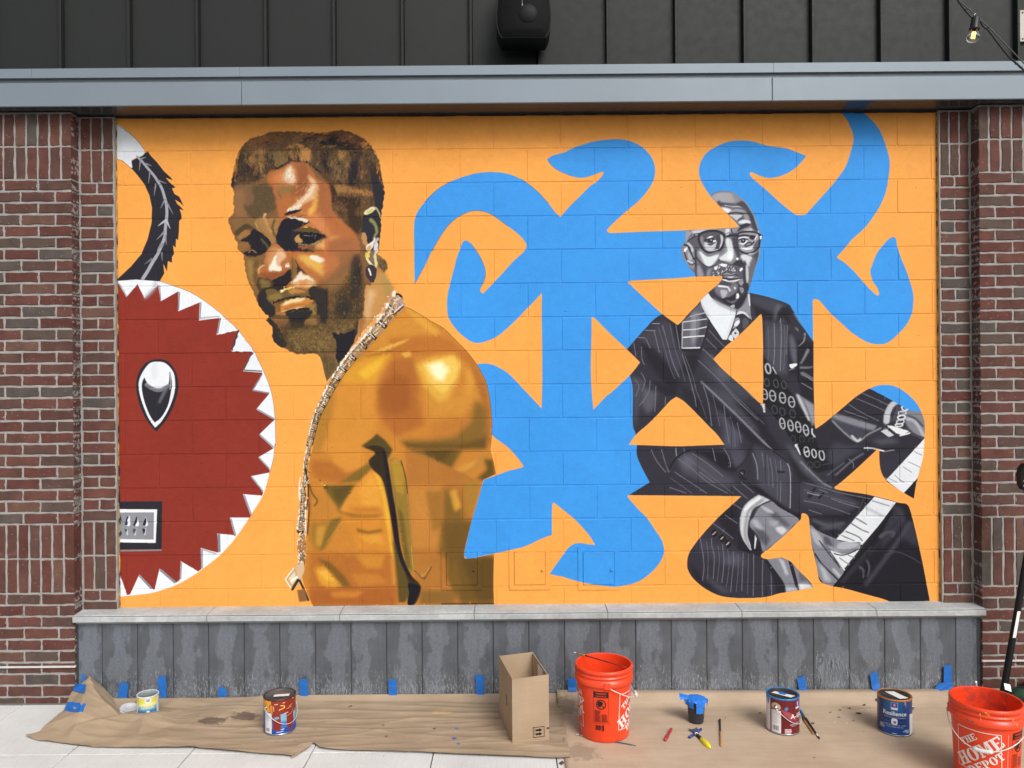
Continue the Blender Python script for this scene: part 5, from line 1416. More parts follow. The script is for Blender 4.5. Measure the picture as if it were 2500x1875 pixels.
def pillar(sgn,corner,strip_in,label):
    t=thing('brick_pillar',label,'pillar',(corner,YP,0)); X=lambda x:x-corner
    out=3.3
    m=MB(); a,b=sorted((sgn*out,corner+sgn*.005)); m.box(a-corner,b-corner,.0045,.4,-.03,3.485)
    a,b=sorted((corner+sgn*.0049,strip_in)); m.box(a-corner,b-corner,YS-YP+.0045,.4,-.03,3.482); m.build('mortar_bed',M_MORTAR,t)
    q=0
    for zc,h,sold in ROWS:
        if sold:
            k=0
            while k*.0677<abs(sgn*out-corner)-.04: brick(t,sgn*(.0295+k*.0677),0,zc,.0555,h); k+=1
            ws=abs(strip_in-corner)-.012; cw=ws/3
            for k in range(3): brick(t,-sgn*(.008+cw*(k+.5)),YS-YP,zc,cw-.0105,h)
        else:
            q+=1; x=0.0; first=True
            while x<abs(sgn*out-corner)-.05:
                half=first and q%2==0; wd=.0915 if half else .1925
                if x+wd>abs(sgn*out-corner): wd=.0915
                brick(t,sgn*(x+wd/2),0,zc,wd,h); x+=wd+.0113; first=False
            ws=abs(strip_in-corner)-.014
            if q%2: 
                for k in range(2): brick(t,-sgn*(.009+(ws)*(k*.5+.25)),YS-YP,zc,ws/2-.010,h)
            else: brick(t,-sgn*(.009+ws/2),YS-YP,zc,ws-.001,h)
    return t
XL,XR,ML,MR=-2.589,2.762,-2.377,2.573
pl=pillar(-1,XL,ML,'stepped red brick pillar at the left end of the mural'); pr=pillar(1,XR,MR,'stepped red brick pillar at the right end beside the leaning black pole')
M_FLASH=mat('white_flashing','#d9d7d2',.75,.5,var=.08)
for t,sg,cx,zz in ((pl,-1,XL,.215),(pr,1,XR,.207)):
    m=MB(); a,b=sorted((sg*-.006,sg*.7)); m.box(a,b,-.010,.003,zz-.005,zz+.005,.001); m.build('drip_strip',M_FLASH,t)
# ================================================================ painted block wall
wall=thing('mural_wall','painted concrete block wall with orange mural of two men and blue figure','wall',(0,0,0))
m=MB(); m.box(ML-.02,MR+.02,.0024,.35,.45,3.49); m.build('mortar_bed',M_MURAL,wall)
def block_mesh(w,h,seed):
    r=random.Random(seed); m=MB(); m.box(-w/2,w/2,0,.05,-h/2,h/2,.0024)
    m.v=[(x+r.uniform(-.001,.001),y+r.uniform(-.0006,.0006),zz+r.uniform(-.0012,.0012)) for x,y,zz in m.v]; return m.mesh('block')
BL={}
def block(x0,x1,z0,z1):
    w,h=x1-x0-.0075,z1-z0-.0075
    if w<.02: return
    k=(round(w,3),round(h,3))
    if k not in BL: BL[k]=[block_mesh(w,h,i+int(w*1000)) for i in range(4)]
    place('block',random.choice(BL[k]),M_MURAL,wall,((x0+x1)/2,random.uniform(-.0008,.0003),(z0+z1)/2))
zt=3.4825; row=0
zs=[3.4825,3.278]
while zs[-1]>.5: zs.append(zs[-1]-.2032)
for i in range(len(zs)-1):
    z1,z0=zs[i],max(zs[i+1],.5); off=-.5113+(0 if i%2==0 else .2032)
    xs=[ML]+[off+.4064*k for k in range(-8,10) if ML+.03<off+.4064*k<MR-.03]+[MR]
    for a,b in zip(xs,xs[1:]): block(a,b,z0,z1)
# paint lap and open joint at both ends and along the top
M_GAP=mat('black_sealant','#1b1a19',1,.7,bump=.3)
def ragged(name,x0,z0,z1,w,m_,y,n=90,seed=1):
    r=random.Random(seed); v=[];f=[]
    for i in range(n+1):
        zz=z0+(z1-z0)*i/n; a=r.uniform(.3,1)*w
        for dx,dy in ((-a,.004),(-a*.5,-.0045*r.uniform(.6,1)),(a*.5,-.0045*r.uniform(.6,1)),(a,.004)): v.append((x0+dx,y+dy,zz))
    for i in range(n):
        for k in range(3): f.append((i*4+k,i*4+k+1,i*4+k+5,i*4+k+4))
    mm=MB(); mm.add(v,f); return mm.build(name,m_,wall)
def lap_mat():
    g=NG('paint_lap'); geo=g.n('NewGeometry'); n=g.noise(geo.outputs['Position'],14,4); c=g.ramp(n,[(.44,lin('#22201c')),(.5,lin('#8b7a34')),(.6,lin('#c79a45'))]); g.base(c); g.rough(.6); return g.m
ragged('paint_lap',ML-.002,.53,3.475,.0075,lap_mat(),-.003,120,3); ragged('paint_lap',MR+.002,.53,3.475,.0085,_l if False else bpy.data.materials['paint_lap'],-.003,120,4)
mm=MB()
for i in range(70):
    xa=ML+(MR-ML)*i/70; xb=ML+(MR-ML)*(i+1)/70; mm.box(xa,xb,-.0035-random.random()*.002,.02,3.481+random.uniform(-.002,.0015),3.4898)
mm.build('top_sealant',M_GAP,wall)
# three painted access hatches near the foot of the wall
for (xa,xb,ya,yb) in ((1077.5,1177.5,1337,1439.5),(1243,1343.8,1336,1439),(1411,1512,1335.5,1439)):
    X0,Z1=P(xa,ya); X1,Z0=P(xb,yb); cx,cz=(X0+X1)/2,(Z0+Z1)/2; w_,h_=X1-X0,Z1-Z0
    fr=MB(); b=.028
    for (p,q,r_,s_) in ((-w_/2,w_/2,h_/2-b,h_/2),(-w_/2,w_/2,-h_/2,-h_/2+b),(-w_/2,-w_/2+b,-h_/2+b,h_/2-b),(w_/2-b,w_/2,-h_/2+b,h_/2-b)): fr.box(p,q,-.0055,.006,r_,s_)
    f=fr.build('access_hatch',M_MURAL,wall,(cx,0,cz))
    d=MB(); d.box(-w_/2+b+.002,w_/2-b-.002,-.0085,.004,-h_/2+b+.002,h_/2-b-.002,.0025); d.build('hatch_door',M_MURAL,f)
    kn=MB(); kn.lathe([(.0001,.009),(.006,.009),(.0085,.006),(.0085,0)],16); kn.v=[(x,-z_-.0085,y) for x,y,z_ in kn.v]; kn.build('latch',M_MURAL,f,(w_/2-.047,0,-.008))
# ================================================================ stone sill
def stone_mat():
    g=NG('cast_stone'); co=g.coord(); geo=g.n('NewGeometry'); n=g.noise(geo.outputs['Position'],5,6,.6); n2=g.noise(geo.outputs['Position'],40,4)
    c=g.ramp(n,[(.3,lin('#979b9b')),(.55,lin('#a9acac')),(.75,lin('#bcbfbe'))]); c=g.mix(1.0,c,g.ramp(n2,[(.3,(.9,.9,.9)),(.7,(1.06,1.06,1.06))]),'MULTIPLY'); g.base(c); g.rough(.7,0,.35); g.bump(n2,.3,.002); return g.m
M_STONE=stone_mat()
sill=thing('stone_sill','pale grey stone ledge running under the whole mural','sill',(0,-.14,.48))
sx=[-2.586]+[PX(x,1495,-.14) for x in (504.5,829,1157.5,1484,1811.5,2141)]+[2.768]
for a,b in zip(sx,sx[1:]):
    mm=MB(); prof=[(.004,.0),(0,.004),(0,.030),(.010,.041),(.142,.050),(.142,0)]
    n=len(prof); v=[(x,y,zz) for x in (a+.0022,b-.0022) for y,zz in prof]
    mm.add(v,[tuple(range(n))[::-1],tuple(range(n,2*n))]+[(i,(i+1)%n,(i+1)%n+n,i+n) for i in range(n)]); mm.build('sill_stone',M_STONE,sill)
mm=MB(); mm.box(-2.583,2.765,.003,.14,.003,.0375); mm.build('sill_joint_mortar',mat('joint_grey','#6f6f6d',1,.9),sill)
mm=MB(); mm.box(-2.575,2.745,.018,.13,-.012,-.0005); mm.build('drip_edge',mat('metal_edge','#83868a',.9,.4,.6,bump=.05),sill)
# ================================================================ zinc panels under the sill
def zinc_mat():
    g=NG('weathered_zinc'); tc=g.n('TexCoord'); co=g.coord(); oi=g.n('ObjectInfo')
    sp=g.n('SeparateXYZ'); g.l(tc.outputs['Object'],sp.inputs[0]); geo=g.n('NewGeometry')
    # tall uneven pale tongue in the middle of every sheet, darker wet look towards the seams
    mp=g.n('Mapping'); mp.inputs['Scale'].default_value=(11,1,6); g.l(co,mp.inputs['Vector'])
    wob=g.noise(mp.outputs[0],1.0,5,.6); xx=g.math('ADD',sp.outputs[0],g.math('MULTIPLY',g.math('SUBTRACT',wob,.5),.26)); xx=g.math('ADD',xx,g.math('MULTIPLY',g.math('SUBTRACT',oi.outputs['Random'],.5),.05))
    tong=g.ramp(g.math('ABSOLUTE',xx),[(.044,(1,1,1)),(.056,(.0,.0,.0))])
    str_=g.n('Mapping'); str_.inputs['Scale'].default_value=(60,1,5); g.l(co,str_.inputs['Vector']); st=g.noise(str_.outputs[0],1,4,.6)
    fine=g.noise(co,70,4,.7); cloud=g.noise(co,7,4,.6)
    dark=g.ramp(cloud,[(.3,lin('#54585e')),(.7,lin('#62666d'))]); pale=g.ramp(fine,[(.3,lin('#676d76')),(.7,lin('#7d838c'))])
    c=g.mix(g.math('MULTIPLY',tong,.7),dark,pale); c=g.mix(1.0,c,g.ramp(st,[(.3,(.9,.9,.9)),(.7,(1.08,1.08,1.08))]),'MULTIPLY')
    # lime splash and runs rising from the ground
    up=g.math('SUBTRACT',.20,sp.outputs[2]); up=g.math('MULTIPLY',up,5.0)
    rm=g.n('Mapping'); rm.inputs['Scale'].default_value=(85,1,17); g.l(co,rm.inputs['Vector']); run=g.noise(rm.outputs[0],1,4,.66,2.2)
    msk=g.ramp(g.math('ADD',run,g.math('MULTIPLY',up,.17)),[(.615,(0,0,0)),(.69,(1,1,1))])
    c=g.mix(g.math('MULTIPLY',msk,.5),c,lin('#b0b6bd'))
    vo=g.n('TexVoronoi'); vo.inputs['Scale'].default_value=70; g.l(co,vo.inputs['Vector']); spk=g.ramp(vo.outputs['Distance'],[(.10,(1,1,1)),(.2,(0,0,0))])
    c=g.mix(g.math('MULTIPLY',g.math('MULTIPLY',spk,g.ramp(cloud,[(.5,(0,0,0)),(.65,(1,1,1))])),.35),c,lin('#9fa5ab'))
    g.base(c); g.rough(g.ramp(cloud,[(.3,(.42,.42,.42)),(.7,(.6,.6,.6))]),.35,.5); g.bump(cloud,.15,.006); return g.m
M_ZINC=zinc_mat()
YB=-.1
zbase=thing('zinc_cladding','streaky dark grey metal panels below the stone ledge','cladding',(0,YB,0))
px0=[179,249]+[335.3+86.9*k for k in range(0,25)]
bx=[-2.575]+[PX(x,1600,YB) for x in px0[1:] if PX(x,1600,YB)<2.68]+[2.735]
for a,b in zip(bx,bx[1:]):
    wv=b-a; mm=MB(); e=.0018
    prof=[(-wv/2+e,.012),(-wv/2+e,.002),(-wv/2+e+.004,0),(wv/2-e-.004,random.uniform(-.001,.001)),(wv/2-e,.002),(wv/2-e,.012)]
    n=len(prof); v=[(x,y,zz) for zz in (0,.468) for x,y in prof]; mm.add(v,[(i,i+1,i+1+n,i+n) for i in range(n-1)])
    mm.build('panel',M_ZINC,zbase,((a+b)/2,0,0))
mm=MB(); mm.box(-2.59,2.765,.0075,.12,-.02,.475); mm.build('backing',mat('seam_dark','#34363a',1,.6),zbase)
# lime drips that ran from the block joints on one panel
rr=random.Random(5); dm=MB()
for k in range(26):
    x,zz=P(1600+rr.uniform(965,1105)/2.458,1450+rr.uniform(335,395)/2.458,YB); pts=[(x,0,zz)]; L=rr.uniform(.04,.2)
    for i in range(8): x+=rr.gauss(0,.0025); zz-=L/8; pts.append((x,0,zz))
    for p,q in zip(pts,pts[1:]):
        wd=rr.uniform(.0008,.0022); dm.add([(p[0]-wd,-.0016,p[2]),(p[0]+wd,-.0016,p[2]),(q[0]+wd,-.0016,q[2]),(q[0]-wd,-.0016,q[2])],[(0,1,2,3)])
for k in range(9):
    x,zz=P(1600+(1105+k*14)/2.458,1450+(385+k*16)/2.458,YB); x0,z0_=x,zz
    for i in range(6):
        x1,z1_=x0+rr.gauss(.002,.003),z0_-rr.uniform(.008,.02); dm.add([(x0-.0012,-.0016,z0_),(x0+.0012,-.0016,z0_),(x1+.0012,-.0016,z1_),(x1-.0012,-.0016,z1_)],[(0,1,2,3)]); x0,z0_=x1,z1_
tag(dm.build('lime_runs',mat('lime','#8f949b',.9,.8,bump=0),zbase),kind='stuff')
# ================================================================ eaves: soffit, fascia, standing-seam siding
def metal_paint(name,hexc,rough,metal,k=1,spec=.5):
    g=NG(name); geo=g.n('NewGeometry'); n=g.noise(geo.outputs['Position'],1.3,4); n2=g.noise(geo.outputs['Position'],18,3)
    c=sc(lin(hexc),k); g.base(g.ramp(n,[(.3,sc(c,.93)),(.7,sc(c,1.06))])); g.rough(g.ramp(n2,[(.3,(rough*.9,)*3),(.7,(rough*1.15,)*3)]),metal,spec); g.bump(n,.10,.02); return g.m
M_FASC=metal_paint('fascia_metal','#88939c',.4,.2,.80,.35); M_SOFF=metal_paint('soffit_metal','#66676a',.2,.72); M_SIDE=metal_paint('dark_siding','#3a3d3b',.5,.0,.44,.22)
YF=-.2
fas=thing('fascia','long blue-grey metal fascia above the mural','fascia',(0,YF,3.484))
j1=[-6.2]+[PX(x,225,YF) for x in (589,1885.5)]+[6.2]
for a,b in zip(j1,j1[1:]): mm=MB(); mm.box(a+.001,b-.001,0,.014,0,.137,.003); mm.build('fascia_board',M_FASC,fas)
j2=[-6.2]+[PX(x,172,YF) for x in (78,586,1888)]+[6.2]
for a,b in zip(j2,j2[1:]):
    mm=MB(); v=[(x,y,zz) for x in (a+.0008,b-.0008) for y,zz in ((-.004,.163),(-.004,.217),(.02,.223),(.21,.235),(.21,.163))]
    mm.add(v,[(0,1,2,3,4)[::-1],(5,6,7,8,9)]+[(i,(i+1)%5,(i+1)%5+5,i+5) for i in range(5)]); mm.build('cap_flashing',M_FASC,fas)
mm=MB(); mm.box(-6.2,6.2,.0146,.1,.1,.1628); mm.build('reveal_groove',metal_paint('groove_metal','#6b7278',.5,.2),fas)
mm=MB(); mm.box(-6.2,6.2,.0145,.7,.0065,.02); mm.build('soffit_panel',M_SOFF,fas)
sid=thing('standing_seam_siding','dark grey standing seam metal wall above the fascia','siding',(0,0,3.65))
rx=[-.231+.4105*k for k in range(-15,17)]
for a,b in zip(rx,rx[1:]):
    mm=MB(); mm.box(a+.0105,b-.0105,0,.02,0,1.6); mm.build('siding_panel',M_SIDE,sid)
for a in rx:
    mm=MB(); mm.box(a-.008,a+.008,-.036,.02,0,1.6,.002); mm.build('seam_rib',M_SIDE,sid)
mm=MB(); mm.box(-6.4,6.3,.012,.2,-.1,1.6); mm.build('backing',M_GAP,sid)
# ================================================================ ground and sidewalk
def conc_mat():
    g=NG('broom_concrete'); co=g.coord(); geo=g.n('NewGeometry'); pos=geo.outputs['Position']
    n=g.noise(pos,2.4,6,.6); mp=g.n('Mapping'); mp.inputs['Scale'].default_value=(140,6,1); g.l(pos,mp.inputs['Vector']); br=g.noise(mp.outputs[0],1,4,.6); sp=g.noise(pos,120,3)
    c=g.ramp(n,[(.3,sc(lin('#c2c2c0'),1.02)),(.7,sc(lin('#d3d3d1'),1.02))]); c=g.mix(1.0,c,g.ramp(br,[(.3,(.93,.93,.93)),(.7,(1.04,1.04,1.04))]),'MULTIPLY'); c=g.mix(1.0,c,g.ramp(sp,[(.3,(.93,.93,.92)),(.7,(1.04,1.04,1.04))]),'MULTIPLY')
    vo=g.n('TexVoronoi'); vo.inputs['Scale'].default_value=5.5; g.l(pos,vo.inputs['Vector']); c=g.mix(g.ramp(vo.outputs['Distance'],[(.02,(.7,.7,.7)),(.045,(0,0,0))]),c,sc(lin('#6a655e'),.8))
    g.base(c); g.rough(.85,0,.3); g.bump(br,.35,.002); return g.m
M_CONC=conc_mat()
mm=MB(); mm.add([(-900,-900,-.12),(900,-900,-.12),(900,900,-.12),(-900,900,-.12)],[(0,1,2,3)]); tag(mm.build('ground',mat('asphalt','#4a4a4b',1,.9,scale=3,bump=.4)),kind='structure')
walk=MB(); walk.box(-6.0,6.1,-5.3,.3,-.11,-.022); wk=walk.build('sidewalk',mat('joint_dirt','#3f3c38',1,.95)); tag(wk,kind='structure')
sm_=MB(); sm_.box(-.3062,.3062,-.3062,.3062,-.09,0,.002); sm=sm_.mesh('slab')
for i in range(-6,13):
    for j in range(0,8): place('slab',sm,M_CONC,wk,(-2.266+.618*(i+.5),-.129-.618*(j+.5),random.uniform(-.0012,.0008)))
st_=MB(); st_.box(-5.9,5.8,-.122,.05,-.05,-.001); st_.build('wall_foot_strip',mat('wall_foot','#77736d',.9,.9),wk)

# the building carries on past the pillars, outside the photograph
def far_brick():
    g=NG('plain_brickwork'); geo=g.n('NewGeometry'); sp=g.n('SeparateXYZ'); g.l(geo.outputs['Position'],sp.inputs[0]); cb=g.n('CombineXYZ'); g.l(sp.outputs[0],cb.inputs[0]); g.l(sp.outputs[2],cb.inputs[1])
    bt=g.n('TexBrick'); bt.inputs['Color1'].default_value=sc(lin('#5b3c35'),.95); bt.inputs['Color2'].default_value=sc(lin('#54443d'),.95); bt.inputs['Mortar'].default_value=sc(lin('#9a9691'),.9)
    bt.inputs['Scale'].default_value=1; bt.inputs['Brick Width'].default_value=.2038; bt.inputs['Row Height'].default_value=.0678; bt.inputs['Mortar Size'].default_value=.0055; g.l(cb.outputs[0],bt.inputs['Vector'])
    g.base(bt.outputs['Color']); g.rough(.9,0,.2); return g.m
_fb=far_brick()
for a,b2_ in ((-6.1,-3.301),(3.301,6.0)):
    mm=MB(); mm.box(a,b2_,-.03,.4,-.05,3.486); tag(mm.build('building_wall',_fb),kind='structure')

# ================================================================ floor coverings
from mathutils import noise as MN
def kraft_mat(name,cols,stains,crk=.16):
    g=NG(name); geo=g.n('NewGeometry'); pos=geo.outputs['Position']; n=g.noise(pos,3,6,.6); mp=g.n('Mapping'); mp.inputs['Scale'].default_value=(3,26,26); g.l(pos,mp.inputs['Vector']); st=g.noise(mp.outputs[0],1,5,.6); fine=g.noise(pos,160,3)
    c=g.ramp(n,[(.3,lin(cols[0])),(.7,lin(cols[1]))]); c=g.mix(1.0,c,g.ramp(st,[(.3,(.93,.93,.93)),(.7,(1.05,1.05,1.05))]),'MULTIPLY'); c=g.mix(1.0,c,g.ramp(fine,[(.3,(.96,.96,.96)),(.7,(1.03,1.03,1.03))]),'MULTIPLY')
    sn=g.noise(pos,16,5,.65)
    for (x,y,rx,ry,hexc,a) in stains:
        m_=g.n('Mapping'); m_.inputs['Location'].default_value=(-x/rx,-y/ry,0); m_.inputs['Scale'].default_value=(1/rx,1/ry,0); g.l(pos,m_.inputs['Vector'])
        ln=g.n('VectorMath',operation='LENGTH'); g.l(m_.outputs[0],ln.inputs[0]); q=g.math('ADD',ln.outputs['Value'],g.math('MULTIPLY',g.math('SUBTRACT',sn,.5),2.6))
        c=g.mix(g.math('MULTIPLY',g.ramp(q,[(.75,(1,1,1)),(1.0,(0,0,0))]),a),c,lin(hexc))
    g.base(c); g.rough(.72,0,.3); cr=g.math('ABSOLUTE',g.math('SUBTRACT',g.noise(pos,9,4,.6,.6),.5)); g.bump(g.math('ADD',g.math('MULTIPLY',cr,4.0),g.math('MULTIPLY',st,.8)),crk,.006); return g.m
def cr3(x,y): return x/2.458,1450+y/2.458
def cr4(x,y): return 700+x/2.458,1450+y/2.458
def cr5(x,y): return 1600+x/2.458,1450+y/2.458
def g3(x,y,z=0): return G(*cr3(x,y),z)
def g4(x,y,z=0): return G(*cr4(x,y),z)
def g5(x,y,z=0): return G(*cr5(x,y),z)
s1=g3(1285,775); s2=g3(1475,745); s3=g4(945,725); s4=g4(590,730)
M_KRAFT=kraft_mat('kraft_paper',('#96826b','#a6927a'),[(s1[0],s1[1],.085,.045,'#5a4a43',.8),(s2[0],s2[1],.085,.05,'#5a4a43',.8),(s3[0],s3[1],.05,.02,'#c59a6a',.6)])
front=[(-2.66,-.50)]+[g3(*p) for p in ((130,852),(222,884),(400,908),(540,926),(800,932),(1170,934),(1450,960),(1700,978),(1752,986),(1800,955),(1850,912),(1885,905))]+[g4(*p) for p in ((200,936),(300,946),(600,955),(890,966),(1300,985),(1640,996))]+[(.275,g4(1640,996)[1])]
fx=np.array([p[0] for p in front]); fy=np.array([p[1] for p in front]); o_=np.argsort(fx); fx,fy=fx[o_],fy[o_]
from mathutils import geometry as MG
def zq(zx,zy,z_): x,y=G(zx/2.54,1600+zy/2.54,z_); return (x,y,z_)
CP=[zq(555,130,.17),zq(572,165,.155),zq(535,175,.15),zq(450,215,.112),zq(525,235,.135),zq(400,340,.052),zq(500,350,.085),zq(340,392,.02),zq(272,445,.02),zq(130,495,.012),zq(150,512,.006),zq(215,505,.010),zq(235,532,.005),zq(400,560,.008),zq(550,578,.009),zq(590,573,.004),
 zq(580,200,.14),zq(596,300,.085),zq(604,400,.042),zq(540,525,.012),zq(470,430,.045),zq(400,470,.022),zq(655,295,.075),zq(620,400,.05),zq(745,372,.034),zq(640,395,.05),zq(780,362,.05),zq(820,420,.026),zq(900,372,.055),zq(965,402,.03),zq(1100,432,.006),zq(860,495,.02),zq(700,500,.016),zq(985,560,.012),zq(1000,520,.02),zq(1190,500,.012),zq(1225,580,.006),zq(1400,520,.005),
 (-2.36,-.118,.034),(-2.2,-.118,.034),(-1.9,-.118,.034),(-1.5,-.118,.034),(-2.3,-.2,.012),(-2.1,-.2,.006),(-1.9,-.22,.006),(-1.75,-.5,.006),(-1.4,-.3,.006),(-1.4,-.72,.006),(-1.0,-.118,.034),(-1.0,-.9,.006),(-2.5,-.118,.172)]
_dv,_de,_df,*_=MG.delaunay_2d_cdt([Vector((p[0],p[1])) for p in CP],[],[],0,1e-5,True)
_tri=[]
for f_ in _df:
    _tri.append([(_dv[i].x,_dv[i].y,min(CP,key=lambda p:(p[0]-_dv[i].x)**2+(p[1]-_dv[i].y)**2)[2]) for i in f_])
def ridge_h(x,y):
    for (x0,y0,z0_),(x1,y1,z1_),(x2_,y2_,z2_) in _tri:
        d=(y1-y2_)*(x0-x2_)+(x2_-x1)*(y0-y2_)
        if abs(d)<1e-12: continue
        a_=((y1-y2_)*(x-x2_)+(x2_-x1)*(y-y2_))/d; b_=((y2_-y0)*(x-x2_)+(x0-x2_)*(y-y2_))/d
        if a_>=-1e-6 and b_>=-1e-6 and a_+b_<=1+1e-6: return a_*z0_+b_*z1_+(1-a_-b_)*z2_
    return .006
def sheet(name,x0f,x1,yfront,yb,nx,ny,height,m_):
    v=[];f=[]
    for j in range(ny+1):
        t=j/ny
        for i in range(nx+1):
            s_=i/nx; x=x0f(t)+(x1-x0f(t))*s_; yf=yfront(x); tt=t**.85; y=yb+(yf-yb)*tt; v.append((x,y,height(x,y,t,s_)))
    for j in range(ny):
        for i in range(nx): a=j*(nx+1)+i; f.append((a,a+1,a+nx+2,a+nx+1))
    mm=MB(); mm.add(v,f,sm=True); return mm.build(name,m_)
def kh(x,y,t,s_):
    lf=max(0,min(1,(-1.5-x)/.5)); rg=lambda a_,b_,k_:(1-abs(MN.noise(Vector((a_,b_,k_)))))**5
    n=(rg(x*1.1,y*9+x*.6,3)*.008+rg(x*2.1+4,y*15-x*.8,7)*.005)*(1-lf*.6)+lf*(rg(x*4+y*3,y*5-x*2,2)*.006+MN.noise(Vector((x*9,y*9,2)))*.003)+MN.noise(Vector((x*2.2,y*22,1)))*.0015-.002
    if x<-1.42: z=ridge_h(x,y)+n
    else: z=.0065+n
    if x>-1.5 and t<.06: z=max(z,.034*(1-t/.06)**1.5+.004)
    if t>.97: z+=.003*MN.noise(Vector((x*9,0,3)))
    return max(z,.0028)
LEFTP=sorted([(zq(*q)[1],zq(*q)[0]) for q in ((555,130,.17),(450,215,.112),(400,340,.052),(340,392,.02),(272,445,.02),(130,495,.012))]+[(-.1125,-2.505)])
_ly=[p[0] for p in LEFTP]; _lx=[p[1] for p in LEFTP]
def left_x(t): return float(np.interp(-.1125+(-.53+.1125)*t**.85,_ly,_lx))
def surf_hit(px,py,lift=.003):
    x_,y_=_uv(px,py); best=None
    d=3.7
    while d<4.53:
        X_=x_*d/F_PX; Z_=CAM_H-y_*d/F_PX; Y_=d-CAM_D
        if Z_<=max(ridge_h(X_,Y_),.003)+lift: return (X_,Y_,Z_)
        d+=.004
    return (x_*4.528/F_PX,-.115,CAM_H-y_*4.528/F_PX)
yfr=lambda x: float(np.interp(x,fx,fy))
kp=sheet('kraft_paper',left_x,.275,yfr,-.1125,420,90,kh,M_KRAFT)
tag(kp,'wrinkled brown kraft paper taped along the wall foot, bunched at its left end','paper')
# folded torn flap at the paper's front edge
fl=MB(); q=[g3(1742,955,.01),g3(1752,988,.004),g3(1845,925,.012),g3(1880,900,.02),g3(1800,905,.016)]
fl.add([(q[0][0],q[0][1],.012),(q[1][0],q[1][1],.006),(q[2][0],q[2][1],.014),(q[3][0],q[3][1],.03),(q[4][0],q[4][1],.022)],[(0,1,2,4),(2,3,4)]); fl.build('torn_flap',M_KRAFT,kp)
c1=g4(1780,960); c2=g4(1690,690); c3=g5(1200,690); c4=g4(1760,920)
M_CARD=kraft_mat('floor_board',('#ab957d','#bba68f'),[(c1[0],c1[1],.09,.10,'#6b5c4e',.4),(c2[0],c2[1],.08,.10,'#5f5145',.45),(c3[0],c3[1],.1,.03,'#6d5640',.3)],.05)
def ch(x,y,t,s_):
    z=.0075+MN.noise(Vector((x*1.5,y*2.5,11)))*.002+max(0,(1-t/.055))**1.6*(.052-.012*min(1,(x-.25)/1.2)) if t<.055 else .0075+MN.noise(Vector((x*1.5,y*2.5,11)))*.002
    return z
fb=sheet('floor_board',lambda t:.248+.006*math.sin(t*9),3.35,lambda x:-1.75,-.1135,120,90,ch,M_CARD); tag(fb,'flat tan paperboard sheet covering the ground under the cans and buckets','paperboard')
fb.modifiers.new('thickness','SOLIDIFY').thickness=.0016
# loose flecks and dried paint crumbs
def flecks(name,label,spots,hexc,seed):
    r=random.Random(seed); mm=MB()
    for (x,y),k in spots:
        n=r.randint(5,7); a0=r.uniform(0,6); mm.add([(x+k*r.uniform(.5,1)*math.cos(a0+i*6.283/n),y+k*.6*r.uniform(.5,1)*math.sin(a0+i*6.283/n),r.uniform(.0005,.004)) for i in range(n)],[tuple(range(n))])
    return mm
# crumbs carry a colour of their own: one object a colour
sets=[('#2d2b2c','dark crumbs of dried paint scattered on the paperboard',[((1050,715),.012),((1110,700),.01),((1165,690),.012),((1220,720),.02),((1255,670),.014),((1190,763),.008),((1250,832),.007),((780,833),.008),((630,718),.012),((945,780),.014),((420,748),.006),((955,985),.008)],5),
      ('#dcd8d0','white flecks of dried paint on the paperboard',[((1268,697),.008),((1280,708),.007),((1075,775),.007),((1148,780),.006),((1409,895),.005),((1272,680),.006)],5),
      ('#2f6fb4','blue scraps of tape and paint lying on the floor coverings',[((1103,744),.013),((0,0),0)],5)]
for hexc,lab,sp,fr in sets:
    pts=[(g5(*p,.008),k) for p,k in sp if k>0]
    if hexc=='#2f6fb4': pts+=[(g4(1008,870,.008),.02),(g4(1030,902,.008),.013),(g4(1020,810,.008),.012)]
    if hexc=='#2d2b2c': pts+=[(g4(580,790,.008),.012),(g4(885,812,.008),.012),(g4(1550,915,.008),.03),(g3(1770,888,.008),.004)]
    mm=flecks('f',lab,pts,hexc,3); mm.v=[(x,y,z_+.0105) for x,y,z_ in mm.v]; tag(mm.build('paint_crumbs',mat('crumb'+hexc,hexc,.9,.6,bump=0)),lab,'paint crumbs',kind='stuff')
mm=flecks('f','',[(g4(378,680,.01),.016),(g4(390,676,.01),.009),(g4(597,858,.01),.012),(g3(1662,890,.01),.006)],'#8f3327',4); mm.v=[(x,y,z_+.0125) for x,y,z_ in mm.v]; tag(mm.build('paint_crumbs',mat('crumb_red','#8f3327',.9,.6,bump=0)),'red flecks of dried paint on the kraft paper','paint crumbs',kind='stuff')
# ================================================================ painter's tape strips
M_TAPE=mat('painters_tape','#1f6cc0',.85,.6,var=.1,scale=40,bump=.2,bscale=300)
def tape(pts,label,Y=-.1165,bot=None,seed=0):
    r=random.Random(seed); q=[P(*p,Y) for p in pts]; (ax,az),(bx_,bz),(cx,cz),(dx,dz)=q     # tl tr br bl
    n=8; v=[]
    for i in range(n+1):
        t=i/n; xl=ax+(dx-ax)*t; zl=az+(dz-az)*t; xr=bx_+(cx-bx_)*t; zr=bz+(cz-bz)*t
        off=-.0006*r.random() if t<.72 else -(t-.72)*.05
        zl=max(zl,.012); zr=max(zr,.012)
        v+=[(xl,Y+off,zl),((xl+xr)/2,Y+off-.0012*r.random(),(zl+zr)/2+r.uniform(-.001,.001)),(xr,Y+off,zr)]
    mm=MB(); mm.add(v,[(i*3+k,i*3+k+1,i*3+k+4,i*3+k+3) for i in range(n) for k in (0,1)]); o=mm.build('tape_strip',M_TAPE)
    o.modifiers.new('t','SOLIDIFY').thickness=.0004; return tag(o,label,'tape','strips of blue painters tape along the wall')
T=lambda f,*p:[f(*a) for a in p]
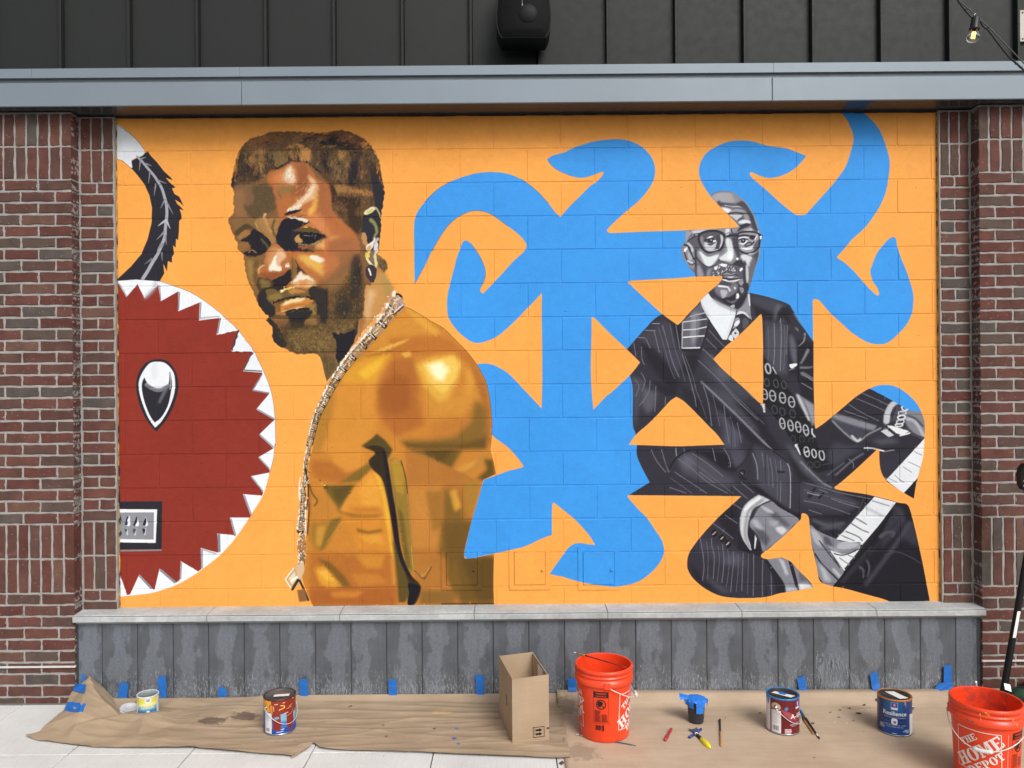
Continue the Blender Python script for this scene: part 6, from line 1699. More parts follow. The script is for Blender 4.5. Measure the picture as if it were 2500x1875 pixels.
tape(T(cr3,(722,530),(772,540),(758,662),(700,662)),'blue tape strip on the metal cladding just left of the small open can',seed=1)
tape(T(cr3,(948,494),(997,498),(998,650),(950,675)),'tall blue tape strip right behind the small open can',seed=2)
tape(T(cr3,(1312,553),(1358,570),(1360,658),(1308,662)),'short blue tape strip above the dark stain on the kraft paper',seed=3)
tape(T(cr3,(1795,512),(1842,510),(1853,645),(1805,647)),'blue tape strip just right of the red-splattered paint can',seed=4)
tape(T(cr4,(610,514),(658,514),(663,638),(614,640)),'blue tape strip midway between splattered can and cardboard box',seed=5)
tape(T(cr4,(1132,484),(1184,490),(1188,638),(1138,640)),'blue tape strip just left of the cardboard box',seed=6)
tape(T(cr4,(1686,504),(1738,508),(1738,580),(1688,580)),'blue tape end showing between cardboard box and tall orange bucket',seed=7)
tape(T(cr5,(850,508),(895,488),(917,602),(868,604)),'slanting blue tape strip behind the maroon paint can',seed=8)
tape(T(cr5,(1288,482),(1332,462),(1345,560),(1302,584)),'slanting blue tape strip behind the dark blue paint can',seed=9)
tape(T(cr5,(1732,430),(1778,428),(1780,580),(1728,592)),'upright blue tape strip at right end of the cladding',seed=10)
tape(T(cr5,(1690,545),(1778,512),(1776,540),(1662,596)),'torn blue tape scrap slanting across foot of the rightmost upright strip',seed=11,Y=-.119)
for i,(pp,zz,lab) in enumerate(((((452,536),(516,543),(505,597),(436,580)),.115,'upper blue tape patch on the bunched kraft paper peak'),(((404,646),(518,658),(497,708),(384,704)),.075,'lower blue tape patch on the bunched kraft paper'),(((488,478),(504,488),(512,528),(490,532)),.18,'tiny blue tape tip above the bunched paper peak'))):
    cs_=[cr3(*a) for a in pp]; n=6; v=[]
    for k in range(n+1):
        for r_ in range(4):
            s_,u_=k/n,r_/3; qx=(cs_[0][0]*(1-s_)+cs_[1][0]*s_)*(1-u_)+(cs_[3][0]*(1-s_)+cs_[2][0]*s_)*u_; qy=(cs_[0][1]*(1-s_)+cs_[1][1]*s_)*(1-u_)+(cs_[3][1]*(1-s_)+cs_[2][1]*s_)*u_
            p_=surf_hit(qx,qy,.0075); v.append(p_ if i<2 else (PX(qx,qy,-.1185),-.1185,PZ(qx,qy,-.1185)))
    mm=MB(); mm.add(v,[(k*4+r_,k*4+r_+1,k*4+r_+5,k*4+r_+4) for k in range(n) for r_ in range(3)]); o=mm.build('tape_strip',M_TAPE); o.modifiers.new('t','SOLIDIFY').thickness=.0004; tag(o,lab,'tape','strips of blue painters tape along the wall')
# ================================================================ lettering and labels that wrap round a can
def text_geo(s,size,bold=0,spacing=1.0,align='CENTER',shear=0):
    cu=bpy.data.curves.new('t','FONT'); cu.body=s; cu.size=size; cu.offset=bold; cu.space_character=spacing; cu.align_x=align; cu.align_y='CENTER'; cu.shear=shear; cu.resolution_u=3
    o=bpy.data.objects.new('t',cu); COL.objects.link(o); dg=bpy.context.evaluated_depsgraph_get(); me=bpy.data.meshes.new_from_object(o.evaluated_get(dg))
    v=[(a.co.x,a.co.y) for a in me.vertices]; f=[tuple(p.vertices) for p in me.polygons]; bpy.data.objects.remove(o); bpy.data.meshes.remove(me); bpy.data.curves.remove(cu); return v,f
def wrap(par,name,items,rad,az,m_,off=.0009):
    """items: (verts2d, faces) laid out in metres around the can, x along the girth, y up"""
    mm=MB()
    for v,f in items: 
        rf=rad if callable(rad) else (lambda z_:rad)
        mm.add([((rf(y)+off)*math.sin(az+x/rf(y)),-(rf(y)+off)*math.cos(az+x/rf(y)),y) for x,y in v],f)
    return mm.build(name,m_,par)
def at2(vf,x,y,rot=0,sx=1): 
    c,s_=math.cos(rot),math.sin(rot); return [((a*sx*c-b*s_)+x,(a*sx*s_+b*c)+y) for a,b in vf[0]],vf[1]
def rect2(x0,x1,y0,y1,n=10): 
    v=[(x0+(x1-x0)*i/n,y) for i in range(n+1) for y in (y0,y1)]; return v,[(2*i,2*i+2,2*i+3,2*i+1) for i in range(n)]
def line2(a,b,w,n=8):
    dx,dy=b[0]-a[0],b[1]-a[1]; L=math.hypot(dx,dy); nx,ny=-dy/L*w/2,dx/L*w/2
    v=[]
    for i in range(n+1): t=i/n; x,y=a[0]+dx*t,a[1]+dy*t; v+=[(x+nx,y+ny),(x-nx,y-ny)]
    return v,[(2*i,2*i+2,2*i+3,2*i+1) for i in range(n)]
M_WHITE=mat('print_white','#f0eeea',.8,.5,bump=0,var=.03); M_BLACKP=mat('print_black','#1a1412',1,.5,bump=0,var=.05); M_PINK=mat('print_pale','#e6b9b4',.8,.5,bump=0,var=.05)
M_STEEL=mat('tin_steel','#a9abab',.9,.28,.9,bump=.03,var=.1); M_WIRE=mat('wire_steel','#d2d0cb',.95,.4,.3,bump=0)
M_RUBY=mat('plastic_grip','#ecebe8',.8,.4,bump=0)
# ================================================================ orange buckets
def bucket_mat(name,splat):
    g=NG(name); co=g.coord(rand=False); n=g.noise(co,6,3); c=g.ramp(n,[(.3,sc(lin('#f0431c'),.8)),(.7,sc(lin('#fb4c24'),.84))])
    if splat:
        tc=g.n('TexCoord'); sp=g.n('SeparateXYZ'); g.l(tc.outputs['Object'],sp.inputs[0]); rad=g.math('SQRT',g.math('ADD',g.math('POWER',sp.outputs[0],2),g.math('POWER',sp.outputs[1],2)))
        ins=g.math('LESS_THAN',rad,g.math('ADD',.1272,g.math('MULTIPLY',sp.outputs[2],.0524)))
        k1=g.ramp(g.noise(co,13,6,.7),[(.5,(0,0,0)),(.62,(1,1,1))]); c=g.mix(g.math('MULTIPLY',g.math('MULTIPLY',k1,ins),.6),c,lin('#8a3a38'))
        k2=g.ramp(g.noise(co,48,4,.7),[(.66,(0,0,0)),(.7,(1,1,1))]); c=g.mix(g.math('MULTIPLY',k2,g.math('MULTIPLY',ins,.7)),c,g.ramp(g.noise(co,20,1),[(.4,lin('#77505a')),(.5,lin('#c98a6a')),(.6,lin('#d8d0d0'))],'CONSTANT'))
        k3=g.ramp(g.noise(co,24,3,.6),[(.71,(0,0,0)),(.72,(1,1,1))]); c=g.mix(k3,c,lin('#e8a63c'))
    g.base(c); g.rough(.34,0,.5); g.bump(g.noise(co,90,2),.04,.001); return g.m
BR=lambda z_: .1305+(.1435-.1305)*min(max(z_,0),.287)/.287
def bucket(label,loc,rz,splat,grip_z):
    t=thing('bucket',label,'bucket',loc,rz,group='orange plastic buckets'); m_=bucket_mat('orange_plastic_'+('used' if splat else 'clean'),splat)
    b=MB(); b.lathe([(0.0001,.004),(.120,.004),(.1255,0),(.1285,.003),(.1305,.012),(.1435,.287)],64); b.lathe([(.141,.016),(.141,.016)][:0] or [(.1405,.368),(.1385,.28),(.1265,.02),(.12,.012),(.0001,.012)],64); b.build('body',m_,t)
    r=MB(); r.lathe([(.1432,.284),(.1525,.287),(.1535,.292),(.1538,.318),(.1485,.3195),(.1485,.329),(.1528,.331),(.1530,.337),(.1488,.339),(.1488,.349),(.1532,.351),(.1535,.361),(.1518,.3665),(.1485,.3700),(.1440,.3700),(.1408,.3665),(.1400,.36)],64); r.build('rim',m_,t)
    for s_ in (-1,1):
        e=MB(); e.box(-.018,.018,-.0085,.006,-.017,.017,.003); e.build('lug',m_,t,(0,s_*.151,.301),0)
    return t,m_
def bail(t,side,drop,m_=M_WIRE,r0=.157,zl=.297,gl=(.43,.57),grip=True,r=.0026):
    pts=[]; n=40
    for i in range(n+1):
        a=math.pi*i/n; pts.append((side*math.sin(a)*(r0+.012),-math.cos(a)*r0,zl-drop*math.sin(a)))
    w=MB(); w.tube(pts,r,7); w.build('bail_wire',m_,t)
    if grip:
        k=[p for i,p in enumerate(pts) if gl[0]<=i/n<=gl[1]]; gp=MB(); gp.tube(k,.0085,12); gp.build('hand_grip',M_RUBY,t)
def slab_word(s):
    def crescent(cx,w,h0,h1,side):      # half ring bulging to one side
        v=[];n=8; cy=(h0+h1)/2; ry=(h1-h0)/2
        for i in range(n+1):
            a=-math.pi/2+math.pi*i/n; v+=[(cx+side*w*math.cos(a),cy+ry*math.sin(a)),(cx+side*w*.36*math.cos(a),cy+ry*.80*math.sin(a))]
        return v,[(2*i,2*i+1,2*i+3,2*i+2) for i in range(n)]
    q=lambda x0,x1,y0,y1:([(x0,y0),(x1,y0),(x1,y1),(x0,y1)],[(0,1,2,3)])
    L={'T':(.9,[q(.32,.58,0,1),q(0,.30,.84,1),q(.60,.9,.84,1),q(0,.12,.62,.84),q(.78,.9,.62,.84),q(.2,.32,0,.12),q(.58,.7,0,.12)]),
       'H':(.98,[q(.1,.36,0,1),q(.62,.88,0,1),q(.38,.60,.44,.57),q(0,.1,0,.11),q(.36,.46,0,.11),q(0,.1,.89,1),q(.36,.46,.89,1),q(.52,.62,0,.11),q(.88,.98,0,.11),q(.52,.62,.89,1),q(.88,.98,.89,1)]),
       'E':(.86,[q(.1,.36,0,1),q(0,.1,.89,1),q(0,.1,0,.11),q(.38,.86,.87,1),q(.38,.86,0,.13),q(.38,.6,.44,.57),q(.74,.86,.66,.87),q(.74,.86,.13,.34)]),
       'O':(.9,[crescent(.43,.43,0,1,-1),crescent(.47,.43,0,1,1)]),
       'M':(1.2,[q(.08,.24,0,1),q(.86,1.12,0,1),([(.26,1),(.48,1),(.66,.42),(.60,.08),(.54,.08)],[(0,1,2,3,4)]),([(.84,1),(.68,.46),(.62,.10),(.66,.08),(.84,.66)],[(0,1,2,3,4)]),q(0,.08,0,.11),q(.24,.34,0,.11),q(.76,.86,0,.11),q(1.12,1.2,0,.11),q(0,.08,.89,1),q(1.12,1.2,.89,1)]),
       'D':(.92,[q(.1,.36,0,1),q(0,.1,.89,1),q(0,.1,0,.11),crescent(.40,.5,0,1,1)]),
       'P':(.86,[q(.1,.36,0,1),q(0,.1,.89,1),q(0,.1,0,.11),q(.36,.48,0,.11),crescent(.40,.44,.38,1,1)])}
    V=[];F_=[];x=0
    for ch_ in s:
        wd,ps=L[ch_]
        for v,f in ps:
            o=len(V); V+=[(a+x,b) for a,b in v]; F_+=[tuple(i+o for i in g_) for g_ in f]
        x+=wd+.05
    return V,F_
def depot_logo(t,az,zc,size,mw=M_WHITE):
    h=size/2; it=[]
    for a,b in (((-h,-h),(h,-h)),((h,-h),(h,h)),((h,h),(-h,h)),((-h,h),(-h,-h))): it.append(line2((a[0],a[1]+zc),(b[0],b[1]+zc),size*.018,12))
    wrap(t,'logo_frame',it,BR,az,mw)
    # stencilled slab capitals climbing at an angle
    words=[]; rot=R(37)
    for s_,ht,x,y in (('THE',.155,-.225,.235),('HOME',.30,0.015,-.005),('DEPOT',.20,.175,-.265)):
        v_,f_=slab_word(s_); wmax=max(a for a,_ in v_); words.append(at2(([((a-wmax/2)*ht*size,(b-.5)*ht*size) for a,b in v_],f_),x*size,y*size+zc,rot))
    wrap(t,'logo_lettering',words,BR,az,mw)
def warn_label(t,az,zc,w_,h_):
    it=[rect2(-w_/2,w_/2,zc+h_*.31,zc+h_*.5,4)]
    for a,b in (((-w_/2,zc-h_/2),(w_/2,zc-h_/2)),((w_/2,zc-h_/2),(w_/2,zc+h_/2)),((-w_/2,zc-h_/2),(-w_/2,zc+h_/2))): it.append(line2(a,b,.0011,4))
    # pictogram: barred ring over a stooping figure shape
    n=26; ring=[]
    for i in range(n+1): a=6.2832*i/n; ring+=[(.026*math.cos(a),zc+h_*.10+.026*math.sin(a)),(.021*math.cos(a),zc+h_*.10+.021*math.sin(a))]
    it.append((ring,[(2*i,2*i+2,2*i+3,2*i+1) for i in range(n)])); it.append(line2((-.018,zc+h_*.10+.018),(.018,zc+h_*.10-.018),.005,3))
    it.append(([(-.014,zc+h_*.02),(-.004,zc+h_*.02),(.012,zc+h_*.13),(.004,zc+h_*.2),(-.012,zc+h_*.2),(-.02,zc+h_*.12)],[(0,1,2,3,4,5)]))
    for i in range(13):
        y=zc-h_*.10-i*h_*.029; L=w_*random.uniform(.3,.43); it.append(line2((-w_*.44,y),(-w_*.44+L*1.05,y),.0021,3))
        if i>3: it.append(line2((w_*.03,y),(w_*.03+L,y),.0021,3))
    wrap(t,'warning_label',it,BR,az,M_BLACKP)
    wrap(t,'warning_heading',[at2(text_geo('WARNING',w_*.15,.0003),0,zc+h_*.44),at2(text_geo('ADVERTENCIA',w_*.105,.0002),0,zc+h_*.36)],BR,az,mat('bucket_orange_print','#f04a20',.8,.4,bump=0),.0016)
    bc=[line2((-w_*.38+i*.0026,zc-h_*.72),(-w_*.38+i*.0026,zc-h_*.56),.0007+.0008*(i%3),2) for i in range(12)]+[line2((w_*.12,zc-h_*.74),(w_*.12,zc-h_*.55),.009,2)]
    wrap(t,'barcode',bc,BR,az,M_BLACKP)
bx1,by1=.4755,4.085-CAM_D
b1,m1=bucket('clean orange bucket with a paintbrush lying across its rim, behind the cardboard box',(bx1,by1,.0085),0,False,.2)
bail(b1,1,.095)
depot_logo(b1,R(66),.155,.185); depot_logo(b1,R(-99),.155,.185); warn_label(b1,R(-13),.185,.078,.165)
# the used bucket near the camera: lugs to left and right, handle hanging in front
d2=(CAM_H-.375)*F_PX/777.6; x2=1151*d2/F_PX
b2,m2=bucket('paint-splashed orange bucket at the bottom right corner, its white handle hanging in front',(x2,d2-CAM_D,.0085),R(-28),True,.2)
for o in list(b2.children):
    if o.name.startswith('lug'): o.location=(math.copysign(.151,o.location.y),0,.301); o.rotation_euler=(0,0,R(90))
pts=[]
for i in range(41):
    a=math.pi*i/40; pts.append((-math.cos(a)*.16,-math.sin(a)*.172,.297-.105*math.sin(a)-.012*math.sin(2*a)))
w_=MB(); w_.tube(pts,.0026,7); w_.build('bail_wire',M_WIRE,b2); gp=MB(); gp.tube(pts[15:22],.0085,12); gp.build('hand_grip',M_RUBY,b2)
depot_logo(b2,R(-17),.168,.185); warn_label(b2,R(58),.185,.078,.165)
wrap(b2,'print_rule',[line2((0,.08),(0,.262),.0022,4)],BR,R(33),M_PINK)
sp_=random.Random(3)
for az,zz,L,hexc in ((-12,.352,.018,0),(-11,.33,.014,0),(24,.345,.012,0),(38,.34,.016,1),(46,.318,.02,1),(70,.31,.022,0)):
    x=R(az); dr=MB(); dr.add([(.1548*math.sin(x+dx),-.1548*math.cos(x+dx),zz-dz) for dx,dz in ((-.012,0),(.012,0),(.014,L*.6),(0,L),(-.012,L*.5))],[(0,1,2,3,4)]); dr.build('paint_drip',mat('yellow_drip','#e8b548',.85,.4,bump=0),b2)
for az,zz,k in ((-32,.304,.007),(-24,.303,.006)):
    x=R(az); s_=MB(); s_.add([((.1548)*math.sin(x+k/.15*math.cos(q)),-(.1548)*math.cos(x+k/.15*math.cos(q)),zz+k*.8*math.sin(q)) for q in [i*.7854 for i in range(8)]],[tuple(range(8))]); s_.build('paint_spot',mat('mauve_spot','#9a5f63',.85,.5,bump=0),b2)
# ================================================================ paint cans
LABELS={}
def label_mat(name,text,base):
    cv=Canvas(0,0,720,240,1.0); cv.im[:]=hexlin(base); cv.run(text); im=to_image(name,cv.im*.82)
    g=NG(name); uv=g.n('UVMap'); tx=g.n('TexImage'); tx.image=im; tx.extension='EXTEND'; g.l(uv.outputs[0],tx.inputs['Vector']); g.base(tx.outputs['Color']); g.rough(.3,0,.5); return g.m
def can(label,loc,r,h,lmat,rim_m,lid_m,az_ear,group='paint cans',ear_m=M_STEEL,ring_extra=None):
    t=thing('paint_can',label,'paint can',loc,0,group=group)
    n=64; mm=MB(); zs_=(.004,h-.006); v=[];f=[]; uvs=[]
    for k in range(n+1):
        a=-math.pi+2*math.pi*k/n
        for zz in zs_: v.append((r*math.sin(a),-r*math.cos(a),zz))
    me=bpy.data.meshes.new('label_body'); me.from_pydata(v,[],[(2*k,2*k+2,2*k+3,2*k+1) for k in range(n)]); ul=me.uv_layers.new(name='UVMap')
    for p in me.polygons:
        p.use_smooth=True
        for li in p.loop_indices: vi=me.loops[li].vertex_index; ul.data[li].uv=((vi//2)/n,float(vi%2))
    me.update(); place('label_body',me,lmat,t)
    b=MB(); b.lathe([(r*.93,.002),(r*.985,0),(r*1.018,.0015),(r*1.02,.005),(r,.0075)],n); b.build('base_seam',M_STEEL,t)
    b=MB(); b.lathe([(r,h-.009),(r*1.012,h-.008),(r*1.022,h-.004),(r*1.012,h),(r*.985,h),(r*.955,h-.006),(r*.94,h-.0065),(r*.92,h-.002),(r*.88,h-.0015)],n); b.build('rim',rim_m,t)
    b=MB(); b.lathe([(r*.93,h-.0035),(r*.90,h-.001),(r*.875,h-.001),(r*.86,h-.006),(.0001,h-.0062)],n); b.build('lid',lid_m,t)
    for a in (az_ear,az_ear+math.pi):
        e=MB(); e.lathe([(r*.13,0),(r*.13,.002),(r*.07,.004),(r*.065,.010),(r*.03,.0115),(.0001,.0115)],16); e.v=[(x,-z_,y) for x,y,z_ in e.v]
        e.build('ear',ear_m,t,(r*math.sin(a)*1.002,-r*math.cos(a)*1.002,h*.74),a)
    return t
def can_bail(t,r,h,az,drop,m_=M_WIRE,tilt=1):
    pts=[]
    for i in range(37):
        a=math.pi*i/36; lx,ly=math.sin(a)*(r*1.10),-math.cos(a)*(r*1.09); ca,sa=math.cos(az),math.sin(az)
        pts.append((lx*ca-ly*sa,lx*sa+ly*ca,h*.74-drop*math.sin(a)))
    w=MB(); w.tube(pts,.0017,6); w.build('bail_wire',m_,t)
def barcode(x,y,w_,h_): 
    return '\n'.join(f'p #2a2a2e : {x+i*w_/9:.1f},{y} {x+i*w_/9+w_/9*(.35+.3*(i*7%3)/2):.1f},{y} {x+i*w_/9+w_/9*(.35+.3*(i*7%3)/2):.1f},{y+h_} {x+i*w_/9:.1f},{y+h_}' for i in range(9))
def fineprint(x,y,w_,n,dy,c='#9a9ca2',seed=1):
    r=random.Random(seed); return '\n'.join(f'l {c} w=2 : {x},{y+i*dy} {x+w_*r.uniform(.6,1):.0f},{y+i*dy}' for i in range(n))
A_=lambda deg:(deg+180)*2          # label canvas column of an azimuth
# --- splattered can: az of the camera +17
c=17
lab_red=f"""
p #2a62b8 : 0,0 720,0 720,240 0,240
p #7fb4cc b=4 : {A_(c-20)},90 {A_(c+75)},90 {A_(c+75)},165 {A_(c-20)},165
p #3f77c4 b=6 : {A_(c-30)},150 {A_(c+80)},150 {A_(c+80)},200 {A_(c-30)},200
p #1f4ea8 : 0,196 720,196 720,240 0,240
p #e9eaec : {A_(c-62)},88 {A_(c-30)},88 {A_(c-30)},232 {A_(c-62)},232
{fineprint(A_(c-60),100,50,7,7)}
{barcode(A_(c-56),196,34,22)}
p #8f2a20 s : {A_(c-58)},-10! {A_(c+90)},-10! {A_(c+88)},60 {A_(c+70)},96 {A_(c+52)},104 {A_(c+45)},84 {A_(c+30)},96 {A_(c+8)},96 {A_(c-8)},110 {A_(c-26)},104 {A_(c-32)},80 {A_(c-50)},70
p #8f2a20 s : {A_(c-26)},96! {A_(c+2)},100! {A_(c+4)},160 {A_(c+3)},206! {A_(c-12)},210 {A_(c-24)},204! {A_(c-25)},150
p #7fa9b8 b=1 : {A_(c-22)},118 {A_(c-4)},112 {A_(c-2)},126 {A_(c-18)},132
p #8f2a20 s : {A_(c+22)},80! {A_(c+54)},80! {A_(c+55)},150 {A_(c+53)},196 {A_(c+44)},200 {A_(c+42)},226 {A_(c+35)},226 {A_(c+32)},198 {A_(c+26)},196 {A_(c+24)},130
p #e8a032 s : {A_(c-80)},-10! {A_(c-30)},-10! {A_(c-34)},30 {A_(c-40)},34 {A_(c-38)},80 {A_(c-60)},84 {A_(c-80)},90
p #d9882c : {A_(c-36)},30 {A_(c-26)},34 {A_(c-26)},92 {A_(c-34)},96
l #f1c24a w=7 : {A_(c-2)},66 {A_(c+10)},58 {A_(c+17)},52 {A_(c+14)},40 {A_(c+4)},36
l #f4d88a w=5 : {A_(c-18)},26 {A_(c-8)},24
l #f4d88a w=5 : {A_(c+12)},20 {A_(c+17)},18
l #f4d88a w=5 : {A_(c+48)},2 {A_(c+56)},10
l #f4d88a w=3 : {A_(c+26)},66 {A_(c+44)},60
l #f1e4d0 w=4 : {A_(c+16)},96 {A_(c+30)},92
l #f4d88a w=3 : {A_(c+34)},54 {A_(c+50)},44
l #e9dccb w=2 : {A_(c+24)},118 {A_(c+46)},104 {A_(c+54)},78
l #f4d88a w=4 : {A_(c-22)},40 {A_(c-21)},72
l #dfe3ee w=5 : {A_(c-12)},222 {A_(c+12)},219
l #dfe3ee w=6 : {A_(c+4)},205 {A_(c+14)},203
{fineprint(A_(c+60),110,30,8,9,'#cfd8ee',4)}
"""
def at_ground(px,py,z=.008): x,y=G(px,py,z); return (x,y,z)
cx_,cy_=-1.268,4.155-CAM_D
k1=can('gallon paint can splattered with red and yellow paint, standing on kraft paper',(cx_,cy_,.0075),.084,.19,label_mat('label_splattered',lab_red,'#2a62b8'),mat('rim_red','#5e3a36',.9,.35,.5,bump=.1),mat('lid_grey','#8b8d8c',.8,.3,.8,bump=.1),R(c-58))
can_bail(k1,.084,.19,R(c-58),.085)
o=MB(); o.add([(-.036,-.02,0),(.045,-.028,0),(.05,.004,0),(-.03,.008,0)],[(0,1,2,3)]); o.build('lid_sticker',M_WHITE,k1,(.004,0,.1846),R(12))
# --- small open can
c=25
lab_y=f"""
p #ded64e : 0,0 720,0 720,110 0,110
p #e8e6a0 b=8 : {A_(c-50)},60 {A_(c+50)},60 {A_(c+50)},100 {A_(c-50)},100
p #7fb0b8 b=8 : 0,100 720,100 720,150 0,150
p #2f72b8 b=8 : 0,140 720,140 720,200 0,200
p #1f4a9a b=5 : 0,190 720,190 720,240 0,240
l #6fa2d8 w=4 b=1 : {A_(c-10)},190 {A_(c+40)},160
l #8fb8e4 w=4 b=1 : {A_(c)},214 {A_(c+46)},184
p #e9ecee : {A_(c+52)},20 {A_(c+82)},20 {A_(c+82)},236 {A_(c+52)},236
p #e9ecee : {A_(c-90)},60 {A_(c-62)},60 {A_(c-62)},240 {A_(c-90)},240
p #e6e9ea s : {A_(c-12)},8 {A_(c+14)},8 {A_(c+14)},58 {A_(c-12)},58
p #6f74b8 : {A_(c-7)},14 {A_(c+9)},14 {A_(c+9)},44 {A_(c-7)},44
p #d9dfe8 : {A_(c-3)},18 {A_(c+5)},18 {A_(c+3)},34 {A_(c-1)},34
p #dff0f4 s : {A_(c-6)},152 {A_(c+8)},152 {A_(c+8)},186 {A_(c-6)},186
p #35679a : {A_(c-2)},168 {A_(c+4)},168 {A_(c+4)},180 {A_(c-2)},180
p #dfe8f4 : {A_(c+26)},206 {A_(c+46)},206 {A_(c+46)},224 {A_(c+26)},224
{fineprint(A_(c+55),40,46,14,12,'#8f8a94',5)}
"""
cxx,cyy=-2.066,4.335-CAM_D
k2=can('small quart can with yellow and blue label behind the bunched paper',(cxx,cyy,.0075),.057,.125,label_mat('label_quart',lab_y,'#ded64e'),mat('rim_white','#e2e4e6',.8,.4,.1,bump=.1),mat('lid_open','#9aa3a5',.8,.4,.3,bump=.2,var=.3,scale=40),R(c-80))
wrap(k2,'label_lettering',[at2(text_geo('Latitude',.021,.0002),0,.066)],.057,R(c-2),M_WHITE)
lidd=MB(); lidd.lathe([(.0001,.003),(.046,.003),(.05,.006),(.054,.006),(.056,.002),(.053,0),(.0001,0)],40); lo=lidd.build('can_lid',mat('lid_paint','#d9dce0',.8,.4,.2,var=.35,scale=30,bump=.1)); lo.location=(cxx-.118,cyy+.035,.030); lo.rotation_euler=(R(8),R(14),0)
tag(lo,'paint-smeared round can lid lying left of the small can','can lid')
# --- maroon can
c=-19
lab_m=f"""
p #6e1a22 : 0,0 720,0 720,240 0,240
p #e9eaec : {A_(c-110)},0 {A_(c-48)},0 {A_(c-48)},240 {A_(c-110)},240
p #3f8ad0 s : {A_(c-105)},-10! {A_(c-50)},-10! {A_(c-52)},22 {A_(c-62)},60 {A_(c-72)},24 {A_(c-84)},70 {A_(c-100)},40
{fineprint(A_(c-96),90,70,12,11,'#b4b8c4',6)}
p #eceded : {A_(c-42)},78 {A_(c-6)},78 {A_(c-6)},234 {A_(c-42)},234
{fineprint(A_(c-39),88,58,9,10)}
{barcode(A_(c-36),186,44,32)}
p #a84a58 : {A_(c-8)},62! {A_(c+30)},90! {A_(c+60)},150! {A_(c+20)},150 {A_(c+6)},110
p #8a2f3c : {A_(c+4)},110 {A_(c+60)},150 {A_(c+60)},170 {A_(c+20)},150
p #cdb39a s : {A_(c-40)},40 {A_(c-24)},26 {A_(c-9)},40 {A_(c-8)},64 {A_(c-24)},78 {A_(c-40)},64
p #4f86c0 s : {A_(c+6)},62 {A_(c+14)},46 {A_(c+19)},62 {A_(c+12)},74
p #3a3f8f : {A_(c+50)},10 {A_(c+74)},10 {A_(c+74)},52 {A_(c+50)},52
p #d9dbea : {A_(c+50)},52 {A_(c+74)},52 {A_(c+74)},66 {A_(c+50)},66
p #d8a6b4 s : {A_(c+58)},18 {A_(c+66)},18 {A_(c+66)},44 {A_(c+58)},44
l #c98a90 w=3 : {A_(c+24)},124 {A_(c+70)},116
l #e6d6dc w=4 : {A_(c+26)},172 {A_(c+70)},164
l #c9b9d0 w=3 : {A_(c+32)},182 {A_(c+66)},176
l #e9d3d6 w=7 : {A_(c+8)},204 {A_(c+28)},204
l #e9d3d6 w=7 : {A_(c+8)},215 {A_(c+30)},215
l #e9d3d6 w=7 : {A_(c+8)},226 {A_(c+28)},226
"""
cm=at_ground(1906,1772); 
k3=can('maroon gallon paint can with blue paint around its rim',(1.432,4.108-CAM_D,.0085),.084,.19,label_mat('label_maroon',lab_m,'#6e1a22'),mat('rim_blue','#3d84c8',.8,.35,.2,var=.3,scale=30,bump=.15),mat('lid_dark','#5c605f',.8,.25,.8,bump=.1),R(c-24))
can_bail(k3,.084,.19,R(c-24),.085)
wrap(k3,'label_lettering',[at2(text_geo('A-100',.034,.0008),0,.098)],.084,R(c+57),M_WHITE)
o=MB(); o.add([(-.045,.035,0),(-.015,.045,0),(.05,-.04,0),(.015,-.052,0)],[(0,1,2,3)]); o.build('lid_sticker',M_WHITE,k3,(0,0,.1846),R(15)); o=MB(); o.add([(-.012,.022,0),(.012,.03,0),(.024,.004,0),(.012,-.014,0),(-.008,-.004,0),(-.016,.008,0)],[(0,1,2,3,4,5)]); o.build('lid_paint_blot',M_TAPE,k3,(0,0,.1851),R(15))
# --- dark blue can
c=-26
lab_b=f"""
p #163a78 : 0,0 720,0 720,240 0,240
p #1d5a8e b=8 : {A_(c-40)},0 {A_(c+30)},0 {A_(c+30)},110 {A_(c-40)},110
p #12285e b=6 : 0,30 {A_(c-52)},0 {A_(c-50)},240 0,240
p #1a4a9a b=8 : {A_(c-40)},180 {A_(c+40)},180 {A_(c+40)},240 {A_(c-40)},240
p #d9dbe2 : {A_(c+56)},96 {A_(c+92)},96 {A_(c+92)},236 {A_(c+56)},236
p #cfd4e4 : {A_(c-12)},12 {A_(c+10)},12 {A_(c+10)},62 {A_(c-12)},62
p #2c3f9a : {A_(c-11)},14 {A_(c+9)},14 {A_(c+9)},46 {A_(c-11)},46
p #c05a6a s : {A_(c-5)},36 {A_(c)},20 {A_(c+4)},36
p #e4cdd6 s : {A_(c-3)},24 {A_(c+2)},24 {A_(c+2)},30 {A_(c-3)},30
l #5f86b8 w=2 : {A_(c-38)},146 {A_(c-12)},146
l #5f86b8 w=2 : {A_(c+10)},146 {A_(c+34)},146
p #e6ebee s : {A_(c-10)},128 {A_(c)},122 {A_(c+8)},128 {A_(c+8)},160 {A_(c)},166 {A_(c-10)},160
p #3f6a90 : {A_(c-4)},140 {A_(c+4)},140 {A_(c+4)},156 {A_(c-4)},156
l #dfe5f0 w=3 : {A_(c-54)},176 {A_(c-40)},176
l #dfe5f0 w=3 : {A_(c-54)},183 {A_(c-38)},183
l #dfe5f0 w=3 : {A_(c-54)},190 {A_(c-36)},190
l #dfe5f0 w=3 : {A_(c-54)},197 {A_(c-36)},197
l #dfe5f0 w=4 : {A_(c+34)},200 {A_(c+50)},200
l #dfe5f0 w=4 : {A_(c+28)},209 {A_(c+50)},209
l #dfe5f0 w=4 : {A_(c+40)},218 {A_(c+50)},218
l #dfe5f0 w=4 : {A_(c-8)},226 {A_(c+6)},226
l #f0a878 w=5 e=2 : {A_(c+38)},0 {A_(c+39)},44
l #f0a878 w=4 e=2 : {A_(c+34)},0 {A_(c+34)},26
"""
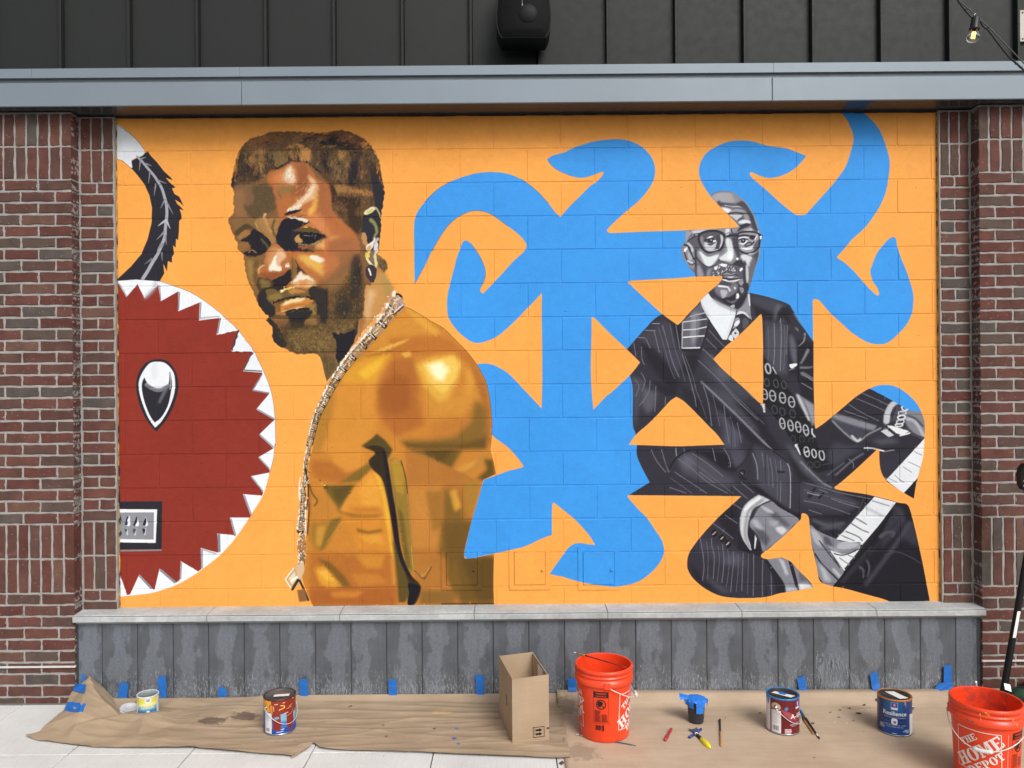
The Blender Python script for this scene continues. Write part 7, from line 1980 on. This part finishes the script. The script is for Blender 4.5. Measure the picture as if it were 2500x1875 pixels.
k4=can('dark blue gallon paint can with orange paint on its rim, at right',(2.017,4.083-CAM_D,.0085),.084,.19,label_mat('label_blue',lab_b,'#163a78'),mat('rim_orange','#c9823e',.8,.35,.3,var=.45,scale=40,bump=.15),mat('lid_dark','#5c605f',.8,.25,.8),R(c+84))
can_bail(k4,.084,.19,R(c+84),.07,mat('wire_dark','#6b6258',.8,.5,.6,bump=0))
wrap(k4,'label_lettering',[at2(text_geo('Resilience',.030,.0004,.98),0,.117)],.084,R(c),M_WHITE)
for s_,sz_,zz_ in (('EXTERIOR ACRYLIC LATEX',.0088,.058),('LIFETIME LIMITED WARRANTY',.0062,.048),('EXCEPTIONAL MOISTURE RESISTANCE',.0058,.096)): wrap(k4,'label_small_print',[at2(text_geo(s_,sz_,.0001,1.05),0,zz_)],.084,R(c),mat('print_pale_blue','#b9cbe6',.8,.5,bump=0))
o=MB(); o.add([(-.02,.05,0),(.028,.046,0),(.055,-.045,0),(.005,-.05,0)],[(0,1,2,3)]); o.build('lid_sticker',M_WHITE,k4,(-.004,0,.1846),R(4))
# ================================================================ taped black cup
cupx,cupy=(1699.7-1250-6.5)*4.205/F_PX,4.205-CAM_D
cup=thing('plastic_cup','black ribbed plastic cup capped with crumpled blue tape','cup',(cupx,cupy,.0085))
n=48; prof=[(.0001,.003),(.037,.003),(.0385,.0),(.040,.004),(.0495,.122),(.0515,.124),(.0515,.127),(.0485,.127),(.038,.006),(.0001,.006)]; mm=MB(); mm.lathe(prof,96)
mm.v=[(x*(1+.012*(k%4<2)*(0.004<z_<.121)),y*(1+.012*(k%4<2)*(.004<z_<.121)),z_) for k,(x,y,z_) in enumerate(mm.v)]; mm.build('cup_body',mat('black_plastic','#33353b',.9,.45,bump=.1),cup)
r=random.Random(9); v=[(0,0,.134)];f=[]; N=36
for ring,(rad,zz) in enumerate(((.025,.133),(.048,.129),(.056,.124),(.061,.108))):
    for k in range(N):
        a=2*math.pi*k/N; jag=r.uniform(-.004,.004) if ring<3 else (.010*math.sin(k*1.7)+r.uniform(-.008,.012)); v.append(((rad+(.004*math.sin(k*2.3) if ring>1 else 0)+(r.uniform(-.001,.003)))*math.sin(a),-(rad+(.004*math.sin(k*2.3) if ring>1 else 0))*math.cos(a),zz+jag*(1 if ring==3 else .35)))
f+=[(0,1+k,1+(k+1)%N) for k in range(N)]
for q in range(3):
    for k in range(N): a=1+q*N+k; b=1+q*N+(k+1)%N; f.append((a,b,b+N,a+N))
tc_=MB(); tc_.add(v,f); M_TAPE2=mat('painters_tape_light','#2b7fe0',.85,.55,var=.12,scale=60,bump=.2); tc_.build('tape_cap',M_TAPE2,cup)
for a,w_,z0,z1,out in ((.17,.040,.118,.062,.004),(-.75,.03,.122,.088,.006),(1.25,.03,.124,.085,.01)):
    fl=MB(); rr_=.0535; fl.add([((rr_+out*(1-t)+.002)*math.sin(a+s_*w_/2/rr_),-(rr_+out*(1-t)+.002)*math.cos(a+s_*w_/2/rr_),z0+(z1-z0)*t) for t in (0,.5,1) for s_ in (-1,0,1)],[(0,1,4,3),(1,2,5,4),(3,4,7,6),(4,5,8,7)]); fl.build('tape_flap',M_TAPE2,cup)
fl=MB(); fl.add([(-.040,-.01,.129),(-.03,.03,.13),(-.085,.035,.142),(-.092,-.005,.139),(-.088,-.012,.122)],[(0,1,2,3),(0,3,4)]); fl.build('tape_flap',M_TAPE2,cup)
# ================================================================ cardboard box
A0=g4(1355,910); B0=g4(1575,885); Cc=g4(1268,735)
A0,B0,Cc=[Vector((*q,0)) for q in (A0,B0,Cc)]; u=(B0-A0); v_=(Cc-A0); u.z=v_.z=0; wl,dl=u.length,v_.length; ang=math.atan2(u.y,u.x)
uu=u/wl; nn=Vector((-uu.y,uu.x,0)); dl=min(dl,.335); H_=.338
def card_mat():
    g=NG('corrugated_card'); co=g.coord(rand=False); n=g.noise(co,4,5); mp=g.n('Mapping'); mp.inputs['Scale'].default_value=(8,8,160); g.l(co,mp.inputs['Vector']); fl_=g.noise(mp.outputs[0],1,2)
    c=g.ramp(n,[(.3,lin('#99836b')),(.7,lin('#ab957b'))]); c=g.mix(1.0,c,g.ramp(fl_,[(.3,(.96,.96,.96)),(.7,(1.03,1.03,1.03))]),'MULTIPLY'); g.base(c); g.rough(.8,0,.25); g.bump(fl_,.06,.002); return g.m
M_BOX=card_mat(); box=thing('cardboard_box','tall open cardboard box standing beside the clean orange bucket','box',(A0.x,A0.y,.006),ang)
th=.004
def wallp(name,x0,x1,y0,y1,top0,top1):
    mm=MB(); v=[(x0,y0,0),(x1,y0,0),(x1,y1,0),(x0,y1,0),(x0,y0,top0),(x1,y0,top1),(x1,y1,top1),(x0,y1,top0)]
    mm.add(v,[(0,3,2,1),(4,5,6,7),(0,1,5,4),(1,2,6,5),(2,3,7,6),(3,0,4,7)]); return mm.build(name,M_BOX,box)
sk=(-.079*0)
wallp('front_panel',.0,wl,0,th,H_-.004,H_+.004); wallp('back_panel',0,wl,dl-th,dl,H_+.002,H_+.008)
for nm,x0 in (('side_panel',0),('side_panel',wl-th)):
    mm=MB(); v=[(x0,th,0),(x0+th,th,0),(x0+th,dl-th,0),(x0,dl-th,0)]; v+= [(x0,th,H_-.002),(x0+th,th,H_-.002),(x0+th,dl-th,H_+.006),(x0,dl-th,H_+.006)]
    mm.add(v,[(0,3,2,1),(4,5,6,7),(0,1,5,4),(1,2,6,5),(2,3,7,6),(3,0,4,7)]); mm.build(nm,M_BOX,box)
mm=MB(); mm.box(th,wl-th,th,dl-th,.002,.006); mm.build('bottom_panel',M_BOX,box)
mm=MB(); mm.box(th+.001,wl-th-.001,th+.12,dl-th-.002,.205,.209); mm.build('inner_flap',M_BOX,box)
mm=MB(); mm.box(wl-.0052,wl-.0042,dl*.32,dl*.62,H_-.075,H_-.012); mm.build('shipping_label',M_WHITE,box)
mm=MB(); mm.box(-.0011,-.0002,dl*.36,dl*.44,.15,.205); mm.build('hand_tab',mat('card_dark','#7d6347',1,.8),box)
mk=MB(); sx0=wl*.555; sz0=.022; a_=.062
for (p,q,r_,s_) in ((0,a_,0,.003),(0,a_,a_*.88-.003,a_*.88),(0,.003,.003,a_*.88-.003),(a_-.003,a_,.003,a_*.88-.003),(.009,.011,.012,a_*.76)): mk.box(sx0+p,sx0+q,-.0009,-.0002,sz0+r_,sz0+s_)
for zc_ in (.017,.037):
    zc_+=sz0; mk.prism([(sx0+.015,zc_-.005),(sx0+.035,zc_-.005),(sx0+.035,zc_-.0095),(sx0+.05,zc_),(sx0+.035,zc_+.0095),(sx0+.035,zc_+.005),(sx0+.015,zc_+.005)],-.0009,-.0002)
mk.box(wl-.012,wl+.0006,-.0011,-.0002,.060,.068); mk.build('arrow_print',M_BLACKP,box)
# ================================================================ brushes and small tools
def rod_between(a,b): a=Vector(a); b=Vector(b); return a,b
def brush(label,tip,end,segs,group='artist paintbrushes'):
    """segs: (fraction along, radius, material) from bristle tip to handle end"""
    tip,end=Vector(tip),Vector(end); t=thing('paintbrush',label,'paintbrush',end,group=group)
    for nm,f0,f1,r0,r1,m_ in segs:
        mm=MB(); k=6; mm.tube([tip+(end-tip)*(f0+(f1-f0)*i/k)-end for i in range(k+1)],[r0+(r1-r0)*i/k for i in range(k+1)],10); mm.build(nm,m_,t)
    return t
M_WOOD=mat('handle_wood','#b27a3a',.9,.4,scale=30,var=.2,bump=.05); M_BLK=mat('handle_black','#1d1b1c',1,.3,bump=.05); M_BRIS=mat('bristle_dark','#2b2730',1,.8,bump=.4); M_FERR=mat('ferrule','#b9b7ae',.9,.3,.9,bump=.05)
M_BURG=mat('handle_burgundy','#7a2d22',.9,.35,bump=.05,var=.3,scale=60); M_GREY=mat('handle_grey','#4e5a68',.9,.35,bump=.05,var=.3,scale=50); M_LIME=mat('handle_lime','#b9c24a',.9,.4,bump=.05); M_GOLD=mat('ferrule_gold','#d6a63f',.9,.3,.7,bump=.05); M_BLUB=mat('bristle_blue','#3f84c4',.9,.7,bump=.3)
def on_rim(px,py,z): x,y=G(px,py,z); return (x,y,z)
brush('burgundy paintbrush laid across the rim of the clean orange bucket',on_rim(1401,1592.5,.385),on_rim(1529,1629,.388),[('bristles',0,.05,.0022,.0035,M_WHITE),('ferrule',.05,.22,.0036,.0042,M_GOLD),('handle',.22,1,.0042,.0022,M_BURG)])
brush('grey and lime paintbrush on the paperboard in front of the clean orange bucket',on_rim(1405.5,1792.5,.013),on_rim(1552,1820,.012),[('bristles',0,.06,.002,.0032,M_PINK),('ferrule',.06,.22,.0034,.004,M_FERR),('band',.22,.42,.0046,.0046,M_LIME),('handle',.42,1,.0044,.0022,M_GREY)])
brush('thin brush with dark bristles and bare wood handle right of the taped cup',on_rim(1757.5,1757,.013),on_rim(1760,1821,.013),[('bristles',0,.08,.006,.0055,M_BRIS),('ferrule',.08,.48,.0048,.004,M_BRIS),('handle',.48,1,.0052,.0040,M_WOOD)])
brush('amber handled brush leaning at the maroon can, nearer the can',on_rim(1948.5,1737,.012),on_rim(1985.5,1791.5,.012),[('bristles',0,.12,.005,.0045,M_BRIS),('ferrule',.12,.4,.0045,.0042,M_BLK),('handle',.4,1,.0046,.003,M_WOOD)])
brush('black handled brush with blue bristles right of the maroon can',on_rim(1955,1735,.014),on_rim(2001,1803,.013),[('bristles',0,.12,.008,.007,M_BLUB),('ferrule',.12,.3,.0062,.005,M_FERR),('handle',.3,.84,.0058,.004,M_BLK),('white_band',.84,.93,.0041,.0039,M_WHITE),('handle_tip',.93,1,.0039,.0028,M_BLK)])
e2=Vector((x2+.02,d2-CAM_D+.33,0)); brush('pale brush end poking up behind the splashed bucket',P(2381,1662,-.62)[0:1]+(-.62,)+P(2381,1662,-.62)[1:],(PX(2402,1700,-.68),-.68,.02),[('bristles',0,.22,.009,.0075,M_FERR),('handle',.22,1,.005,.005,M_WHITE)])
# red marker
a=Vector(on_rim(1639.5,1779,.013)); b=Vector(on_rim(1623.5,1807.5,.013)); t=thing('marker','short red plastic marker on the paperboard left of the yellow-handled tool','marker',b); M_RED=mat('red_plastic','#b03038',.9,.35,bump=.03)
for nm,f0,f1,r0,r1 in (('cap',0,.42,.0045,.0085),('barrel',.40,1,.006,.0085)):
    mm=MB(); mm.tube([a+(b-a)*(f0+(f1-f0)*i/5)-b for i in range(6)],[r0+(r1-r0)*math.sin(math.pi*min(1,i/5*.75+.1)) for i in range(6)],10); mm.build(nm,M_RED,t)
# yellow-handled tool
p0=Vector((*G(1701,1794,.012),.012)); p1=Vector((*G(1734,1826,.012),.014)); t=thing('hand_tool','yellow-handled hand tool with curved grey blade and blue crossbar','tool',p1)
ax=(p1-p0).normalized(); sd=ax.cross(Vector((0,0,1))).normalized()
mm=MB(); L=(p1-p0).length
rr_=[.008,.0105,.013,.0145,.0145,.012,.005]; mm.tube([p0+ax*(L*(.28+.72*i/6))-p1 for i in range(7)],rr_,12); mm.build('yellow_handle',mat('yellow_grip','#ecdc20',.85,.4,bump=.05),t)
mm=MB(); mm.tube([p0-ax*.008-p1,p0+ax*L*.34-p1],[.009,.010],12); mm.build('black_neck',M_BLK,t); mm=MB(); mm.tube([p0-ax*.006-p1,p0-ax*.001-p1],[.0115,.0115],14); mm.build('white_collar',M_WHITE,t)
bl=[Vector((*G(*q,.014),.014)) for q in ((1681,1779),(1692,1783),(1699,1786),(1703,1777))]; b1_=[Vector((*G(*q,.014),.014)) for q in ((1681,1779),(1688,1781),(1696,1780),(1700,1776),(1706,1782),(1702,1796),(1697,1795),(1693,1787),(1684,1783))]
mm=MB(); n=len(b1_); mm.add([q-p1+Vector((0,0,.002)) for q in b1_]+[q-p1-Vector((0,0,.002)) for q in b1_],[tuple(range(n)),tuple(range(n,2*n))[::-1]]+[(i,(i+1)%n,(i+1)%n+n,i+n) for i in range(n)]); mm.build('curved_blade',mat('tool_grey','#6c7684',.9,.4,.5,bump=.1),t)
q0=Vector((*G(1683,1800,.016),.016)); q1=Vector((*G(1712,1780,.016),.016)); mm=MB(); mm.tube([q0+(q1-q0)*k-p1 for k in (0,.35,.36,.7,.71,1)],[.0065,.0065,.0045,.0045,.0065,.0065],10); mm.build('blue_crossbar',mat('tool_blue','#2a3f9a',.85,.35,bump=.03),t)
# dry leaf by the paper corner
lx,ly=g4(1648,1022); lf=MB(); lf.add([(lx-.012,ly,.004),(lx,ly-.012,.002),(lx+.016,ly-.002,.008),(lx+.006,ly+.012,.012),(lx-.006,ly+.011,.006),(lx,ly,.012)],[(0,1,5),(1,2,5),(2,3,5),(3,4,5),(4,0,5)]); tag(lf.build('dry_leaf',mat('leaf_brown','#5c3b26',.9,.8)),'curled brown dry leaf at the seam between kraft paper and paperboard','leaf')
# ================================================================ right edge: leaning stand, green bag, black case
st=thing('folding_stand','black metal stand leaning at the right pillar','stand',(2.70,-.33,0)); M_STAND=mat('stand_black','#131314',1,.35,.3,bump=.03)
def PXZ(px,py,Y): x,zz=P(px,py,Y); return Vector((x-2.70,Y+.33,zz))
lo_=PXZ(2453,1668,-.36); hi_=PXZ(2500,1399,-.33); dirv=(hi_-lo_); mm=MB(); mm.tube([lo_-dirv*.42,lo_,hi_,hi_+dirv*.62],.0175,14); mm.build('leg',M_STAND,st)
mm=MB(); x0=PXZ(2497,1180,-.33); mm.tube([Vector((x0.x+.035,0,.0)),Vector((x0.x+.03,0,1.30))],.013,12); mm.build('upright',M_STAND,st)
mm=MB(); mm.prism([(0,0),(.004,-.06),(.02,-.085),(.10,-.085),(.10,.06),(.03,.06),(.008,.035)],-.02,.02); hd=mm.build('bracket_head',M_STAND,st,PXZ(2486,1158,-.36))
for dz in (-.035,-.062): 
    mm=MB(); mm.lathe([(.0001,.003),(.005,.003),(.006,0)],10); mm.v=[(x,-z_,y) for x,y,z_ in mm.v]; mm.build('bolt',M_STEEL,st,PXZ(2486,1158,-.36)+Vector((.018,-.021,dz)))
M_BLUEC=mat('blue_collar','#2450b4',.9,.4,bump=0)
for py0,py1 in ((1193,1206),(1270,1287)):
    a=PXZ(2500,py0,-.35); b=PXZ(2500,py1,-.35); mm=MB(); mm.tube([Vector((x0.x+.031,-.0,a.z)),Vector((x0.x+.031,0,b.z))],.024,14); mm.build('blue_collar',M_BLUEC,st)
a=lo_+(hi_-lo_)*.42; b=lo_+(hi_-lo_)*.66; mm=MB(); off=Vector((-.003,-.0178,0)); mm.add([a+off+Vector((-.009,0,0)),a+off+Vector((.009,0,0)),b+off+Vector((.009,0,0)),b+off+Vector((-.009,0,0))],[(0,1,2,3)]); mm.build('white_sticker',M_WHITE,st)
# heap of green cloth
v=[];f=[]; nu,nv=44,18
for j in range(nv+1):
    for i in range(nu):
        a=2*math.pi*i/nu; s_=j/nv; rad=math.sin(s_*math.pi/2); hh=.15*math.cos(s_*math.pi/2)**.7
        k=1+.22*MN.noise(Vector((math.cos(a)*2,math.sin(a)*2,s_*2))); x=.36*rad*math.cos(a)*k; y=.19*rad*math.sin(a)*k
        zz=hh*(1+.35*MN.noise(Vector((x*9,y*9,4))))+.012*MN.noise(Vector((x*25,y*25,1))); v.append((x,y,max(zz,.002)))
for j in range(nv):
    for i in range(nu): a=j*nu+i; b=j*nu+(i+1)%nu; f.append((a,b,b+nu,a+nu))
bag=thing('fabric_bag','crumpled dark green cloth bag behind the splashed bucket','bag',(3.06,-.40,.008)); mm=MB(); mm.add(v,f,sm=True); mm.build('cloth',mat('green_cloth','#1f3d2c',.9,.85,var=.25,scale=14,bump=.5,bscale=200),bag)
tg=MB(); tx,tz=P(2461,1683,-.53); tg.add([(tx-3.06-.016,-.13,tz-.008),(tx-3.06+.016,-.135,tz-.02),(tx-3.06+.02,-.118,tz+.012),(tx-3.06-.012,-.115,tz+.02)],[(0,1,2,3)]); tg.build('white_tag',M_WHITE,bag)
cs=thing('tool_case','low black plastic case beside the right pillar foot','case',(3.2,-.22,.008)); mm=MB(); mm.box(-.22,.4,-.09,.09,0,.10,.012); mm.build('shell',M_BLK,cs); mm=MB(); mm.box(-.215,.395,-.094,.094,.07,.078,.002); mm.build('lid_seam',mat('case_edge','#3a3a3c',1,.5),cs)
# ================================================================ up on the wall: loudspeaker, plate, string light
sx_=(1279-1250+6.6)*4.39/F_PX; szb=P(1279,90,-.25)[1]
spk=thing('loudspeaker','black outdoor loudspeaker mounted on the dark siding at top centre','speaker',(sx_,-.05,szb)); M_SPK=mat('speaker_black','#0a0a0b',1,.55,bump=.05,spec=.2); 
half=[(.128,0),(.142,.022),(.153,.055),(.158,.10),(.158,.14),(.152,.20),(.142,.26),(.13,.32),(.118,.38),(.112,.42)]
out=[(x,zz) for x,zz in half]+[(-x,zz) for x,zz in half[::-1]]
mm=MB(); mm.prism(out,-.19,-.02); mm.build('cabinet',M_SPK,spk)
gr=[(x*.955,zz*.98+.004) for x,zz in out]; mm=MB(); n=len(gr); cen=[(0,-.232,.2)]
mm.add([(x,-.1925,zz) for x,zz in gr]+[(x*.8,-.218,.2+(zz-.2)*.86) for x,zz in gr],[(i,(i+1)%n,(i+1)%n+n,i+n) for i in range(n)]+[tuple(range(n,2*n))],sm=True); mm.build('grille',mat('grille_black','#0d0d0f',1,.7,bump=.6,bscale=900,spec=.15),spk)
mm=MB(); mm.lathe([(.055,0),(.05,.004),(.02,.010),(.0001,.011)],28); mm.v=[(x,-z_,y) for x,y,z_ in mm.v]; mm.build('cone',mat('cone_dark','#121112',1,.6,spec=.2),spk,(.022,-.2185,.125))
mm=MB(); mm.box(-.05,.05,-.02,.05,.1,.3); mm.build('bracket',M_SPK,spk)
mm=MB(); mm.tube([(-.008,-.24,.32),(-.008,-.24,.165)],.0012,5); mm.tube([(-.008,-.24,.172),(-.008,-.24,.158)],[.001,.0028],7); mm.build('pull_cord',M_WIRE,spk)
mm=MB(); mm.tube([(.083,.045,.0),(.083,.045,-.08),(.085,.047,-.3)],.003,6); mm.build('cable',M_SPK,spk)
xp,zp=P(2490,24,-.02); pw=thing('wall_plate','pale grey metal plate screwed to the dark siding at top right','plate',(xp,-.012,zp-.19)); mm=MB(); mm.box(0,.2,-.006,.012,0,.19,.002); mm.build('plate',mat('plate_grey','#a8a59b',.9,.45,.3),pw)
for sx__ in (.017,.183):
    for sz_ in (.016,.174): mm=MB(); mm.lathe([(.0001,.003),(.004,.003),(.0055,0)],10); mm.v=[(x,-z_-.006,y) for x,y,z_ in mm.v]; mm.build('screw',mat('screw_dark','#3c3b38',1,.4,.6,bump=0),pw,(sx__,0,sz_))
YL=-1.34
def L3(px,py,dy=0): x,zz=P(px,py,YL); return Vector((x,YL+dy,zz))
O_=L3(2381,36); sl_=thing('string_light','black outdoor string light with one lit clear bulb at top right','string light',O_)
M_CABLE=mat('cable_black','#141415',1,.45,bump=0)
mm=MB(); mm.tube([L3(*q,.004)-O_ for q in ((2270,-72),(2310,-32),(2342,0),(2380,33),(2420,70),(2488,140),(2560,212),(2640,290))],.0028,7); mm.build('support_wire',mat('wire_grey','#55564f',.9,.4,.6,bump=0),sl_)
def crv(P_,n=6): 
    a=Canvas.smooth([tuple(p) for p in P_],False,n); return [Vector(p) for p in a]
mm=MB(); mm.tube([p-O_ for p in crv([L3(*q) for q in ((2280,-70),(2320,-26),(2339,1),(2354,22),(2372,42),(2381,45),(2393,52),(2402,66),(2413,74),(2440,110),(2465,140),(2500,172),(2560,232),(2640,310))])],.0042,8); mm.build('power_cable',M_CABLE,sl_)
for q in ((2342,8),(2357,24),(2414,68),(2440,110),(2450,125),(2462,138),(2474,149),(2481,157),(2491,166)):
    c_=L3(*q)-O_; mm=MB(); mm.tube([c_+Vector((-.009,-.004,-.002)),c_+Vector((0,-.006,.0)),c_+Vector((.006,-.004,.006))],.0016,5); mm.build('cable_tie',M_CABLE,sl_)
a=L3(2382,44)-O_; b=L3(2378.5,70)-O_; dn=(b-a).normalized(); mm=MB(); mm.tube([a-dn*.006,a,b,b+dn*.002],[.011,.0165,.0185,.0195],14); mm.tube([b,b+dn*.005],[.021,.021],14); mm.build('socket',M_CABLE,sl_)
mm=MB(); mm.tube([L3(2379,42)-O_,L3(2378,36)-O_,L3(2381,33)-O_,L3(2384,37)-O_],.0018,6); mm.build('hook',M_STEEL,sl_)
prof=[(0,.013),(.006,.0145),(.014,.019),(.024,.0245),(.034,.0265),(.043,.0245),(.050,.018),(.0545,.009),(.056,.0005)]
gl=NG('bulb_glass'); gl.b.inputs['Base Color'].default_value=(1,.97,.92,1); gl.b.inputs['Roughness'].default_value=.02; gl.b.inputs['Transmission Weight'].default_value=1; gl.b.inputs['IOR'].default_value=1.25
mm=MB(); mm.tube([b+dn*(t_+.004) for t_,_ in prof],[r_ for _,r_ in prof],20); mm.build('glass_bulb',gl.m,sl_)
em=NG('filament_glow'); em.b.inputs['Base Color'].default_value=(.9,.6,.2,1); em.b.inputs['Emission Color'].default_value=(1,.62,.2,1); em.b.inputs['Emission Strength'].default_value=2.2
for k in (-1,0,1): mm=MB(); mm.tube([b+dn*.018+Vector((k*.0045,0,0)),b+dn*.042+Vector((k*.006,0,0))],.0013,5); mm.build('filament',em.m,sl_)
mm=MB(); mm.tube([b+dn*.004,b+dn*.018],[.006,.0035],8); mm.build('stem',M_WHITE,sl_)

# ================================================================ pieces of a part hang on that part
def nest(th,kid,host):
    hs_=[o for o in th.children if o.name.split('.')[0]==host]
    if not hs_: return
    for o in [o for o in th.children if o.name.split('.')[0]==kid]: o.parent=hs_[0]
for o in list(COL.objects):
    if o.parent is not None or o.type!='EMPTY': continue
    n=o.name.split('.')[0]
    if n=='bucket':
        for k in ('logo_frame','logo_lettering','warning_label','warning_heading','barcode','print_rule'): nest(o,k,'body')
        for k in ('paint_drip','paint_spot','lug'): nest(o,k,'rim')
        nest(o,'hand_grip','bail_wire')
    elif n=='paint_can':
        for k in ('label_lettering','label_small_print'): nest(o,k,'label_body')
        for k in ('lid_sticker','lid_paint_blot'): nest(o,k,'lid')
    elif n=='loudspeaker':
        for k in ('grille','cone'): nest(o,k,'cabinet')
    elif n=='wall_plate': nest(o,'screw','plate')
    elif n=='string_light':
        for k in ('filament','stem'): nest(o,k,'glass_bulb')
        nest(o,'cable_tie','power_cable')
    elif n=='cardboard_box':
        nest(o,'arrow_print','front_panel')
    elif n=='plastic_cup': nest(o,'tape_flap','tape_cap')
    elif n=='folding_stand': nest(o,'white_sticker','leg')
    elif n=='tool_case': nest(o,'lid_seam','shell')
